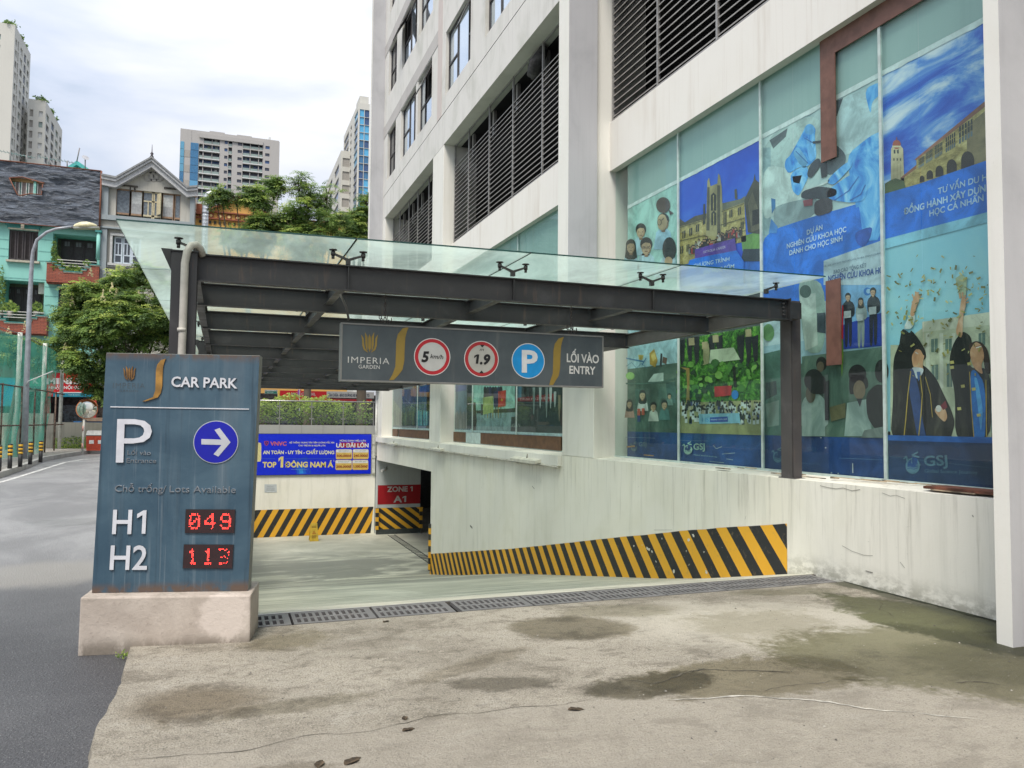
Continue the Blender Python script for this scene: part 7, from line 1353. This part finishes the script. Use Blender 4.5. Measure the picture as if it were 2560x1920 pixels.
MB().lathe((ap[0], YH - .4, ap[1]), [(0, .12), (.12, .05), (.2, .10), (.3, .03), (.75, .01)], 8).build('finial', plain((.08, .07, .08), .5), gh)
for (a_, b_) in ((X0 + .02, H(272, 500)[0]), (H(476, 500)[0], X1 - .02)):
    MB().box(a_, b_, YH - .22, YH - .001, 13.4, 15.15).build('pilaster', GB, gh); MB().box(a_ - .05, b_ + .05, YH - .28, YH - .002, 15.16, 15.3).build('capital', GT, gh); MB().box(a_, b_, YH - .22, YH - .001, 0, 12.6).build('pilaster', GB, gh)
for z0, z1, d, mt in ((13.1, 13.38, .35, GB), (12.62, 12.72, .28, GB), (12.73, 13.08, .18, GW)): MB().box(X0, X1, YH - d, YH - .003, z0, z1).build('string_course', mt, gh)
mb = MB(); hbox(mb, 300, 463, 345, 467, YH - .06, YH - .002); hbox(mb, 410, 470, 455, 474, YH - .05, YH - .002); hbox(mb, 324, 467, 327, 480, YH - .03, YH - .002); hbox(mb, 335, 467, 339, 480, YH - .03, YH - .002); mb.build('peeled_ledge', plain((.09, .08, .07), .9, var=.5), gh)
def ring(cx, cy, r0, r1, parent, mt, Y=YH - .03):
    x, z = H(cx, cy); mb = MB(); pts = [(math.cos(t), math.sin(t)) for t in [2 * math.pi * k / 20 for k in range(20)]]
    for (a_, b_), (c_, d) in zip(pts, pts[1:] + pts[:1]): mb.hexa([(x + a_ * r0, Y, z + b_ * r0), (x + c_ * r0, Y, z + d * r0), (x + c_ * r1, Y, z + d * r1), (x + a_ * r1, Y, z + b_ * r1)], [(x + a_ * r0, YH - .002, z + b_ * r0), (x + c_ * r0, YH - .002, z + d * r0), (x + c_ * r1, YH - .002, z + d * r1), (x + a_ * r1, YH - .002, z + b_ * r1)])
    mb.build('ornament_ring', mt, parent)
for cx in (371, 384, 397): ring(cx, 441, .22, .31, gh, plain((.36, .35, .33), .8))
for cx in (315, 329, 343): ring(cx, 683, .13, .22, gh, plain((.24, .25, .27), .8))
WD = plain((.30, .19, .12), .7); WY = plain((.56, .50, .34), .6); GLZ = plain((.16, .19, .22), .15, var=.2); BLI = plain((.50, .52, .52), .6)
secs = [(291, 323, GLZ, WD), (327, 354, BLI, WD), (358, 382, GLZ, WY), (383, 402, GLZ, WY), (407, 432, BLI, WD), (438, 450, GLZ, WD)]
for (a_, b_, pm, fm) in secs:
    x0, x1 = H(a_, 515)[0], H(b_, 515)[0]; t_ = .09; fr = MB(); fr.box(x0 - t_, x0, YH + .1, YH + .2, wz0, wz1); fr.box(x1, x1 + t_, YH + .1, YH + .2, wz0, wz1); fr.box(x0, x1, YH + .1, YH + .2, wz0 + .2, wz0 + .3); fr.box(x0, x1, YH + .1, YH + .2, wz1 - .07, wz1)
    if fm is WY: fr.box(x0, x1, YH + .1, YH + .2, wz1 - .62, wz1 - .54); fr.box((x0 + x1) / 2 - .03, (x0 + x1) / 2 + .03, YH + .1, YH + .2, wz0 + .3, wz1 - .62)
    o = fr.build('window', fm, gh); MB().box(x0, x1, YH + .14, YH + .15, wz0 + .3, wz1 - .07).build('pane', pm, o)
    if pm is BLI: MB().box(x0, x1, YH + .13, YH + .139, wz0 + .3, wz0 + .9).build('blind', plain((.36, .37, .38), .7), o)
mb = MB(); x0, x1 = H(384, 515)[0], H(391, 515)[0]; mb.box(x0, x1, YH + .16, YH + .165, wz0 + .3, wz0 + 1.0); mb.build('yellow_curtain', plain((.42, .36, .08), .8), gh); mb = MB(); mb.obox((H(402, 515)[0] - .1, YH - .1, wz0 + .95), (.5, -.86, 0), (0, 0, 1), (.86, .5, 0), .22, .62, .02); mb.build('open_casement', WY, gh)
for k in range(2):
    dz = -3.9 * k; o = None
    for i in range(3):
        x0 = va + .08 + i * (vb - va - .1) / 3; x1 = x0 + (vb - va - .1) / 3 - .03; fr = MB(); t_ = .07; fr.box(x0, x0 + t_, YH + .1, YH + .17, vz0 + dz, vz1 + dz); fr.box(x1 - t_, x1, YH + .1, YH + .17, vz0 + dz, vz1 + dz); fr.box(x0 + t_, x1 - t_, YH + .1, YH + .17, vz0 + dz, vz0 + .12 + dz); fr.box(x0 + t_, x1 - t_, YH + .1, YH + .17, vz1 - .1 + dz, vz1 + dz); fr.box(x0 + t_, x1 - t_, YH + .1, YH + .17, vz0 + .5 + dz, vz0 + .57 + dz); fr.box(x0 + t_, x1 - t_, YH + .1, YH + .17, vz1 - .42 + dz, vz1 - .36 + dz); fr.box((x0 + x1) / 2 - .025, (x0 + x1) / 2 + .025, YH + .1, YH + .17, vz0 + .57 + dz, vz1 - .42 + dz)
        o = fr.build('window', plain((.56, .64, .72), .5), gh); MB().box(x0 + t_, x1 - t_, YH + .12, YH + .13, vz0 + .12 + dz, vz1 - .1 + dz).build('pane', DWING, o)
    mb = MB(); mb.box(va - .12, vb + .12, YH - .12, YH - .003, vz1 + dz, vz1 + .14 + dz); mb.box(va - .12, va, YH - .1, YH - .003, vz0 + dz, vz1 + dz); mb.box(va - .2, vb + .2, YH - .2, YH - .003, vz0 - .14 + dz, vz0 + dz); mb.box(va - .35, -2.5, YH - .12, YH - .004, vz0 - .22 + dz, vz0 - .17 + dz); mb.build('window_surround', plain((.52, .53, .53), .7), gh)
# orange house, teal roof, duct, antennas
oh = empty('orange_house', (1.5, 51, 0), 'orange house with low gable and red-brown frieze, half hidden by trees', 'house'); ORG = wallpaint('orange_render', (.72, .42, .12), (.5, .28, .1), None, .3, .4); RB = plain((.28, .085, .04), .7); YO = 51.0
def HO(px, py): p = at(px, py, 'y', YO); return p[0], p[2]
a_, b_, c_ = HO(516, 527), HO(598, 493), HO(690, 548); x1 = HO(700, 550)[0]; mb = MB(); xl = HO(490, 520)[0]; mb.box(xl, 7.5, YO, 60, 0, a_[1] - .15); mb.add([(a_[0], YO, a_[1] - .15), (c_[0], YO, a_[1] - .15), (b_[0], YO, b_[1])], [(0, 1, 2)]); mb.build('wall', ORG, oh)
for p_, q_ in ((a_, b_), (b_, c_)): mb = MB(); mb.hexa([(p_[0], YO - .3, p_[1] - .12), (q_[0], YO - .3, q_[1] - .12), (q_[0], YO - .002, q_[1] - .12), (p_[0], YO - .002, p_[1] - .12)], [(p_[0], YO - .3, p_[1]), (q_[0], YO - .3, q_[1]), (q_[0], YO - .002, q_[1]), (p_[0], YO - .002, p_[1])]); mb.build('gable_trim', RB, oh)
for y0_, y1_ in ((538, 541), (555, 558)): za, zb = HO(600, y0_ - 3)[1], HO(600, y1_ - 3)[1]; MB().box(xl, 7.4, YO - .16, YO - .004, zb, za).build('frieze_band', RB, oh)
for i in range(14):
    x = xl + .35 + i * .52; z = HO(600, 546)[1]; MB().box(x - .16, x + .16, YO - .05, YO - .003, z - .16, z + .16).build('frieze_tile', RB, oh); MB().cyl((x, YO - .08, z), .09, .03, 10, 'y').build('frieze_boss', plain((.75, .55, .25), .7), oh)
mb = MB(); q = HO(496, 525); mb.box(xl + .02, HO(505, 525)[0], YO - .25, YO - .003, HO(497, 537)[1], HO(497, 512)[1]); mb.build('corner_pillar', RB, oh); mb = MB()
for i in range(20): x = xl + .2 + i * .28; mb.box(x, x + .14, YO - .05, YO - .02, HO(600, 566)[1], HO(600, 559)[1])
mb.build('dark_opening_blocks', plain((.03, .03, .03), .8), oh)  # solid blocks coloured dark as the shade inside small openings
du = empty('silver_duct', (H(513, 560, 49)[0], 49.3, 8), 'shiny silver exhaust duct with a bent top between grey and orange houses', 'duct'); g = G('spiral_duct'); S = g.sep(); rb = g.mr(g.mth('FRACT', g.mth('MULTIPLY', S[2], 4.5)), .40, .6); DU = g.out(g.mix(rb, (.62, .64, .67), (.48, .50, .53)), .32, .75, bump=rb, bs=.4, bd=.02)
D0 = lambda px, py: tuple(at(px, py, 'y', 49.3)); mb = MB(); mb.tube([D0(510, 760), D0(512, 600), D0(513.5, 540), D0(514.5, 505), D0(516, 494), D0(521, 487), D0(528, 484), D0(534, 487), D0(538, 491)], .19, 16); mb.build('pipe', DU, du); mb = MB(); mb.tube([D0(513.6, 535), D0(513.7, 533)], .205, 16); mb.build('strap', plain((.05, .05, .05), .5), du)
tr_ = empty('teal_roof_house', (-9.3, 58, 0), 'small teal gable showing above the tarpaulin, with antennas', 'house'); R0 = lambda px, py: at(px, py, 'y', 58); a_, b_, c_ = R0(148, 430), R0(192, 401), R0(238, 433)
mb = MB(); mb.hexa([(a_[0], 58.3, 0), (c_[0], 58.3, 0), (c_[0], 66, 0), (a_[0], 66, 0)], [(a_[0], 58.3, a_[2]), (c_[0], 58.3, a_[2]), (c_[0], 66, a_[2]), (a_[0], 66, a_[2])]); mb.build('wall', plain((.10, .12, .16), .8), tr_)
for p_, q_ in ((a_, b_), (b_, c_)):
    mb = MB(); mb.hexa([(p_[0], 58, p_[2] - .28), (q_[0], 58, q_[2] - .28), (q_[0], 65, q_[2] - .28), (p_[0], 65, p_[2] - .28)], [(p_[0], 58, p_[2]), (q_[0], 58, q_[2]), (q_[0], 65, q_[2]), (p_[0], 65, p_[2])]); mb.build('roof', plain((.07, .38, .36), .5), tr_)
def antenna(px, py0, py1, lb, kind):
    p0, p1 = at(px, py0, 'y', 56), at(px + (7 if kind == 'rod' else 0), py1, 'y', 56); t = empty('antenna', tuple(p0), lb, 'antenna', 'rooftop antennas'); MB().tube([tuple(p0), tuple(p1)], .035, 6).build('mast', plain((.22, .20, .2), .6), t)
    if kind == 'dish': mb = MB(); mb.lathe((p1[0], p1[1], p1[2] + .05), [(0, .03), (.04, .14), (.07, .22)], 12, (.3, -.6, .5)); mb.build('dish', plain((.4, .4, .42), .5), t)
    if kind == 'yagi':
        mb = MB()
        for k in range(5): mb.tube([(p1[0] - .5 + .2 * k, p1[1] - .3, p1[2] - .02 * k), (p1[0] - .5 + .2 * k, p1[1] + .3, p1[2] - .02 * k)], .015, 4)
        mb.tube([(p1[0] - .6, p1[1], p1[2]), (p1[0] + .5, p1[1], p1[2] - .1)], .02, 4); mb.build('elements', plain((.3, .3, .3), .6), t)
for q in [(192, 404, 370, 'thin rod antenna on the tip of the teal gable', 'rod'), (213, 425, 398, 'dish antenna right of the teal gable', 'dish'), (168, 420, 402, 'flat aerial left of the teal gable', 'yagi'), (122, 415, 394, 'flat aerial in front of the second white tower', 'yagi'), (25, 406, 380, 'flat aerial at the foot of the tall white tower', 'yagi'), (66, 410, 388, 'flat aerial between the two white towers', 'yagi')]: antenna(*q)
# ------------------------------------------------------------------ shops at street level
YS = 49.2
def shop(name, px0, px1, py, col, label, cat, draw, py1=None, Y=YS, group=None):
    x0, z1 = at(px0, py, 'y', Y)[[0, 2]]; x1, z0 = at(px1, py1, 'y', Y)[[0, 2]]; t = empty(name, ((x0 + x1) / 2, Y, z0), label, cat, group); MB().box(x0, x1, Y, Y + .15, z0, z1).build('board', plain(col, .45, var=.06), t); P = Paint(Plane((0, Y - .004, 0), (1, 0, 0), (0, 0, 1), (0, -1, 0)), step=.006); P.rough = .4; draw(P); P.mb.f and P.build('lettering', t); return t
def q1(P): P.conv = lambda x, y: (x / 4.609, 840 + y / 4.609); P.text('MINI.39', (535, 553), (1010, 548), 62, 'f2f2f2', 2, bold=.05); P.text('NHẬT NỘI ĐỊA', (560, 610), (955, 610), 32, 'f2f2f2', 2, bold=.03); P.poly([(610, 645), (1085, 648), (1085, 658), (610, 655)], 'e6eef0', 1); P.poly([(610, 658), (1085, 660), (1085, 703), (610, 700)], '1a8ca8', 1); P.text('Kids & Home', (790, 684), (920, 684), 13, 'cfe6ea', 2)
shop('shop_sign', 118, 236, 931, 'c4101c', 'red shop sign with white lettering and a cyan strip, left of the car park sign', 'shop sign', q1, 993)
def q2(P): P.conv = lambda x, y: (640 + x / 6.9125, 960 + y / 6.9125); P.text('MOTOR OIL', (610, 195), (1035, 198), 46, 'b9a7a8', 2, bold=.02)
shop('shop_sign', 700, 816, 976, 'a80f1a', 'dark red workshop sign seen under the canopy, over the hedge', 'shop sign', q2, 1004)
def q3(P): P.conv = lambda x, y: (640 + x / 6.9125, 960 + y / 6.9125); P.text('SỬA CHỮA - BẢO DƯỠNG XE MÁY - XE Ô TÔ', (1245, 212), (1960, 222), 44, '1d2a4a', 2, bold=.02)
shop('shop_sign', 816.6, 935, 978, '9a9a98', 'grey repair shop sign with dark lettering, right of the red workshop sign', 'shop sign', q3, 996)
def q4(P): P.conv = lambda x, y: (640 + x / 6.9125, 960 + y / 6.9125); P.text('XE MÁY', (185, 124), (345, 124), 15, 'dfe6e4', 2); P.text('Bảo hành', (190, 156), (300, 156), 15, 'dfe6e4', 2); P.poly([(160, 128), (362, 126), (362, 165), (160, 163)], '0f6f62', .5)
shop('shop_sign', 662, 693, 974, '8a8f8c', 'small green and white sign next to the red workshop sign', 'shop sign', q4, 985)
shop('shop_sign', 816.6, 930, 996.5, '8a1420', 'narrow dark red strip sign below the grey repair sign', 'shop sign', lambda P: None, 1004)
def q5(P): P.conv = lambda x, y: (x / 4.609, 840 + y / 4.609); P.text('K', (378, 545), (445, 545), 56, 'cfe6da', 2, bold=.05)
shop('shop_sign', -60, 44, 943, '0798b4', 'plain cyan shop board behind the net fence at the left edge', 'shop sign', lambda P: None, 1016, 47.5); shop('shop_sign', 70, 112, 944, '3a9a7c', 'green board with a single white letter behind the net', 'shop sign', q5, 966, 48.5)
sf = empty('shop_row', (0, 49.8, 0), 'dark open shop fronts under the houses with posts and awnings', 'shop front'); DK = plain((.035, .032, .034), .9, var=.5)
MB().box(-20, 16, 49.75, 49.95, 0.1, 3.3).build('dark_shop_opening', DK, sf); mb = MB(); hbox(mb, 232, 992, 241, 1050, 49.0, 49.2, 49.1); hbox(mb, 108, 995, 126, 1052, 49.3, 49.5, 49.4); mb.build('red_pillar', plain((.45, .03, .04), .5), sf); MB().box(-20, -9.2, 49.0, 49.74, 3.1, 3.2).build('awning', plain((.25, .27, .24), .7), sf)  # solid dark board, its colour stands in for shade inside the shops
MB().box(-13, -8.6, 48.6, 49.74, 4.9, 5.0).build('awning', plain((.16, .15, .14), .8), sf); mb = MB()
for x in (-11.5, -10.2): mb.box(x, x + .7, 49.6, 49.7, 3.9, 4.7)
mb.build('brick_panel', plain((.40, .15, .11), .8), sf)
for k in range(9): mb = MB(); x = -8.6 + k * 1.9; mb.box(x, x + 1.5, 49.70, 49.74, .3, 2.4); mb.build('shop_window', plain([(.03, .04, .05), (.09, .07, .06), (.05, .06, .08), (.12, .12, .12)][k % 4], .2, var=.5), sf)
ta = empty('blue_tarp_heap', (-6, 47.2, .5), 'blue sheeting and grey panels piled behind the low wall near the red bins', 'tarp'); mb = MB(); hbox(mb, 184, 1053, 205, 1080, 47.0, 47.3, 47.1); hbox(mb, 216, 1054, 256, 1082, 46.9, 47.3, 47.0); mb.build('blue_sheet', plain((.04, .20, .52), .5), ta); mb = MB(); hbox(mb, 208, 1044, 258, 1053, 46.8, 47.2, 47.0); mb.build('tan_roll', plain((.42, .30, .22), .7), ta); mb = MB(); hbox(mb, 236, 1062, 256, 1088, 46.55, 46.8, 46.7); mb.build('grey_block', plain((.38, .37, .35), .8), ta); mb = MB(); p0 = at(183, 1068, 'y', 46.8); p1 = at(216, 1058, 'y', 46.8); mb.hexa([(p0[0], 46.7, .9), (p1[0] + .3, 46.7, .9), (p1[0] + .3, 46.75, .9), (p0[0], 46.75, .9)], [(p0[0] + .1, 46.7, 1.35), (p1[0], 46.7, 1.6), (p1[0], 46.75, 1.6), (p0[0] + .1, 46.75, 1.35)]); mb.build('grey_panel', plain((.10, .11, .12), .6), ta)
bp = empty('banner_pole', (*at(750, 1005, 'y', 47)[:2], .1), 'thin pole with purple and red cloth standing behind the hedge', 'banner'); mb = MB(); hbox(mb, 748, 965, 750, 1040, 47, 47.05, 47); mb.build('pole', plain((.6, .6, .6), .5), bp); mb = MB(); hbox(mb, 744.5, 974, 747.8, 990, 47, 47.04, 47); mb.build('purple_cloth', plain((.30, .10, .45), .7), bp); mb = MB(); hbox(mb, 750.2, 974, 753, 992, 47, 47.04, 47); mb.build('red_cloth', plain((.6, .04, .04), .7), bp)
yp = empty('yellow_flag', (*at(697, 1000, 'y', 47)[:2], .1), 'slim yellow banner beside the small green sign', 'banner'); mb = MB(); hbox(mb, 694, 977, 699, 992, 47, 47.04, 47); mb.build('cloth', plain((.75, .50, .08), .6), yp); mb = MB(); hbox(mb, 693.2, 975, 693.9, 1040, 47, 47.04, 47); mb.build('pole', plain((.6, .6, .6), .5), yp)
# ------------------------------------------------------------------ far towers
TWM = wallpaint('tower_render', (.58, .57, .52), (.42, .41, .38), (.50, .49, .45), .25, .4, sc=.12); TWD = wallpaint('grey_tower_render', (.40, .385, .37), (.30, .29, .28), (.36, .35, .34), .25, .4, sc=.12); TWG = plain((.36, .34, .31), .8); TGL = plain((.075, .085, .12), .25, var=.3); TBL = plain((.06, .20, .38), .15, var=.3); TBL2 = plain((.05, .11, .26), .15, var=.3); TWW = plain((.62, .63, .62), .6); TRG = plain((.26, .33, .31), .3)
def towerbox(t, x0, x1, y0, y1, z1, mt=TWM): MB().box(x0, x1, y0, y1, 0, z1).build('tower_wall', mt, t)
YM = 310.0; mt_ = empty('apartment_tower', (0, YM, 0), 'wide far apartment tower with many balconies and a blue glass corner', 'tower', 'distant apartment towers')
cm = lambda x, y: (430 + x / 4.424, 300 + y / 4.424)
def MX(x, y=500, Y=YM): return at(*cm(x, y), 'y', Y)[0]
def MZ(x, y, Y=YM): return at(*cm(x, y), 'y', Y)[2]
zrow = [MZ(400, 272 + 83 * k) for k in range(9)]; fh = (zrow[0] - zrow[8]) / 8
holes = []; cols_ = [(295, 335, 'b'), (345, 435, 'b'), (440, 522, 'b'), (575, 610, 'w'), (620, 660, 'b'), (722, 770, 'w'), (780, 858, 'b'), (866, 952, 'b'), (960, 1000, 'b'), (1028, 1076, 'w')]
xm0, xm1 = MX(82), MX(1178); ztop_m = MZ(400, 130)
for k in range(-1, 13):
    for (a_, b_, kd) in cols_:
        z1_ = zrow[0] - k * fh; x0, x1 = MX(a_), MX(b_)
        if kd == 'w': holes.append((x0, x1, z1_ - fh * .62, z1_ - fh * .20, kd, k))
        elif k >= 0 or a_ > 300: holes.append((x0, x1, z1_ - fh * .86, z1_, kd, k))
mb = MB(); holes_wall(mb, 'y', YM, xm0, xm1, 0, ztop_m, [h[:4] for h in holes], 1.4); mb.box(xm0, xm1, YM + 1.6, YM + 18, 0, ztop_m); mb.quad((xm0, YM, 0), (xm0, YM + 1.6, 0), (xm0, YM + 1.6, ztop_m), (xm0, YM, ztop_m)); mb.quad((xm0, YM, ztop_m), (xm1, YM, ztop_m), (xm1, YM + 1.6, ztop_m), (xm0, YM + 1.6, ztop_m)); mb.build('tower_wall', TWD, mt_); rr_ = random.Random(3)
for (x0, x1, z0, z1_, kd, k) in holes:
    d = .3 if kd == 'w' else 1.35; MB().box(x0, x1, YM + d, YM + d + .2, z0, z1_).build('window', rr_.choice([TGL, TGL, TBL2]), mt_)
    if kd == 'b':
        MB().box(x0 + .1, x1 - .1, YM + .1, YM + .15, z0, z0 + fh * .34).build('balcony_rail', TRG, mt_)
        if rr_.random() < .5: a_ = rr_.uniform(x0, (x0 + x1) / 2); MB().box(a_, a_ + (x1 - x0) * .35, YM + 1.2, YM + 1.25, z0, z1_ - .3).build('balcony_door', rr_.choice([TWW, TRG, TWG, plain((.2, .25, .18), .8)]), mt_)
for k in range(13):
    z = zrow[0] - k * fh; MB().box(MX(200), MX(288), YM - .25, YM + .02, z - fh * .97, z - .05).build('glass_panel', rr_.choice([TBL, TBL2, TBL, plain((.12, .34, .55), .15)]), mt_); MB().box(MX(86), MX(128), YM - .25, YM + .02, z - fh * .97, z - .05).build('glass_panel', rr_.choice([TBL, plain((.12, .34, .50), .15)]), mt_)
    if k % 2: MB().box(MX(132), MX(196), YM - .08, YM + .02, z - fh * .97, z - .05).build('grey_panel', TWG, mt_); MB().box(MX(1088), MX(1150), YM - .08, YM + .02, z - fh * .85, z - .2).build('grey_panel', TWG, mt_)
    MB().box(MX(295), MX(522), YM - .4, YM - .02, z - fh, z - fh * .88).build('floor_slab', TWW, mt_); MB().box(MX(780), MX(1000), YM - .4, YM - .02, z - fh, z - fh * .88).build('floor_slab', TWW, mt_)
for a_, b_, h0 in ((210, 620, 58), (668, 1092, 92), (415, 585, 10), (720, 885, 30)): z1_ = MZ((a_ + b_) / 2, 98 + .135 * (a_ - 100) - (12 if b_ - a_ < 200 else -22 if a_ < 300 else -30)); MB().box(MX(a_, 150), MX(b_, 150), YM + .2, YM + 10, ztop_m - 1, z1_).build('roof_parapet', TWD, mt_)
MB().box(MX(95, 150), MX(215, 150), YM - .1, YM + 10, ztop_m - 8, MZ(150, 105)).build('roof_parapet', TWD, mt_); MB().box(MX(1092, 300), MX(1190, 300), YM - .1, YM + 12, 0, MZ(1140, 236)).build('corner_wing', TWD, mt_)
MB().box(MX(295), MX(1000), YM - .6, YM, MZ(300, 165) - 1, MZ(300, 150)).build('roof_ledge', TWD, mt_); MB().box(MX(1075, 200), MX(1098, 200), YM + 3, YM + 6, ztop_m, MZ(1085, 160)).build('lift_box', TWW, mt_); MB().tube([(MX(640, 200), YM + 4, ztop_m), (MX(640, 200), YM + 4, MZ(640, 130))], .2, 5).build('mast', TWG, mt_)
# tower on the right edge, with blue glazing
def slabtower(label, Y, xl_px, xc_px, topc, xr_px, depth, colsF, colsS, fhm, mats, seed, name='apartment_tower'):
    """left side face (towards -X) runs back from the corner; front face towards -Y"""
    r = random.Random(seed); xc = at(xc_px, topc, 'y', Y)[0]; xr = at(xr_px, topc, 'y', Y)[0]; zt2 = at(xc_px, topc, 'y', Y)[2]; t = empty(name, (xc, Y, 0), label, 'tower', 'distant apartment towers'); lo = zt2 - fhm * 17
    hF = []; hS = []
    for k in range(17):
        z1_ = zt2 - 2.4 - k * fhm
        for (a_, b_, h0, h1, m_) in colsF: hF.append((*sorted((xc + (xr - xc) * a_, xc + (xr - xc) * b_)), z1_ - fhm * h1, z1_ - fhm * h0, m_))
        for (a_, b_, h0, h1, m_) in colsS: hS.append((Y + depth * a_, Y + depth * b_, z1_ - fhm * h1, z1_ - fhm * h0, m_))
    xs0, xs1 = min(xc, xr), max(xc, xr); mb = MB(); holes_wall(mb, 'y', Y, xs0, xs1, lo, zt2, [h[:4] for h in hF], .4); sgn = 1 if xc <= xr else -1
    holes_wall(mb, 'x', xc, Y, Y + depth, lo, zt2, [h[:4] for h in hS], .4 * sgn); mb.box(xs0 + .5, xs1 - .5, Y + .5, Y + depth, 0, zt2 - .05); mb.quad((xs0, Y, zt2), (xs1, Y, zt2), (xs1, Y + depth, zt2), (xs0, Y + depth, zt2)); mb.box(xs0, xs1, Y, Y + depth, 0, lo); mb.build('tower_wall', TWM, t)
    for h in hF: MB().box(h[0], h[1], Y + .35, Y + .45, h[2], h[3]).build('window', r.choice(mats[h[4]]), t)
    for h in hS: MB().box(xc + .35 * sgn, xc + .45 * sgn, h[0], h[1], h[2], h[3]).build('window', r.choice(mats[h[4]]), t)
    return t, xc, xr, zt2
MW = [[TGL, TGL, TBL2], [TBL, TBL2, plain((.10, .42, .70), .15)], [TWG], [TWW, TRG, TGL]]
t, xc, xr, zt2 = slabtower('right-hand far tower with a strip of deep blue glazing beside the grey pilaster', 300, 858, 896, 256, 925, 39, [(.14, .52, .04, .99, 1), (.56, .96, .04, .99, 1)], [(.02, .24, .04, .99, 1), (.42, .50, .2, .8, 0), (.62, .96, .1, .95, 0)], 3.05, MW, 5)
zb_ = at(900, 275, 'y', 300)[2]; MB().box(xc + 1, xr, 303, 312, zt2, zt2 + 4).build('roof_house', TWM, t)
t, xc, xr, zt2 = slabtower('lower pale tower just left of the blue-glazed one, with grey panels', 320, 800, 853, 376, 896, 77, [(.1, .62, .1, .75, 2), (.78, .98, .3, .8, 0)], [(.08, .25, .2, .8, 0), (.35, .5, .2, .8, 3), (.6, .72, .2, .8, 0), (.82, .95, .2, .8, 3)], 5.6, MW, 6)
t, xc, xr, zt2 = slabtower('tall white tower cut by the top left edge, with side balconies', 240, 0, 38, 62, -46, 18.2, [(.42, .72, .25, .75, 3)], [(.06, .16, .25, .85, 3), (.20, .26, .1, .95, 2), (.36, .5, .2, .85, 3), (.6, .72, .15, .95, 0), (.8, .92, .2, .8, 3)], 3.05, MW, 7); T1 = (xc, zt2, 240)
t, xc, xr, zt2 = slabtower('second white tower at the left, shorter, stepped roofline', 250, 0, 115, 252, 71, 24, [(.15, .38, .25, .80, 3), (.70, .90, .2, .85, 2)], [(.05, .2, .2, .85, 3), (.34, .5, .15, .9, 0), (.6, .75, .2, .85, 3), (.85, .95, .2, .8, 0)], 3.05, MW, 8); T2 = (xc, zt2, 250)
def roofplants(T, lb, seed, offs):
    r = random.Random(seed); mb = MB()
    for (dx, dy, s) in offs:
        for i in range(150):
            p = Vector((T[0] + dx + r.gauss(0, s), T[2] + dy + r.gauss(0, s), T[1] + abs(r.gauss(0, s * .7)))); mb.cur = r.choice([0, 0, 1]); q_ = r.uniform(.2, .5); d = Vector((r.gauss(0, 1), r.gauss(0, 1), r.gauss(.3, .8))).normalized(); q = d.cross(Vector((0, 1, 0))).normalized(); mb.add([p - d * q_, p + q * q_ * .5, p + d * q_, p - q * q_ * .5], [(0, 1, 2, 3)])
    tag(mb.build('rooftop_garden', LF), lb, 'roof garden', kind='stuff')
roofplants(T1, 'greenery on the roof edge of the tall white tower', 3, [(-1.5, 1, .7), (-.8, 8, .6), (-.8, 13, .5)]); roofplants(T2, 'greenery on the roof edge of the second white tower', 4, [(-1.2, 1, .7), (-.8, 9, .6), (-.8, 15, .5)])
